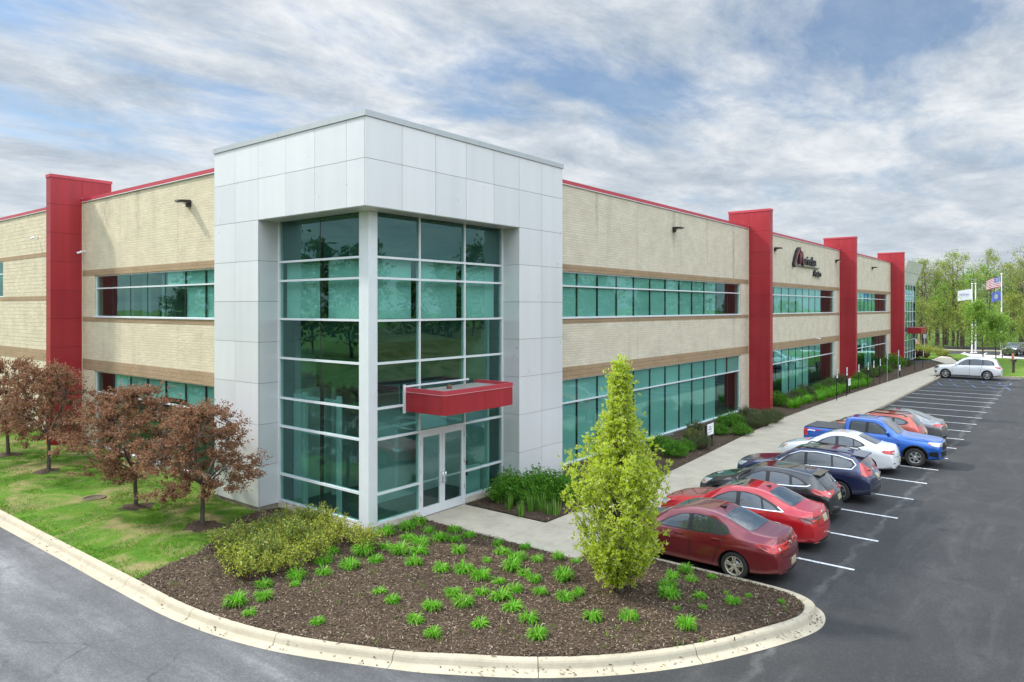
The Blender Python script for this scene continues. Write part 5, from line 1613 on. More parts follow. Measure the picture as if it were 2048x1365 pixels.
c.glass([(1.60, 1.085), (1.98, 1.36), (2.35, 1.51), (2.9, 1.545), (3.6, 1.50), (4.0, 1.42), (4.14, 1.28), (4.02, 1.16), (2.6, 1.11)],
        [[(1.74, 1.105), (2.05, 1.35), (2.35, 1.485), (2.50, 1.51), (2.52, 1.12)], [(2.62, 1.125), (2.60, 1.52), (3.35, 1.50), (3.40, 1.15)], [(3.46, 1.15), (3.42, 1.49), (3.85, 1.43), (4.03, 1.34), (4.05, 1.24), (3.96, 1.18)]],
        sym([(.68, 1.16), (.60, 1.46), (.54, 1.56), (.25, 1.585)]), sym([(.62, 1.18), (.59, 1.38), (.54, 1.49), (.25, 1.505)]),
        [(1.62, 1.10), (1.99, 1.375), (2.36, 1.525), (2.9, 1.56), (3.6, 1.515), (4.02, 1.43), (4.15, 1.29), (4.03, 1.145), (2.6, 1.095), (1.65, 1.07)])
c.part('rear_spoiler', P_, lambda mb: mb.add([(x, L / 2 - t, z) for x, t, z in ((-.56, 3.95, 1.58), (.56, 3.95, 1.58), (.52, 4.36, 1.535), (-.52, 4.36, 1.535), (-.56, 4.02, 1.53), (.56, 4.02, 1.53), (.52, 4.36, 1.50), (-.52, 4.36, 1.50))], [(0, 1, 2, 3), (7, 6, 5, 4), (3, 2, 6, 7), (0, 3, 7, 4), (1, 5, 6, 2)]))
lamps(c, 'tail_light', [(.86, .95), (.80, 1.16), (.70, 1.34), (.62, 1.32), (.68, 1.1), (.48, 1.02), (.48, .96)], [(4.22, 1.36), (4.32, 1.34), (4.54, 1.06), (4.56, .95), (4.30, 1.0), (4.36, 1.12)], M['tail'])
lamps(c, 'headlight', [(.82, .78), (.82, .88), (.45, .86), (.45, .80)], [(.1, .78), (.14, .90), (.55, .94), (.4, .84)], M['lamp'])
plate(c, .88); finish_sedan(c, P_, 1.0, handles=((2.28, .98), (3.15, 1.0)))
c.part('lower_cladding', M['cladding'], lambda mb: [c.decal(mb, sym([(.80, .36), (.84, .52), (.66, .56)]), 'rear', 1, .010, 0, 0, .06, 3)] + [c.decal(mb, [(1.42, .27), (3.14, .27), (3.14, .36), (1.42, .36)], 'side', sd, .010, 0, 0, .08, 2) for sd in (-1, 1)])
c.part('exhaust_trim', M['chrome'], lambda mb: [c.decal(mb, [(sd * .48, .37), (sd * .70, .38), (sd * .69, .43), (sd * .48, .42)], 'rear', 1, .016, 0, 0, .05, 2) for sd in (-1, 1)])
c.part('roof_rail', M['trim'], lambda mb: [mb.tube([(sd * .60, L / 2 - t, c.top(t) + dz) for t, dz in ((2.2, -.04), (2.35, .035), (3.9, .04), (4.05, -.03))], .018, 8) for sd in (-1, 1)])
c.part('roof_glass', M['carglass'], lambda mb: c.decal(mb, [(-.45, 2.35), (.45, 2.35), (.45, 3.0), (-.45, 3.0)], 'top', 1, .005, 0, 1, .08, 4))
c.part('badge', M['chrome'], lambda mb: [c.decal(mb, [(-.05, 1.03), (.05, 1.03), (.05, 1.11), (-.05, 1.11)], 'rear', 1, .010, 0, 1, .05, 2), c.decal(mb, [(.48, .86), (.66, .86), (.66, .89), (.48, .89)], 'rear', 1, .010, 0, 0, .05, 2)])
c.seams([[(1.32, .38), (1.30, .92), (1.6, 1.07)], [(2.56, .38), (2.56, 1.1)], [(3.42, 1.14), (3.36, .9), (3.2, .66), (3.08, .38)]], [('rear', [(-.66, 1.1), (-.62, .80), (-.58, .68), (.58, .68), (.62, .80), (.66, 1.1)])])
mb = MB(); h = c.top(3.85); mb.add([(-.03, L / 2 - 3.68, h + .01), (.03, L / 2 - 3.68, h + .01), (0, L / 2 - 3.92, h + .085), (-.035, L / 2 - 3.92, h - .02), (.035, L / 2 - 3.92, h - .02)], [(0, 1, 2), (0, 2, 3), (1, 4, 2), (3, 2, 4)]); mb.build('antenna', P_, r)

# ---- white sedan
r = make_car('parked_sedan', 'white sedan between the navy crossover and blue pickup', 'sedan', (18.85, -7.18))
P_ = paint('paint_white', (0.74, 0.75, 0.75), .25, .0, -.15)
L = 4.58
c = Car(dict(L=L, W=.878, R=.325, Ra=.375, xf=.92, xr=3.56, bow=(.24, .18), tilt=(.1, .08), mir=(1.58, .95),
             top=[(0, .58), (.12, .72), (.5, .85), (1.0, .95), (1.25, 1.0), (1.65, 1.22), (2.05, 1.40), (2.45, 1.465), (2.8, 1.455), (3.2, 1.38), (3.6, 1.24), (3.95, 1.11), (4.25, 1.075), (4.50, 1.05), (4.55, .96), (L, .86)],
             belt=[(0, .54), (.3, .72), (1.0, .87), (1.5, .91), (2.6, .95), (3.5, 1.0), (4.1, .98), (4.5, .93), (L, .80)],
             wid=scale_keys(SED_W, L / 4.85), rw=[(0, .58), (1.2, .73), (1.8, .69), (2.4, .64), (3.0, .63), (3.5, .65), (4.0, .70), (L, .62)],
             bot=[(0, .24), (.5, .18), (2.4, .16), (4.0, .19), (L, .28)], crease=.018), P_, r)
c.wheels(rim='rim', spokes=5, style='twin')
c.glass([(1.56, .93), (1.9, 1.16), (2.22, 1.305), (2.6, 1.345), (2.98, 1.31), (3.35, 1.18), (3.52, 1.06), (3.2, .99), (2.5, .955)],
        [[(1.68, .95), (1.98, 1.16), (2.22, 1.28), (2.38, 1.31), (2.40, .97)], [(2.52, .975), (2.50, 1.32), (2.82, 1.305), (3.02, 1.26), (3.06, 1.0)], [(3.11, 1.005), (3.07, 1.235), (3.28, 1.165), (3.41, 1.07)]],
        sym([(.62, 1.04), (.54, 1.31), (.48, 1.38), (.25, 1.40)]), sym([(.58, 1.13), (.54, 1.30), (.47, 1.37), (.25, 1.385)]))
lamps(c, 'tail_light', [(.82, .84), (.80, .95), (.52, .93), (.46, .88), (.56, .81)], [(4.10, .96), (4.2, .98), (4.46, .95), (4.46, .83), (4.2, .88)], M['tail'], ([(.62, .84), (.60, .91), (.50, .90), (.52, .85)], M['lamp'], 'rear'))
lamps(c, 'headlight', [(.76, .60), (.76, .72), (.45, .68), (.45, .60)], [(.12, .60), (.16, .74), (.56, .80), (.36, .66)], M['lamp'], ([(.26, .66), (.3, .73), (.44, .75), (.38, .68)], M['amber'], 'side'))
plate(c, .56); finish_sedan(c, P_, 1.0, handles=((2.18, .86), (3.05, .89)))
c.seams([[(1.22, .28), (1.2, .78), (1.54, .93)], [(2.45, .26), (2.45, .95)], [(3.28, .99), (3.24, .78), (3.12, .54), (3.0, .26)]], [('rear', [(-.62, 1.02), (-.54, .80), (-.50, .70), (.50, .70), (.54, .80), (.62, 1.02)])])
c.part('bumper_insert', M['trim'], lambda mb: c.decal(mb, [(-.5, .28), (.5, .28), (.5, .34), (-.5, .34)], 'rear', 1, .006, 0, 0, .06, 3))
c.part('reflector', M['tail_dark'], lambda mb: [c.decal(mb, [(sd * .52, .46), (sd * .66, .46), (sd * .66, .50), (sd * .52, .49)], 'rear', 1, .008, 0, 0, .05, 2) for sd in (-1, 1)])

# ---- blue pickup, backed in
r = make_car('pickup_truck', 'bright blue crew cab pickup backed in, with covered bed and machined wheels', 'pickup truck', (21.42, -8.02), False)
P_ = paint('paint_blue', (0.006, 0.105, 0.46), .2, .25, .0)
L = 5.38
c = Car(dict(L=L, W=.945, R=.385, Ra=.455, xf=.98, xr=4.22, tw=.25, rimk=.60, arch_up=.02, bow=(.20, .03), tilt=(.04, .01), zmid=.7, mir=(1.92, 1.22), ns=76, extra=[3.62, 3.66, 3.70],
             top=[(0, .98), (.06, 1.05), (.4, 1.10), (1.0, 1.15), (1.5, 1.20), (1.9, 1.46), (2.25, 1.70), (2.6, 1.775), (3.2, 1.785), (3.52, 1.76), (3.62, 1.70), (3.70, 1.235), (3.9, 1.225), (5.3, 1.22), (L, 1.20)],
             belt=[(0, .90), (.3, 1.0), (1.0, 1.06), (1.6, 1.11), (2.6, 1.15), (3.6, 1.17), (3.8, 1.20), (5.2, 1.20), (L, 1.17)],
             wid=[(0, .84), (.35, .95), (.9, 1.0), (2.0, .985), (3.6, .985), (4.2, 1.0), (5.1, .985), (L, .965)],
             rw=[(0, .70), (1.3, .78), (1.9, .76), (2.5, .72), (3.5, .72), (3.7, .86), (5.2, .86), (L, .86)],
             bot=[(0, .36), (.5, .30), (2.6, .36), (4.4, .40), (L, .46)], crease=.015), P_, r)
c.wheels(rim='rim', spokes=6, style='single')
c.glass([(1.90, 1.19), (2.16, 1.46), (2.46, 1.635), (3.3, 1.655), (3.46, 1.60), (3.50, 1.22), (2.6, 1.19)],
        [[(2.02, 1.205), (2.24, 1.45), (2.48, 1.61), (2.72, 1.625), (2.74, 1.21)], [(2.86, 1.215), (2.84, 1.63), (3.30, 1.63), (3.40, 1.58), (3.43, 1.24)]],
        sym([(.72, 1.24), (.62, 1.58), (.56, 1.685), (.25, 1.705)]), sym([(.60, 1.32), (.58, 1.62), (.3, 1.65)]))
c.part('bed_cover', pbr('tonneau_vinyl', (0.065, 0.066, 0.065), .75, var=.15, bs=.2, bscale=60), lambda mb: c.decal(mb, [(-.80, 3.78), (.80, 3.78), (.80, 5.28), (-.80, 5.28)], 'top', 1, .014, 0, 1, .08, 6))
c.part('bed_rail', M['trim'], lambda mb: [mb.tube([(sd * .84, L / 2 - 3.76, 1.228), (sd * .84, L / 2 - 5.3, 1.218)], .025, 6) for sd in (-1, 1)])
lamps(c, 'headlight', [(.84, .88), (.84, 1.02), (.52, 1.02), (.50, .92)], [(.05, .88), (.08, 1.03), (.52, 1.04), (.40, .92)], M['lamp'], ([(.40, .94), (.42, 1.02), (.52, 1.03), (.50, .97)], M['amber'], 'side'))
lamps(c, 'tail_light', [(.92, .84), (.92, 1.14), (.76, 1.14), (.76, .84)], [(5.18, .84), (5.18, 1.14), (5.36, 1.14), (5.36, .84)], M['tail'])
c.part('grille', [M['trim'], M['chrome']], lambda mb: [c.decal(mb, sym([(.48, .74), (.50, 1.0)]), 'front', 1, .008, 0, 0, .06, 3), c.decal(mb, sym([(.50, .90), (.50, .94)]), 'front', 1, .016, 0, 0, .06, 2)])
c.part('front_bumper', M['trim'], lambda mb: [c.decal(mb, sym([(.80, .46), (.84, .66), (.60, .68)]), 'front', 1, .010, 0, 0, .06, 3)] + [c.decal(mb, [(.16, .46), (.18, .70), (.50, .66), (.48, .52)], 'side', sd, .010, 0, 1, .06, 3) for sd in (-1, 1)])
c.part('badge', pbr('badge_gold', (.55, .42, .12), .3, .6), lambda mb: c.decal(mb, [(-.10, .90), (.10, .90), (.10, .96), (-.10, .96)], 'front', 1, .020, 0, 0, .05, 1))
c.handles(((2.62, 1.04), (3.36, 1.06)), P_); c.mirrors(1.98, 1.24, P_)
c.seams([[(1.58, .42), (1.56, 1.0), (1.9, 1.15)], [(2.80, .42), (2.80, 1.17)], [(3.56, .50), (3.58, 1.18)], [(3.66, .46), (3.66, 1.2)], [(1.35, 1.10), (.5, 1.06)]], [('top', [(-.6, .12), (.6, .12)]), ('top', [(-.70, 1.4), (-.74, .2)]), ('top', [(.70, 1.4), (.74, .2)])])
c.part('decal', M['white'], lambda mb: [c.strip(mb, [(4.86, 1.07), (5.10, 1.09), (5.18, 1.07)], .045, 'side', sd, .004) for sd in (-1, 1)])
c.part('wheel_arch', M['trim'], lambda mb: [c.strip(mb, [(t + .47 * math.cos(a), .405 + .47 * math.sin(a)) for a in np.linspace(.1, math.pi - .1, 18)], .05, 'side', sd, .008) for sd in (-1, 1) for t in (.98, 4.22)])
mb = MB(); mb.tube([(.72, L / 2 - 1.45, 1.12), (.74, L / 2 - 1.70, 1.75)], .005, 6); mb.build('antenna', M['trim'], r)

# ---- orange small crossover
r = make_car('parked_crossover', 'burnt orange small crossover with roof rails, mostly hidden behind the blue pickup', 'crossover', (24.45, -7.48))
P_ = paint('paint_orange', (0.36, 0.055, 0.022), .22, .3, .0)
L = 4.26
c = Car(dict(L=L, W=.888, R=.345, Ra=.40, xf=.86, xr=3.42, bow=(.20, .12), tilt=(.08, .05), zmid=.6, mir=(1.5, 1.10),
             top=[(0, .78), (.1, .92), (.45, 1.02), (.9, 1.09), (1.15, 1.14), (1.55, 1.40), (1.9, 1.58), (2.3, 1.655), (2.9, 1.65), (3.4, 1.60), (3.65, 1.56), (3.78, 1.48), (4.02, 1.22), (4.12, 1.05), (4.2, .95), (L, .88)],
             belt=[(0, .70), (.3, .88), (.9, 1.02), (1.5, 1.07), (2.4, 1.11), (3.5, 1.18), (3.9, 1.14), (4.1, 1.02), (L, .84)],
             wid=scale_keys(SUVW, L / 4.69), rw=[(0, .62), (1.1, .76), (1.7, .73), (2.3, .69), (3.3, .67), (3.7, .68), (4.0, .73), (L, .68)],
             bot=[(0, .30), (.5, .24), (2.2, .21), (3.8, .25), (L, .36)]), P_, r)
c.wheels(rim='rim', spokes=5, style='single')
c.glass([(1.48, 1.10), (1.82, 1.36), (2.15, 1.50), (2.7, 1.54), (3.3, 1.49), (3.66, 1.34), (3.5, 1.22), (2.4, 1.13)],
        [[(1.6, 1.12), (1.9, 1.36), (2.15, 1.48), (2.26, 1.50), (2.28, 1.14)], [(2.38, 1.15), (2.36, 1.51), (2.95, 1.49), (3.0, 1.19)], [(3.08, 1.21), (3.06, 1.47), (3.30, 1.44), (3.52, 1.34), (3.45, 1.25)]],
        sym([(.66, 1.18), (.58, 1.46), (.52, 1.56), (.25, 1.58)]), sym([(.58, 1.18), (.55, 1.38), (.50, 1.48), (.25, 1.50)]))
lamps(c, 'tail_light', [(.82, .98), (.78, 1.14), (.52, 1.12), (.52, 1.0)], [(3.78, 1.16), (3.9, 1.16), (4.06, 1.12), (4.10, .98), (3.9, 1.02)], M['tail'])
lamps(c, 'headlight', [(.78, .78), (.78, .90), (.45, .86), (.45, .80)], [(.1, .78), (.14, .92), (.5, .96), (.4, .84)], M['lamp'])
plate(c, .86); finish_sedan(c, P_, 1.0, handles=((2.05, 1.0), (2.85, 1.03)))
c.part('roof_rail', M['trim'], lambda mb: [mb.tube([(sd * .56, L / 2 - t, c.top(t) + dz) for t, dz in ((1.95, -.04), (2.1, .035), (3.4, .045), (3.55, -.03))], .02, 8) for sd in (-1, 1)])
c.part('lower_cladding', M['cladding'], lambda mb: [c.decal(mb, sym([(.76, .38), (.80, .56), (.6, .6)]), 'rear', 1, .010, 0, 0, .06, 3)])

# ---- grey sedan
r = make_car('parked_sedan', 'silver grey sedan at the far end of the parked row', 'sedan', (27.28, -7.62))
P_ = paint('paint_grey', (0.22, 0.225, 0.235), .25, .6, .05)
L = 4.87
c = Car(dict(L=L, W=.925, R=.335, Ra=.385, xf=.95, xr=3.80, bow=(.22, .17), tilt=(.1, .08), mir=(1.66, .96),
             top=[(0, .60), (.12, .74), (.5, .86), (1.05, .95), (1.35, 1.0), (1.8, 1.22), (2.25, 1.41), (2.7, 1.475), (3.1, 1.465), (3.55, 1.38), (4.0, 1.23), (4.35, 1.11), (4.6, 1.085), (4.79, 1.06), (4.83, .96), (L, .86)],
             belt=[(0, .56), (.3, .72), (1.0, .87), (1.6, .92), (2.7, .96), (3.8, 1.01), (4.4, .99), (4.7, .95), (L, .82)],
             wid=SED_W[:-1] + [(L, .86)], rw=[(0, .60), (1.3, .74), (1.9, .70), (2.5, .64), (3.1, .63), (3.8, .65), (4.3, .70), (L, .62)],
             bot=[(0, .24), (.5, .19), (2.5, .17), (4.2, .20), (L, .28)]), P_, r)
c.wheels(rim='rim', spokes=5, style='twin')
c.glass([(1.66, .95), (2.05, 1.18), (2.4, 1.315), (2.8, 1.355), (3.2, 1.32), (3.65, 1.18), (3.9, 1.05), (3.5, .995), (2.7, .965)],
        [[(1.8, .97), (2.1, 1.17), (2.4, 1.29), (2.55, 1.315), (2.57, .98)], [(2.68, .985), (2.66, 1.325), (3.05, 1.31), (3.25, 1.26), (3.3, 1.0)], [(3.36, 1.005), (3.32, 1.24), (3.55, 1.17), (3.76, 1.06)]],
        sym([(.64, 1.05), (.56, 1.32), (.50, 1.39), (.25, 1.41)]), sym([(.62, 1.14), (.57, 1.31), (.50, 1.385), (.25, 1.40)]), [(2.7, .95), (3.5, .98), (3.9, 1.04), (3.7, 1.17)])
lamps(c, 'tail_light', [(.86, .84), (.84, .95), (.50, .93), (.50, .86)], [(4.38, .95), (4.44, .98), (4.78, .95), (4.78, .84)], M['tail'], ([(.74, .87), (.72, .91), (.56, .90), (.56, .87)], M['lamp'], 'rear'))
lamps(c, 'headlight', [(.78, .62), (.78, .74), (.48, .71), (.48, .63)], [(.12, .62), (.16, .75), (.5, .79), (.34, .67)], M['lamp'])
plate(c, .80); finish_sedan(c, P_, 1.0, handles=((2.4, .87), (3.3, .9)))
c.part('bumper_insert', M['trim'], lambda mb: c.decal(mb, sym([(.70, .27), (.74, .40)]), 'rear', 1, .008, 0, 0, .06, 3))

# ---- white large SUV at the far end
r = make_car('parked_suv', 'large white sport utility vehicle parked alone at the far end of the lot', 'SUV', (64.95, -7.12))
P_ = paint('paint_pearl_white', (0.76, 0.77, 0.78), .25, .0, -.2)
L = 5.15
c = Car(dict(L=L, W=.98, R=.39, Ra=.44, xf=.96, xr=4.08, rimk=.72, tw=.27, bow=(.2, .12), tilt=(.07, .05), zmid=.65, mir=(1.78, 1.20),
             top=[(0, .88), (.1, 1.0), (.5, 1.09), (1.1, 1.14), (1.5, 1.20), (1.95, 1.52), (2.35, 1.75), (2.9, 1.84), (3.8, 1.83), (4.4, 1.76), (4.68, 1.70), (4.82, 1.62), (4.98, 1.28), (5.05, 1.10), (5.1, 1.0), (L, .92)],
             belt=[(0, .80), (.3, .96), (1.1, 1.08), (1.8, 1.13), (2.9, 1.16), (4.2, 1.18), (4.7, 1.16), (4.95, 1.06), (L, .88)],
             wid=scale_keys(SUVW, L / 4.69), rw=[(0, .62), (1.3, .76), (2.0, .73), (2.6, .70), (4.2, .69), (4.6, .70), (4.9, .74), (L, .68)],
             bot=[(0, .30), (.5, .25), (2.6, .24), (4.5, .27), (L, .38)]), P_, r)
c.wheels(rim='rim', spokes=5, style='twin')
c.glass([(1.80, 1.16), (2.18, 1.46), (2.55, 1.66), (3.2, 1.70), (4.2, 1.655), (4.52, 1.55), (4.66, 1.22), (2.8, 1.18)],
        [[(1.93, 1.18), (2.25, 1.46), (2.55, 1.635), (2.72, 1.66), (2.74, 1.19)], [(2.84, 1.195), (2.82, 1.675), (3.72, 1.655), (3.74, 1.21)], [(3.82, 1.21), (3.80, 1.65), (4.18, 1.62), (4.42, 1.53), (4.54, 1.24)]],
        sym([(.70, 1.24), (.62, 1.6), (.56, 1.72), (.25, 1.75)]), sym([(.64, 1.20), (.61, 1.46), (.56, 1.60), (.25, 1.63)]))
lamps(c, 'tail_light', [(.90, .92), (.86, 1.10), (.55, 1.08), (.55, .98)], [(4.60, 1.12), (4.7, 1.14), (5.02, 1.08), (5.06, .92), (4.8, .98)], M['tail'])
lamps(c, 'headlight', [(.84, .80), (.84, .98), (.50, .94), (.50, .84)], [(.1, .80), (.14, 1.0), (.5, 1.04), (.42, .88)], M['carglass'])
c.part('roof_rail', M['chrome'], lambda mb: [mb.tube([(sd * .64, L / 2 - t, c.top(t) + dz) for t, dz in ((2.5, -.05), (2.7, .03), (4.3, .04), (4.5, -.04))], .02, 8) for sd in (-1, 1)])
c.part('running_board', M['cladding'], lambda mb: [mb.bbox(min(sd * .80, sd * 1.0), max(sd * .80, sd * 1.0), L / 2 - 3.55, L / 2 - 1.5, .30, .34, .01) for sd in (-1, 1)])
c.part('bumper_intake', M['trim'], lambda mb: [c.decal(mb, [(.12, .42), (.14, .62), (.30, .60), (.26, .46)], 'side', sd, .008, 0, 0, .05, 2) for sd in (-1, 1)])
plate(c, .80); finish_sedan(c, P_, 1.0, handles=((2.5, 1.0), (3.5, 1.02)))
c.seams([[(1.48, .42), (1.46, .98), (1.8, 1.14)], [(2.78, .4), (2.78, 1.17)], [(3.72, 1.2), (3.62, .86), (3.48, .4)]])

r.scale = (1.0, 1.03, 1.08)
# ---- two cars far behind
x, y = at(2024, 712, LOT)
r = thing('parked_suv', 'dark grey pickup-like vehicle parked far off by the woods at right', 'SUV', (107.5, -8.3, LOT), R(78), 'parked cars')
P_ = paint('paint_dark_grey', (0.05, 0.045, 0.05), .25, .3, .05)
SUVT = dict(L=4.9, W=.96, R=.38, Ra=.44, xf=.95, xr=3.8, bow=(.16, .1), tilt=(.06, .04), zmid=.65, mir=(1.7, 1.18),
            top=[(0, .95), (.1, 1.06), (1.1, 1.14), (1.45, 1.2), (1.85, 1.52), (2.2, 1.74), (2.8, 1.80), (4.2, 1.76), (4.5, 1.66), (4.72, 1.2), (4.9, .95)],
            belt=[(0, .85), (.3, 1.0), (1.1, 1.08), (2.9, 1.15), (4.5, 1.15), (4.9, .9)], wid=scale_keys(SUVW, 4.9 / 4.69), rw=[(0, .66), (1.3, .78), (2.2, .72), (4.3, .71), (4.9, .7)], bot=[(0, .34), (2.4, .28), (4.9, .4)])
SUVG = ([(1.72, 1.15), (2.1, 1.5), (2.45, 1.66), (4.1, 1.63), (4.4, 1.5), (4.5, 1.2)], [[(1.86, 1.17), (2.18, 1.5), (2.46, 1.64), (2.62, 1.64), (2.64, 1.18)], [(2.72, 1.18), (2.7, 1.65), (3.6, 1.62), (3.62, 1.2)], [(3.7, 1.2), (3.68, 1.62), (4.1, 1.6), (4.3, 1.48), (4.36, 1.22)]],
        sym([(.70, 1.24), (.62, 1.58), (.56, 1.68), (.25, 1.71)]), sym([(.62, 1.22), (.58, 1.5), (.5, 1.58)]))
for k in range(2):
    if k == 1:
        r = thing('parked_suv', 'maroon vehicle far off, half hidden beside the far white entrance', 'SUV', (113.5, 5.4, LOT), R(-70), 'parked cars'); P_ = paint('paint_maroon', (0.16, 0.012, 0.02), .25, .3, .05)
    c = Car(SUVT, P_, r); c.wheels(rim='rim', spokes=5, style='single'); c.glass(*SUVG)
    lamps(c, 'headlight', [(.82, .86), (.82, 1.02), (.5, 1.0), (.5, .88)], [(.05, .86), (.08, 1.02), (.42, 1.05), (.34, .9)], M['lamp'])
    lamps(c, 'tail_light', [(.88, .95), (.84, 1.3), (.70, 1.3), (.72, .95)], None, M['tail'])
    c.part('grille', M['trim'], lambda mb: c.decal(mb, sym([(.45, .66), (.46, .96)]), 'front', 1, .01, 0, 0, .06, 3)); c.mirrors(1.7, 1.2, P_)
# ---------------------------------------------------------------- plants
def unit(n):
    v = rng.normal(0, 1, (n, 3)); return v / np.linalg.norm(v, axis=1)[:, None]


def leaves(c, l, w, up=0.35, dirs=None, spread=1.0):
    """diamond leaves with a folded middle at points c"""
    n = len(c); d = unit(n) * spread
    if dirs is not None: d = d + dirs
    d[:, 2] += up * rng.uniform(-.4, 1, n)
    d /= np.linalg.norm(d, axis=1)[:, None] + 1e-9
    e = np.cross(d, unit(n)); e /= np.linalg.norm(e, axis=1)[:, None] + 1e-9
    L = (l * rng.uniform(.6, 1.35, n))[:, None]; W = (w * rng.uniform(.7, 1.3, n))[:, None]
    nrm = np.cross(d, e) * L * 0.10
    V = np.stack([c, c + d * L * .5 + e * W * .5 + nrm, c + d * L, c + d * L * .5 - e * W * .5 + nrm], 1)
    return V.reshape(-1, 3), np.arange(4 * n).reshape(n, 4)


M['bark'] = pbr('bark_grey_brown', (0.085, 0.065, 0.050), .9, var=.3, vscale=8, bs=.6, bscale=30)
M['bark_pale'] = pbr('bark_pale', (0.15, 0.125, 0.10), .9, var=.35, vscale=5, bs=.5, bscale=20)
M['twig'] = pbr('twig_brown', (0.09, 0.055, 0.035), .9)
M['leaf_plum'] = leafmat('leaf_plum', [(0.25, 0.105, 0.058), (0.17, 0.073, 0.043), (0.34, 0.165, 0.10), (0.12, 0.085, 0.040), (0.29, 0.14, 0.075), (0.36, 0.20, 0.13), (0.18, 0.13, 0.055)], .55, .35, .2)
M['leaf_lime'] = leafmat('leaf_lime', [(0.46, 0.56, 0.025), (0.56, 0.64, 0.045), (0.36, 0.50, 0.02), (0.62, 0.70, 0.11), (0.50, 0.59, 0.03), (0.66, 0.70, 0.34), (0.22, 0.34, 0.02)], .55, .50, .25)
M['leaf_green'] = leafmat('leaf_green', [(0.04, 0.15, 0.012), (0.075, 0.23, 0.016), (0.12, 0.31, 0.02), (0.05, 0.17, 0.02), (0.18, 0.37, 0.03)], .5, .4, .25)
M['leaf_dull'] = leafmat('leaf_dull', [(0.06, 0.10, 0.03), (0.09, 0.12, 0.035), (0.10, 0.10, 0.05), (0.05, 0.085, 0.03), (0.13, 0.15, 0.05)], .5, .25, .3)
M['leaf_gold'] = leafmat('leaf_gold', [(0.38, 0.42, 0.04), (0.22, 0.32, 0.035), (0.52, 0.48, 0.07), (0.13, 0.23, 0.03), (0.42, 0.38, 0.05), (0.30, 0.38, 0.04), (0.10, 0.16, 0.03)], .45, .3, .35)
M['leaf_olive'] = leafmat('leaf_olive', [(0.12, 0.20, 0.028), (0.18, 0.26, 0.035), (0.25, 0.29, 0.04), (0.09, 0.15, 0.025), (0.36, 0.34, 0.06)], .45, .3, .35)
M['leaf_wood_a'] = leafmat('leaf_wood_yellow', [(0.28, 0.36, 0.055), (0.36, 0.41, 0.08), (0.21, 0.29, 0.045), (0.42, 0.43, 0.12), (0.16, 0.23, 0.04)], .5, .5, .25)
M['leaf_wood_b'] = leafmat('leaf_wood_green', [(0.14, 0.29, 0.035), (0.21, 0.36, 0.045), (0.27, 0.41, 0.06), (0.10, 0.21, 0.03), (0.34, 0.46, 0.09)], .5, .5, .25)
M['leaf_wine'] = leafmat('leaf_wine', [(0.12, 0.03, 0.035), (0.08, 0.02, 0.025), (0.16, 0.05, 0.05), (0.06, 0.03, 0.02)], .45, .25, .35)
M['lily'] = leafmat('lily_leaf', [(0.07, 0.29, 0.008), (0.11, 0.38, 0.010), (0.16, 0.46, 0.015), (0.05, 0.22, 0.008), (0.22, 0.50, 0.03), (0.09, 0.33, 0.010), (0.13, 0.41, 0.012), (0.30, 0.34, 0.08)], .45, .40, .28)
M['iris'] = leafmat('iris_leaf', [(0.10, 0.25, 0.03), (0.14, 0.31, 0.04), (0.20, 0.36, 0.05), (0.08, 0.20, 0.03)], .35, .35, .45)


def limb(a, b, sag=0.15, n=5, wob=.06):
    a = np.array(a, float); b = np.array(b, float); l = np.linalg.norm(b - a); pts = []
    o = rng.normal(0, wob * l, 3)
    for i in range(n + 1):
        t = i / n; p = a + (b - a) * t
        p[2] -= sag * l * t * (1 - t) * 1.5; p += o * math.sin(math.pi * t)
        pts.append(tuple(p))
    return pts


def plum_tree(seed, H, Rr, nclump=120, per=150):
    global rng
    keep = rng; rng = np.random.default_rng(seed)
    tr = MB(); fork = 1.25
    tr.tube([(0, 0, -.05), (0.01, 0, .25), (.03, .02, .8), (.02, .05, fork)], [.085, .065, .055, .05], 9)
    cl = []
    while len(cl) < nclump:
        q = rng.uniform(-1, 1, 3)
        z = 0.95 + (H - .95) * (q[2] * .5 + .5); k = (z - .95) / (H - .95)
        lim = Rr * (0.60 + 1.25 * min(k, .36) - 1.15 * max(0, k - .40) ** 1.25 * 1.25) * (0.85 + .3 * math.sin(3 * math.atan2(q[1], q[0]) + seed) * .5)
        rad = math.hypot(q[0], q[1])
        if rad > 1: continue
        cl.append((q[0] * lim, q[1] * lim, z))
    cl = np.array(cl)
    nl = 9; mains = []
    for i in range(nl):
        a = 2 * math.pi * i / nl + rng.uniform(-.3, .3); rr = Rr * rng.uniform(.4, .7); zz = fork + (H - fork) * rng.uniform(.25, .75)
        p = limb((.02, .05, fork - .1), (rr * math.cos(a), rr * math.sin(a), zz), -.1, 5)
        tr.tube(p, [.035, .03, .025, .02, .015, .010], 6); mains += p[2:]
    mains = np.array(mains)
    for c in cl:
        j = np.argmin(((mains - c) ** 2).sum(1)); tr.tube(limb(mains[j], c, .05, 3), [.010, .007, .005, .003], 4, cap=False)
    n = nclump * per
    out = cl / np.array([Rr, Rr, 1.0]); out[:, 2] = .25; out /= np.linalg.norm(out, axis=1)[:, None]
    k = rng.integers(0, nclump, n)
    # twigs radiate from each clump so that the edge is feathery
    t = rng.uniform(-.2, 1, n) ** 1.0; tw = rng.integers(0, 7, n)
    td = unit(nclump * 7).reshape(nclump, 7, 3) * .8 + out[:, None, :] * .7; td[:, :, 2] *= .55
    c = cl[k] + td[k, tw] * (t * .40)[:, None] + rng.normal(0, .028, (n, 3))
    V, F = leaves(c, .082, .042, .2, td[k, tw] * .8)
    rng = keep
    return tr, V, F


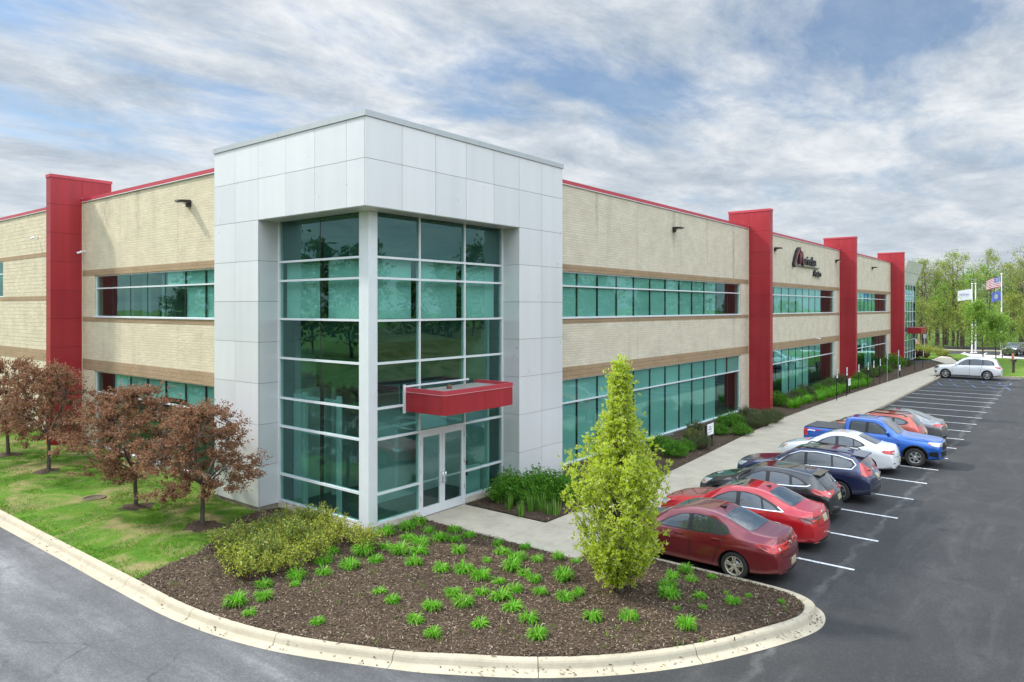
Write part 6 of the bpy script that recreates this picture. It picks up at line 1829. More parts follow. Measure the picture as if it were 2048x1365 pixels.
PLUM_L = ['plum leaved small tree at the left edge of the lawn, farthest along the wall', 'round purple leaved tree standing in front of the left red pylon', 'broad purple leaved tree below the left ribbon windows, second from the white tower', 'purple leaved tree nearest the white tower, ringed by fresh mulch']
pr = [plum_tree(11, 3.35, 1.95, 135, 125), plum_tree(23, 3.75, 2.35, 185, 125)]
for i, (x, y) in enumerate(TREES4):
    q = 1 if i == 2 else 0
    t = thing('ornamental_tree', PLUM_L[i], 'tree', (x, y, 0.03), [2.1, .4, 1.3, 3.9][i], 'purple leaved trees on the lawn')
    if True:
        tr, V, F = pr[q]
        if i in (0,):
            trunk0 = tr.build('trunk', M['bark'], t); crown0 = np_mesh('crown', V, F, M['leaf_plum'], t)
        elif i == 2:
            tr.build('trunk', M['bark'], t); np_mesh('crown', V, F, M['leaf_plum'], t)
        else:
            for o in (trunk0, crown0):
                c = o.copy(); COL.objects.link(c); c.parent = t
    t.scale = [(1.1, 1.1, 1.2), (1.05, 1.05, 1.2), (1, 1, 1), (1.02, 1.02, 1.03)][i]


def pear_tree():
    tr = MB()
    prof = [(0.0, .30), (.08, .62), (.16, .85), (.28, 1.10), (.38, 1.24), (.47, 1.18), (.55, .98), (.63, .74), (.72, .50), (.80, .34), (.88, .25), (.95, .15), (1.0, .05)]
    f = pchip([p[0] for p in prof], [p[1] for p in prof]); H0, H1 = .22, 5.12
    tr.tube([(0, 0, -.05), (.02, 0, .3), (0, .02, 1.5), (.03, 0, 3.2), (0, 0, 4.95)], [.10, .075, .06, .035, .006], 8)
    tr.tube([(0, 0, .0), (.22, .05, .06)], [.07, .02], 6)
    cl = []; dirs = []
    for i in range(340):
        k = rng.uniform(0, 1) ** .85; a = rng.uniform(0, 2 * math.pi); z = H0 + (H1 - H0) * k
        rr = f(k) * (1 + .13 * math.sin(3 * a + 5 * k) + .08 * math.sin(7 * a - 9 * k)) * rng.uniform(.55, 1.0)
        e = np.array([rr * math.cos(a), rr * math.sin(a), z]); s = np.array([0, 0, max(.25, z - .55 - rr * .9)])
        p = limb(s, e, .08, 5, .03); tr.tube(p, [.016, .012, .009, .007, .005, .003], 4, cap=False)
        p = np.array(p)
        m = 26 if k < .7 else 13
        tt = rng.uniform(.38, 1.10, m) ** .8; base = s + (e - s) * tt[:, None]; base[:, 2] -= .12 * np.linalg.norm(e - s) * tt * (1 - tt)
        sh = base + rng.normal(0, .075, (m, 3)); cl.append(np.repeat(sh, 7, 0) + rng.normal(0, .014, (7 * m, 3))); d = (e - s) / np.linalg.norm(e - s); dirs.append(np.repeat(d[None], 7 * m, 0))
    c = np.vstack(cl); d = np.vstack(dirs)
    V, F = leaves(c, .074, .031, .45, d * .7)
    return tr, V, F


t = thing('columnar_tree', 'lime green teardrop shaped young tree in the mulch island beside the dark red sedan', 'tree', (1.57, -6.85, .03))
tr, V, F = pear_tree(); tr.build('trunk', M['bark'], t); np_mesh('crown', V, F, M['leaf_lime'], t)


def blade_clump(n, l, w, lean, droop, base_r, seg=4):
    a = rng.uniform(0, 2 * math.pi, n); ln = l * rng.uniform(.55, 1.15, n); le = lean * rng.uniform(.15, 1.25, n)
    W = w * rng.uniform(.7, 1.2, n); b = np.stack([np.cos(a), np.sin(a)], 1) * (base_r * np.sqrt(rng.uniform(0, 1, n)))[:, None]
    a2 = a + rng.normal(0, .5, n); d = np.stack([np.cos(a2), np.sin(a2)], 1); e = np.stack([-np.sin(a2), np.cos(a2)], 1)
    V = []; pos = np.column_stack([b, np.zeros(n)])
    for i in range(seg + 1):
        t = i / seg; th_ = le + droop * t * t * rng.uniform(.7, 1.3, n)
        if i: pos = pos + np.column_stack([d * np.sin(th_)[:, None], np.cos(th_)]) * (ln / seg)[:, None]
        wk = W * (1 - .88 * t ** 2.2)
        V.append(pos + np.column_stack([e, np.zeros(n)]) * wk[:, None] / 2); V.append(pos - np.column_stack([e, np.zeros(n)]) * wk[:, None] / 2)
    V = np.stack(V, 1); k = 2 * (seg + 1); V = V.reshape(-1, 3)
    F = np.concatenate([np.stack([np.arange(n) * k + 2 * i, np.arange(n) * k + 2 * i + 1, np.arange(n) * k + 2 * i + 3, np.arange(n) * k + 2 * i + 2], 1) for i in range(seg)])
    return V, F


def proto_mesh(fn, mats):
    V, F = fn; o = np_mesh('proto', V, F, mats); me = o.data; bpy.data.objects.remove(o); return me


LILY = [proto_mesh(blade_clump([190, 150, 170, 120, 180][k], [.37, .33, .40, .35, .34][k], .030, [.60, .75, .55, .8, .7][k], [2.0, 2.2, 1.9, 2.3, 2.1][k], [.14, .11, .13, .10, .15][k]), M['lily']) for k in range(5)]
IRIS = [proto_mesh(blade_clump(34, .52, .032, .16, .18, .13), M['iris']) for _ in range(3)]
RIB = [proto_mesh(blade_clump(140, .58, .022, .42, .95, .16), M['lily']) for _ in range(4)]


def z6(u, v): return 280 + u / 3.303, 1000 + v / 3.303
def z7(u, v): return 800 + u / 2.2756, 1000 + v / 2.2756
def z8(u, v): return 1440 + u / 2.9675, 400 + v / 2.9675


LPOS = [(z6(u, v), w / 3.303) for u, v, w in ((630, 700, 150), (815, 575, 105), (815, 665, 115), (722, 765, 105), (1170, 820, 100), (1035, 525, 100), (1030, 445, 75), (1025, 575, 60), (1212, 490, 130), (1210, 420, 110), (1388, 455, 140), (1270, 355, 110), (1475, 365, 120), (1480, 300, 100), (1555, 415, 110), (1620, 240, 140), (1625, 330, 120), (1715, 360, 125), (1580, 620, 100), (1665, 680, 105), (1925, 725, 130), (1820, 810, 150), (1935, 905, 110), (1835, 360, 130), (1810, 430, 110), (1850, 300, 120), (1770, 270, 120), (1765, 200, 110), (1840, 160, 110), (1905, 220, 80), (1985, 270, 110), (1990, 470, 120))]
LPOS += [(z7(u, v), w / 2.2756) for u, v, w in ((250, 150, 60), (265, 240, 80), (250, 190, 70), (315, 175, 60), (395, 285, 65), (445, 210, 50), (465, 245, 70), (535, 270, 85), (570, 225, 60), (625, 280, 65), (720, 275, 60), (800, 290, 60), (295, 330, 85), (370, 365, 85), (450, 385, 75), (510, 320, 80), (565, 345, 80), (610, 370, 60), (745, 365, 85), (370, 430, 80), (240, 440, 70), (460, 455, 100), (520, 420, 85), (640, 430, 65), (515, 500, 95), (290, 485, 90), (585, 555, 95), (755, 455, 80), (815, 435, 50), (365, 575, 85), (625, 630, 85), (875, 545, 95), (1040, 545, 95), (1305, 585, 95), (1240, 355, 80), (1300, 330, 60), (1325, 370, 60), (1215, 400, 90), (1225, 445, 95), (1365, 445, 75), (1420, 360, 45), (1485, 430, 30), (1585, 445, 35), (1515, 475, 55), (1380, 500, 50), (1258, 505, 35), (1735, 470, 35))]
LNAMES = {0: 'large daylily clump at the left end of the mulch island, nearest the curved kerb', 3: 'low daylily clump closest to the kerb joint, below the leftmost large clump', 4: 'small lone daylily clump on bare mulch left of centre near the kerb', 22: 'daylily clump near the kerb, lowest on the left half of the island', 61: 'lone daylily clump near the kerb, lowest in the middle of the island', 62: 'lone daylily clump near the kerb right of centre, lowest of its row', 63: 'daylily clump just below the trunk of the lime green tree, on its left', 64: 'daylily clump just below the trunk of the lime green tree, on its right', 65: 'lone daylily clump at the right of the island, closest to the kerb', 78: 'tiny daylily sprout at the right tip of the mulch island'}
for i, ((u, v), w) in enumerate(LPOS):
    x, y = at(u, v - 3, .05)
    depth = (x - CAM[0]) * math.cos(YAW) + (y - CAM[1]) * math.sin(YAW)
    s = w * depth / F_PX / .66
    small = s < .55
    o = link('daylily', LILY[i % 5], None, (x, y, .03)); o.rotation_euler = (0, 0, rng.uniform(0, 6.28)); s *= 1.12; s *= rng.uniform(.85, 1.15); o.scale = (s * rng.uniform(.9, 1.15), s * rng.uniform(.9, 1.15), s * rng.uniform(1.15, 1.5))
    if i in LNAMES: lab = LNAMES[i]
    elif small: lab = 'small daylily sprout with few blades on the right side of the mulch island'
    elif y > -2.2 or (x > .2 and y > -3.9): lab = 'bright green daylily clump crowded between the glass tower corner and the walkway'
    elif x > 2.2: lab = 'green daylily clump in the group between lime green tree and dark red sedan'
    elif x < -1.9: lab = 'bright green daylily clump on the left half of the mulch island'
    else: lab = 'bright green daylily clump in the middle of the mulch island'
    tag(o, lab, 'plant', 'daylilies in the mulch island: ' + ('sprouts' if small else 'clumps'))
IP = [(998.7, 1005.5), (1018.6, 1020.7), (1041, 1033.6), (1063, 1024), (1083, 1024), (1096, 1030.7), (1111, 1030.7), (1152, 962), (1138, 985)]
IL = ['iris clump leaning against the stone curb beside the glass door', 'short iris clump second from the door in the dark bed', 'yellowish iris clump closest to the walkway edge', 'tall iris clump in front of the middle of the green shrubs', 'iris clump below the right hand green shrubs', 'small iris tuft between two taller iris clumps', 'iris clump nearest the corner of the dark bed', 'dark iris clump under the first lower window', 'iris clump behind the green shrubs beside the white column']
for i, q in enumerate(IP):
    x, y = at(q[0], q[1] - 2, .03); o = link('iris', IRIS[i % 3], None, (x, y, .02)); o.rotation_euler = (0, 0, rng.uniform(0, 6.28)); s = [1.35, .95, .95, 1.1, 1.1, .8, 1.05, 1.4, 1.5][i]; o.scale = (s, s, s); tag(o, IL[i], 'plant', 'iris clumps in the door bed')
for i in range(42):
    x = 33.6 + 18.5 * (i + rng.uniform(0, 1)) / 42; yb = np.interp(x, [q[0] for q in BEDEDGE], [q[1] for q in BEDEDGE])
    y = yb + .40 + rng.uniform(0, 1.0)
    o = link('grassy_clump', RIB[i % 4], None, (x, y, .02)); o.rotation_euler = (0, 0, rng.uniform(0, 6.28)); s = rng.uniform(.85, 1.35); o.scale = (s, s, s)
    tag(o, 'bright green strap leaved clump in the ribbon along the walkway past the first red pylon', 'plant', 'strap leaved clumps along the walkway')


def shrub(nst, H, Rr, nl, l, w, twigs=1.0, up=.4, flat=.6, clump=.06):
    tr = MB(); cl = []; ds = []
    for i in range(nst):
        a = rng.uniform(0, 2 * math.pi); k = math.sqrt(rng.uniform(0.0, 1)); e = np.array([Rr * k * math.cos(a), Rr * k * math.sin(a), H * (1 - flat * k ** 2.2) * rng.uniform(.72, 1.08)])
        s = np.array([e[0] * .25, e[1] * .25, 0.0]); p = limb(s, e, -.05, 4, .05)
        if rng.uniform() < twigs: tr.tube(p, [.008, .007, .006, .004, .003], 4, cap=False)
        m = nl // nst; tt = rng.uniform(.25, 1.08, m) ** .7
        cl.append(s + (e - s) * tt[:, None] + rng.normal(0, clump, (m, 3))); d = (e - s) / np.linalg.norm(e - s); ds.append(np.repeat(d[None], m, 0))
    c = np.vstack(cl); c[:, 2] = np.abs(c[:, 2]) + .02
    V, F = leaves(c, l, w, up, np.vstack(ds) * .7)
    return tr, V, F


def shrub_proto(name, mat, *a, **k):
    tr, V, F = shrub(*a, **k)
    r = thing(name, '', 'shrub'); tr.build('stem', M['twig'], r); np_mesh('foliage', V, F, mat, r)
    return r


def place(src, pos, first, label, group, s=1.0, z=.03, sz=None):
    if first: o = src
    else: o = dup(src, (0, 0, 0))
    o.location = (pos[0], pos[1], z); o.rotation_euler = (0, 0, rng.uniform(0, 6.28)); o.scale = (s, s, sz or s); o['label'] = label; o['group'] = group
    return o


# twiggy gold and olive shrubs at the foot of the tower
SA = shrub_proto('spirea_shrub', M['leaf_olive'], 48, .76, .52, 1700, .058, .032, 1.0, .4, .40, .035)
SB = shrub_proto('spirea_shrub', M['leaf_gold'], 44, .66, .50, 850, .060, .034, 1.0, .4, .35, .030)
GS = 'twiggy spirea shrubs at the foot of the glass tower'
pts = [((450, 1112), 0), ((500, 1100), 0), ((545, 1085), 0), ((590, 1072), 0), ((470, 1145), 1), ((520, 1140), 0), ((560, 1125), 1), ((600, 1108), 0), ((640, 1090), 1), ((535, 1158), 1), ((585, 1148), 1), ((625, 1128), 1), ((660, 1105), 1), ((680, 1085), 1), ((715, 1095), 1), ((735, 1105), 1), ((625, 1068), 0), ((655, 1072), 1), ((505, 1122), 0), ((570, 1103), 0), ((490, 1165), 1)]
fa = fb = True
for (u, v), k in pts:
    x, y = at(u, v - 4, .03)
    if k == 0: place(SA, (x, y), fa, 'olive green twiggy shrub in the mass left of the glass tower corner', GS + ', olive', rng.uniform(.85, 1.15)); fa = False
    else: place(SB, (x, y), fb, 'yellow leaved twiggy shrub at the front edge of the mass below the glass tower', GS + ', yellow', rng.uniform(.75, 1.05)); fb = False
# mounded shrubs by the door and along the wall
GA = shrub_proto('mounded_shrub', M['leaf_green'], 80, .84, .74, 3600, .075, .044, .7, .15, .68, .07)
GD = shrub_proto('mounded_shrub', M['leaf_dull'], 60, .75, .62, 3200, .055, .028, 1.0, .3, .5, .06)
first = True
for (u, v), s, lab in (((1020, 1001), 1.1, 'leafy green shrub nearest the glass door'), ((1056, 1006), .95, 'low leafy green shrub in front of the white column'), ((1078, 1000), 1.15, 'tallest leafy green shrub against the white column'), ((1105, 998), 1.0, 'leafy green shrub right of the tallest one by the column'), ((1132, 1002), .9, 'leafy green shrub just behind the lime green tree')):
    place(GA, at(u, v, .03), first, lab, 'green shrubs in the door bed', s); first = False
z6f = lambda u, v: (1250 + u / 6.606, 780 + v / 6.606)
GRP = 'shrubs along the building'
for (u, v), s, lab in ((z6f(490, 800), 1.05, 'large green shrub under the window, left of the white two post sign'), (z6f(650, 880), .95, 'green shrub nearest the walkway before the white two post sign'), (z6f(780, 810), .8, 'green shrub between a yellow bush and the walkway'), (z6f(1400, 490), 1.2, 'broad green shrub under the last dark window before the first pylon'), (z6f(1250, 590), .8, 'green shrub right behind the white two post sign'), (z6f(1540, 590), .85, 'green shrub standing forward in the bed toward the walkway')):
    place(GA, at(u, v, .03), False, lab, GRP, s * .9, sz=s * .74)
first = True
for (u, v), s, lab in ((z6f(880, 690), .75, 'dull olive shrub beside the yellow bush under the window'), (z6f(1000, 780), .9, 'dull brownish shrub at the left post of the white sign'), (z6f(930, 570), .8, 'dull olive shrub close to the window sill'), (z6f(1700, 500), 1.0, 'dull shrub at the tan pier left of the first red pylon'), (z6f(1840, 475), 1.1, 'dull shrub at the foot of the first red pylon'), (z6f(1975, 430), 1.0, 'dull shrub in front of the outer edge of the first red pylon'), (z6f(1620, 400), 1.0, 'dull shrub close to the wall behind the green ones')):
    place(GD, at(u, v, .03), first, lab, GRP + ', dull', s); first = False
GY = shrub_proto('mounded_shrub', M['leaf_gold'], 40, .6, .45, 1800, .05, .026, .7)
place(GY, at(*z6f(885, 680), .03), True, 'small bright yellow green bush left of the white two post sign', 'gold shrubs', .9)
for i in range(12):
    x = 33.8 + 17.0 * (i + rng.uniform(.2, .8)) / 12; y = .15 + rng.uniform(-.25, .35)
    place(GD if i % 3 else GA, (x, y), False, 'low dark shrub under the lower windows behind the strap leaved ribbon', 'low shrubs under the sign bay windows', rng.uniform(.85, 1.15))
for i in range(16):
    x = 51.5 + 25.0 * (i + rng.uniform(.2, .8)) / 16; y = .1 + rng.uniform(-.9, .45)
    place(GD if i % 4 else GA, (x, y), False, 'small dull shrub on bare mulch beyond the second red pylon', 'shrubs beyond the second pylon', rng.uniform(.7, 1.35))
place(GA, (71.2, .2), False, 'round dark green bush in front of the third red pylon', GRP, 1.7)
GW = shrub_proto('mounded_shrub', M['leaf_wine'], 40, .9, .9, 2200, .10, .06, .6)
place(GW, (88.2, .15), True, 'dark wine red bush beside the far white entrance', 'far bushes', 1.15)
fst = True
for (x, y), s, lab in (((99.5, 2.4), 2.0, 'yellow green bush farthest left beside the far entrance'), ((98.3, .9), 1.7, 'broad yellow green bush behind the wine red bush'), ((97.3, -.6), 1.6, 'yellow green bush right of the broad one on the far lawn'), ((96.6, -1.4), 1.1, 'small round yellow green bush at the end of the far bushes')):
    place(GY, (x, y), False, lab, 'far bushes', s * 1.25)


# ---- trees
def tall_tree(seed, H, crown_r, nleaf, lsz, base=.35, sparse=1.0, lean=0.0):
    global rng
    keep = rng; rng = np.random.default_rng(seed)
    tr = MB(); tp = [(0, 0, -.1), (.1 * rng.normal(), .1 * rng.normal(), H * .25), (lean * .5 + .25 * rng.normal(), .25 * rng.normal(), H * .55), (lean + .3 * rng.normal(), .3 * rng.normal(), H * .93)]
    r0 = H * .0125; tr.tube(tp, [r0, r0 * .85, r0 * .6, r0 * .12], 7)
    T = np.array(tp); cl = []
    nb = int(22 * sparse)
    for i in range(nb):
        k = base + (1 - base) * (i + rng.uniform(0, 1)) / nb; s = np.array([np.interp(k * H, T[:, 2], T[:, j]) for j in range(3)])
        a = rng.uniform(0, 2 * math.pi); kk = (k - base) / (1 - base); l = crown_r * (.45 + .9 * math.sin(math.pi * min(1, kk * .75 + .25))) * rng.uniform(.55, 1.1) * (1 - .55 * kk)
        e = s + np.array([l * math.cos(a), l * math.sin(a), l * rng.uniform(.35, .95)])
        p = limb(s, e, .1, 4, .08); tr.tube(p, [r0 * .35 * (1.1 - kk), r0 * .28 * (1.1 - kk), r0 * .2 * (1.1 - kk), r0 * .12, r0 * .06], 5, cap=False)
        for q in (2, 3, 4):
            for _ in range(2):
                b = np.array(p[q]); e2 = b + rng.normal(0, 1, 3) * l * .28 + np.array([0, 0, l * .16]); tr.tube([tuple(b), tuple(e2)], [r0 * .10, r0 * .03], 4, cap=False); cl.append(e2); cl.append((b + e2) / 2)
    cl = np.array(cl); V = F = None
    if nleaf:
        kx = rng.integers(0, len(cl), nleaf); c = cl[kx] + rng.normal(0, crown_r * .085, (nleaf, 3)); V, F = leaves(c, lsz, lsz * .62, .2)
    rng = keep
    return tr, V, F


def tree_proto(name, lab, leafm, *a, bark='bark', **k):
    tr, V, F = tall_tree(*a, **k); r = thing(name, lab, 'tree'); tr.build('trunk', M[bark], r)
    if V is not None: np_mesh('crown', V, F, M[leafm], r)
    return r


# three young trees on the far lawn
Y0 = tree_proto('young_tree', 'largest dense green young tree on the far lawn by the white SUV', 'leaf_wood_b', 41, 6.9, 2.5, 4600, .22, base=.22, sparse=1.5)
for i, ((x, y), s, lab) in enumerate((((93.9, -5.86), 1.0, 'largest dense green young tree on the far lawn by the white SUV'), ((96.4, -7.0), .80, 'second young tree on the far lawn, between the largest and the right hand flagpole'), ((97.5, -7.6), .78, 'young tree with the rightmost trunk of three on the far lawn'))):
    place(Y0, (x, y), i == 0, lab, 'young trees on the far lawn', s, .0)

WP = [tree_proto('woodland_tree', 'tall woodland tree with thin yellow green spring leaves', 'leaf_wood_a', 51, 14.0, 3.0, 1300, .22, base=.30),
      tree_proto('woodland_tree', 'tall woodland tree with fresh green leaves', 'leaf_wood_b', 52, 12.0, 3.0, 1700, .22, base=.22),
      tree_proto('woodland_tree', 'tall woodland tree with sparse leaves high on a bare trunk', 'leaf_wood_a', 53, 16.0, 2.6, 650, .22, base=.50, bark='bark_pale'),
      tree_proto('woodland_tree', 'slender bright green woodland sapling', 'leaf_wood_b', 54, 7.0, 2.2, 1500, .20, base=.12),
      tree_proto('woodland_tree', 'nearly leafless grey woodland tree with forked top', 'leaf_wood_a', 55, 14.0, 2.8, 160, .30, base=.45, lean=1.6),
      tree_proto('woodland_tree', 'yellow green woodland sapling', 'leaf_wood_a', 56, 8.0, 2.3, 1500, .20, base=.15)]
WL = ['tall thin leaved yellow green tree in the woodland behind the far lawn', 'fresh green full crowned tree in the woodland behind the far lawn', 'very tall bare trunked tree with a sparse top in the woodland', 'bright green sapling at the edge of the woodland', 'leaning nearly leafless grey tree in the woodland', 'yellow green sapling at the edge of the woodland']
used = set()


def wood(k, x, y, s, lab=None, z=-.2):
    o = WP[k] if k not in used else dup(WP[k], (0, 0, 0)); used.add(k)
    o.location = (x, y, z); o.rotation_euler = (0, 0, rng.uniform(0, 6.28)); o.scale = (s, s, s * rng.uniform(.93, 1.08)); o['label'] = lab or WL[k]; o['group'] = 'woodland: ' + WL[k]
    return o


rw = random.Random(5)
for i in range(74):
    d = rw.random() ** 1.3
    x = 117.5 + 42 * d; u = 1800 + 300 * rw.random(); t_ = (u - 1024) / F_PX
    dx, dy = math.cos(YAW) + t_ * math.sin(YAW), math.sin(YAW) - t_ * math.cos(YAW); y = CAM[1] + dy / dx * (x - CAM[0])
    if d < .12: k = rw.choice([3, 5, 3, 5, 1])
    else: k = rw.choice([0, 1, 2, 2, 0, 1, 4, 5])
    wood(k, x, y, rw.uniform(.82, 1.12))
wood(2, 121, -10.2, 1.05, 'tallest twin trunk tree of the woodland at the right edge'); wood(2, 122.5, -9.4, 1.0, 'tall bare trunk tree just left of the tallest at the right edge'); wood(4, 128, 9.5, .95, 'forked leafless tree rising just right of the far white fascia')
wood(0, 76, 40, 1.35, 'tree top peeping over the roof left of the first red pylon'); wood(4, 108, 34, 1.25, 'bare tree top showing over the roof right of the second red pylon'); wood(4, 124, 28, 1.2, 'bare tree top showing over the roof between the last two pylons'); wood(4, 118, 16, 1.1, 'leafless tree top right of the third red pylon')


def mass(name, lab, protos, spots, mats_):
    """a far-off wood that reads as one mass"""
    Vs = []; Fs = []; mi = []; n0 = 0
    for x, y, s, k in spots:
        for V, F, m in protos[k]:
            a = rng.uniform(0, 6.28); ca, sa = math.cos(a), math.sin(a)
            W = V * s; Vs.append(np.column_stack([W[:, 0] * ca - W[:, 1] * sa + x, W[:, 0] * sa + W[:, 1] * ca + y, W[:, 2]])); Fs.append(F + n0); mi.append(np.full(len(F), m)); n0 += len(V)
    return stuff(np_mesh(name, np.vstack(Vs), np.vstack(Fs), mats_, mi=np.concatenate(mi)), lab, 'woodland')


def mass_proto(seed, H, r, n, l, base, m):
    tr, V, F = tall_tree(seed, H, r, n, l, base); q = [f for f in tr.f if len(f) == 4]
    return [(np.array(tr.v), np.array(q), 0), (V, F, m)]


MP = [mass_proto(61, 13, 3.6, 1500, .55, .15, 1), mass_proto(62, 11, 3.4, 1500, .55, .05, 2), mass_proto(63, 15, 3.2, 1200, .5, .3, 1)]
sp = [(158 + rw.uniform(0, 14), y + rw.uniform(-1.5, 1.5), rw.uniform(.42, .62), rw.randrange(3)) for y in np.arange(-45, 60, 3.2)]
mass('far_woodland', 'pale green wood closing the view far behind the lawn trees', MP, sp, [M['bark_pale'], M['leaf_wood_a'], M['leaf_wood_b']])
sp = [(x + rw.uniform(-2, 2), -46 - rw.uniform(0, 12), rw.uniform(.75, 1.05), rw.randrange(3)) for x in np.arange(-45, 150, 4.2)]
sp += [(-30 - rw.uniform(0, 14), y + rw.uniform(-2, 2), rw.uniform(.75, 1.15), rw.randrange(3)) for y in np.arange(-40, 90, 4.2)]
M['leaf_dark'] = leafmat('leaf_dark_wood', [(0.04, 0.085, 0.015), (0.06, 0.12, 0.02), (0.09, 0.15, 0.03), (0.12, 0.17, 0.03)], .5, .3, .25)
mass('roadside_woodland', 'wood across the road and lot that the windows mirror', MP, sp, [M['bark'], M['leaf_dark'], M['leaf_dark']])
# ---------------------------------------------------------------- signs, flagpoles and other small things
def post_sign(x, y, h, lab, post='black_metal', w=.40, ph=.58, rz=0.0):
    t = thing('parking_sign', lab, 'sign', (x, y, .01), rz, 'signs on posts along the walkway')
    mb = MB(); mb.tube([(0, 0, -.1), (0, 0, h - .02)], .028, 8); mb.build('post', M[post], t)
    mb = MB(); mb.bbox(-w / 2, w / 2, -.045, -.030, h - ph, h, .005); p = mb.build('sign_panel', M['white'], t)
    mb = MB(); mb.box(-w * .36, w * .36, -.048, -.0455, h - .12, h - .07); mb.box(-w * .30, w * .30, -.048, -.0455, h - .21, h - .17)
    mb.box(-w * .36, w * .36, -.048, -.0455, h - .38, h - .30); mb.build('sign_marking', M['paint_blue'] if post == 'steel' else M['bronze'], p)


RZ = R(4)
for (x, y, h, lab, pm) in ((39.75, -2.0, 2.12, 'nearest white sign on a thin black post, left of the second red pylon', 'black_metal'),
                           (42.65, -1.95, 2.08, 'white sign on a black post in front of the second red pylon', 'black_metal'),
                           (47.37, -1.7, 1.97, 'white sign on a black post just right of the second red pylon', 'black_metal'),
                           (49.97, -1.82, 1.98, 'white sign on a black post, first of three under the third bay windows', 'black_metal'),
                           (51.37, -1.95, 2.05, 'white sign on a black post, middle of three under the third bay windows', 'black_metal'),
                           (53.05, -2.1, 2.11, 'white sign on a black post, last of three before the grey posts', 'black_metal'),
                           (55.47, -2.2, 2.55, 'sign on a grey steel post left of the third red pylon', 'steel'),
                           (60.06, -2.25, 2.54, 'tall white sign on a grey steel post in front of the third red pylon', 'steel'),
                           (68.91, -2.2, 1.9, 'white sign on a thin dark post before the far white entrance', 'black_metal'),
                           (73.08, -2.3, 1.9, 'farthest white sign on a dark post beside the far entrance door', 'black_metal')):
    post_sign(x, y, h, lab, pm, rz=RZ)


def board_sign(x, y, lab, w=.74, h=1.05, rz=0.0):
    t = thing('board_sign', lab, 'sign', (x, y, .01), rz, 'low white signs between two black posts')
    for sx in (-1, 1):
        mb = MB(); mb.bbox(sx * w / 2 - .045, sx * w / 2 + .045, -.045, .045, -.1, h, .006); mb.build('post', M['black_metal'], t)
    mb = MB(); mb.bbox(-w / 2 + .02, w / 2 + .04, -.062, -.046, h - .48, h + .03, .004); p = mb.build('sign_panel', M['white'], t)
    mb = MB()
    for z, a, b in ((.11, -.20, .12), (.22, -.24, .18)):
        for k in range(7):
            xx = a + (b - a) * k / 7; mb.box(xx, xx + (b - a) / 7 * .72, -.066, -.0625, h - z - .028, h - z + .028)
    for k in range(6): mb.box(-.22 + k * .065, -.22 + k * .065 + .045, -.066, -.0625, h - .355, h - .325)
    mb.add([(.24, -.066, h - .14), (.24, -.066, h - .08), (.31, -.066, h - .11)], [(0, 2, 1)])
    mb.build('sign_lettering', pbr('sign_ink', (.22, .24, .26), .6), p)


board_sign(18.62, -1.74, 'small white notice board between two black posts, nearest in the shrub bed', rz=R(2))
board_sign(44.75, -1.60, 'small white notice board between two black posts, in front of the second red pylon', rz=R(2))
board_sign(61.3, -2.1, 'small white notice board between two black posts beside the grey sign post', rz=R(2))


def flagpole(x, y, h, lab):
    t = thing('flagpole', lab, 'flagpole', (x, y, 0), 0, 'white flagpoles')
    mb = MB(); mb.tube([(0, 0, 0), (0, 0, h * .5), (0, 0, h)], [.10, .085, .055], 12); mb.build('pole', M['white'], t)
    mb = MB(); mb.lathe([(0, -.12), (.08, -.09), (.115, 0), (.08, .09), (0, .12)], 'z', (0, 0, h + .11), 14); mb.build('finial', M['white'], t)
    mb = MB(); mb.lathe([(.22, 0), (.22, .06), (.12, .12)], 'z', (0, 0, 0), 16); mb.build('base_collar', M['white'], t)
    return t


p1 = at(1780 + 640 / 3.9, 450 + 1000 / 3.9, 0); p2 = at(1780 + 668 / 3.9, 450 + 1000 / 3.9, 0); p3 = at(1780 + 870 / 3.9, 450 + 1018 / 3.9, 0)
flagpole(*p1, 9.65, 'white flagpole carrying the white company flag, left of the pair')
flagpole(*p2, 9.65, 'white flagpole right beside the one with the white flag')
flagpole(*p3, 10.8, 'tallest white flagpole, with the striped and the blue flag')
FD = Vector((-.30, .95, 0)).normalized()


def flag(name, lab, base, z1, w, h, mats, fn, sag=.35, nx=30, ny=26, curl=.16):
    me_v = []; f = []; mi = []
    for i in range(nx + 1):
        for j in range(ny + 1):
            s, t = i / nx, j / ny
            wob = curl * s * math.sin(5.5 * s + 1.4 * t) * 1.2
            d = FD * (.08 + w * (s * (1 - .10 * s))) + Vector((FD.y, -FD.x, 0)) * wob
            me_v.append((d.x, d.y, -h * t - sag * s ** 1.5 * (1.0 - .25 * t)))
    for i in range(nx):
        for j in range(ny):
            a = i * (ny + 1) + j; f.append((a, a + ny + 1, a + ny + 2, a + 1)); mi.append(fn(i / nx, j / ny))
    o = np_mesh(name, np.array(me_v), np.array(f), mats, None, (base[0], base[1], z1), mi, True)
    return tag(o, lab, 'flag', 'flags')


fw, fr_, fb_ = pbr('flag_white', (.78, .78, .80), .8), pbr('flag_red', (.50, .03, .05), .8), pbr('flag_blue', (.06, .08, .30), .8)
fs, fg = pbr('flag_state_blue', (.10, .15, .50), .8), pbr('flag_emblem', (.50, .45, .32), .8)


def usa(s, t):
    if s < .42 and t < 7 / 13:
        return 0 if (int(s / .42 * 11) % 2 == 1 and int(t * 13 / 7 * 9) % 2 == 1) and rng.uniform() < .8 else 2
    return 1 if int(t * 13 + 1e-6) % 2 == 0 else 0


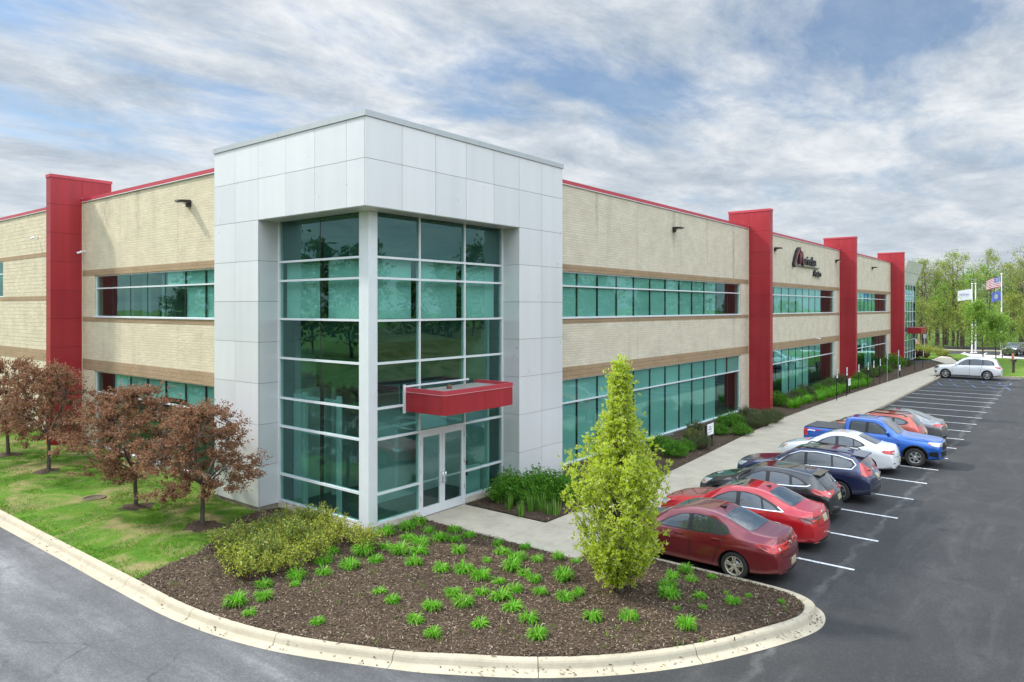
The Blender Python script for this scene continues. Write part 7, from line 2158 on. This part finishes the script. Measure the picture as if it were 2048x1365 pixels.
flag('striped_flag', 'striped red and white flag with blue starred corner at the top of the tallest pole', p3, 10.6, 1.85, 1.45, [fw, fr_, fb_], usa, .55, 44, 26)
flag('state_flag', 'blue flag with a pale emblem hanging under the striped flag', p3, 8.65, 1.15, 1.25, [fs, fg], lambda s, t: 1 if ((s - .5) / .22) ** 2 + ((t - .5) / .28) ** 2 < 1 and rng.uniform() < .85 else 0, .35)
o = flag('company_flag', 'white flag with small blue letters, on the left pole of the pair', p1, 9.0, 1.85, 1.5, [fw], lambda s, t: 0, .25, curl=.08)
q = o.location
tx = text_mesh('flag_lettering', 'NYFAI', .42, .004, pbr('flag_letter', (.10, .10, .36), .8), o, (FD.x * 1.55 - .16, FD.y * 1.55 - .05, -.90), (R(90), 0, math.atan2(-FD.y, -FD.x)), 1.15)

# hydrant, post box, far sign
hx, hy = at(1780 + 958 / 3.9, 450 + 1055 / 3.9, .02)
t = thing('fire_hydrant', 'orange red fire hydrant with pale cap on the far lawn', 'hydrant', (hx, hy, .02))
hm = pbr('hydrant_paint', (.55, .10, .05), .45)
mb = MB(); mb.lathe([(.17, 0), (.17, .06), (.12, .08), (.12, .52), (.15, .54), (.15, .58), (.12, .66), (.05, .74), (.03, .80), (0, .80)], 'z', (0, 0, 0), 18); mb.build('barrel', hm, t)
mb = MB(); mb.lathe([(0, -.22), (.07, -.22), (.07, .22), (0, .22)], 'x', (0, 0, .46), 14); mb.lathe([(0, -.2), (.09, -.2), (.09, 0)], 'y', (0, 0, .42), 14); mb.build('outlet', pbr('hydrant_cap', (.60, .50, .42), .5), t)
bx_, by_ = at(1780 + 962 / 3.9, 450 + 1155 / 3.9, .02)
t = thing('post_box', 'brown wooden box on a thick post at the corner of the far lawn', 'box on post', (bx_, by_, .02), R(20))
wd = pbr('weathered_wood', (.075, .055, .04), .85, var=.25, vscale=6)
mb = MB(); mb.bbox(-.10, .10, -.10, .10, -.1, 1.05, .01); mb.build('post', wd, t)
mb = MB(); mb.bbox(-.36, .36, -.16, .16, 1.05, 1.28, .012); b = mb.build('box', wd, t)
mb = MB(); mb.bbox(-.40, .40, -.20, .20, 1.283, 1.33, .01); mb.build('lid', wd, b)
sx_, sy_ = at(1780 + 270 / 3.9, 450 + 970 / 3.9, 0)
t = thing('roadside_sign', 'grey backed sign on a pale post by the far parking row', 'sign', (sx_, sy_, 0), R(60))
mb = MB(); mb.tube([(0, 0, 0), (0, 0, 2.25)], .05, 8); mb.build('post', M['steel'], t)
mb = MB(); mb.bbox(-.26, .26, -.075, -.055, 1.65, 2.3, .006); mb.build('sign_panel', M['steel'], t)
sx_, sy_ = at(1780 + 975 / 3.9, 450 + 1010 / 3.9, 0)
t = thing('roadside_sign', 'thin grey post standing just right of the fire hydrant', 'sign post', (sx_, sy_, 0))
mb = MB(); mb.tube([(0, 0, 0), (0, 0, 2.3)], .035, 8); mb.build('post', M['steel'], t)
mb = MB(); mb.bbox(-.03, .03, -.16, .16, 2.0, 2.3, .004); mb.build('sign_panel', M['steel'], t)
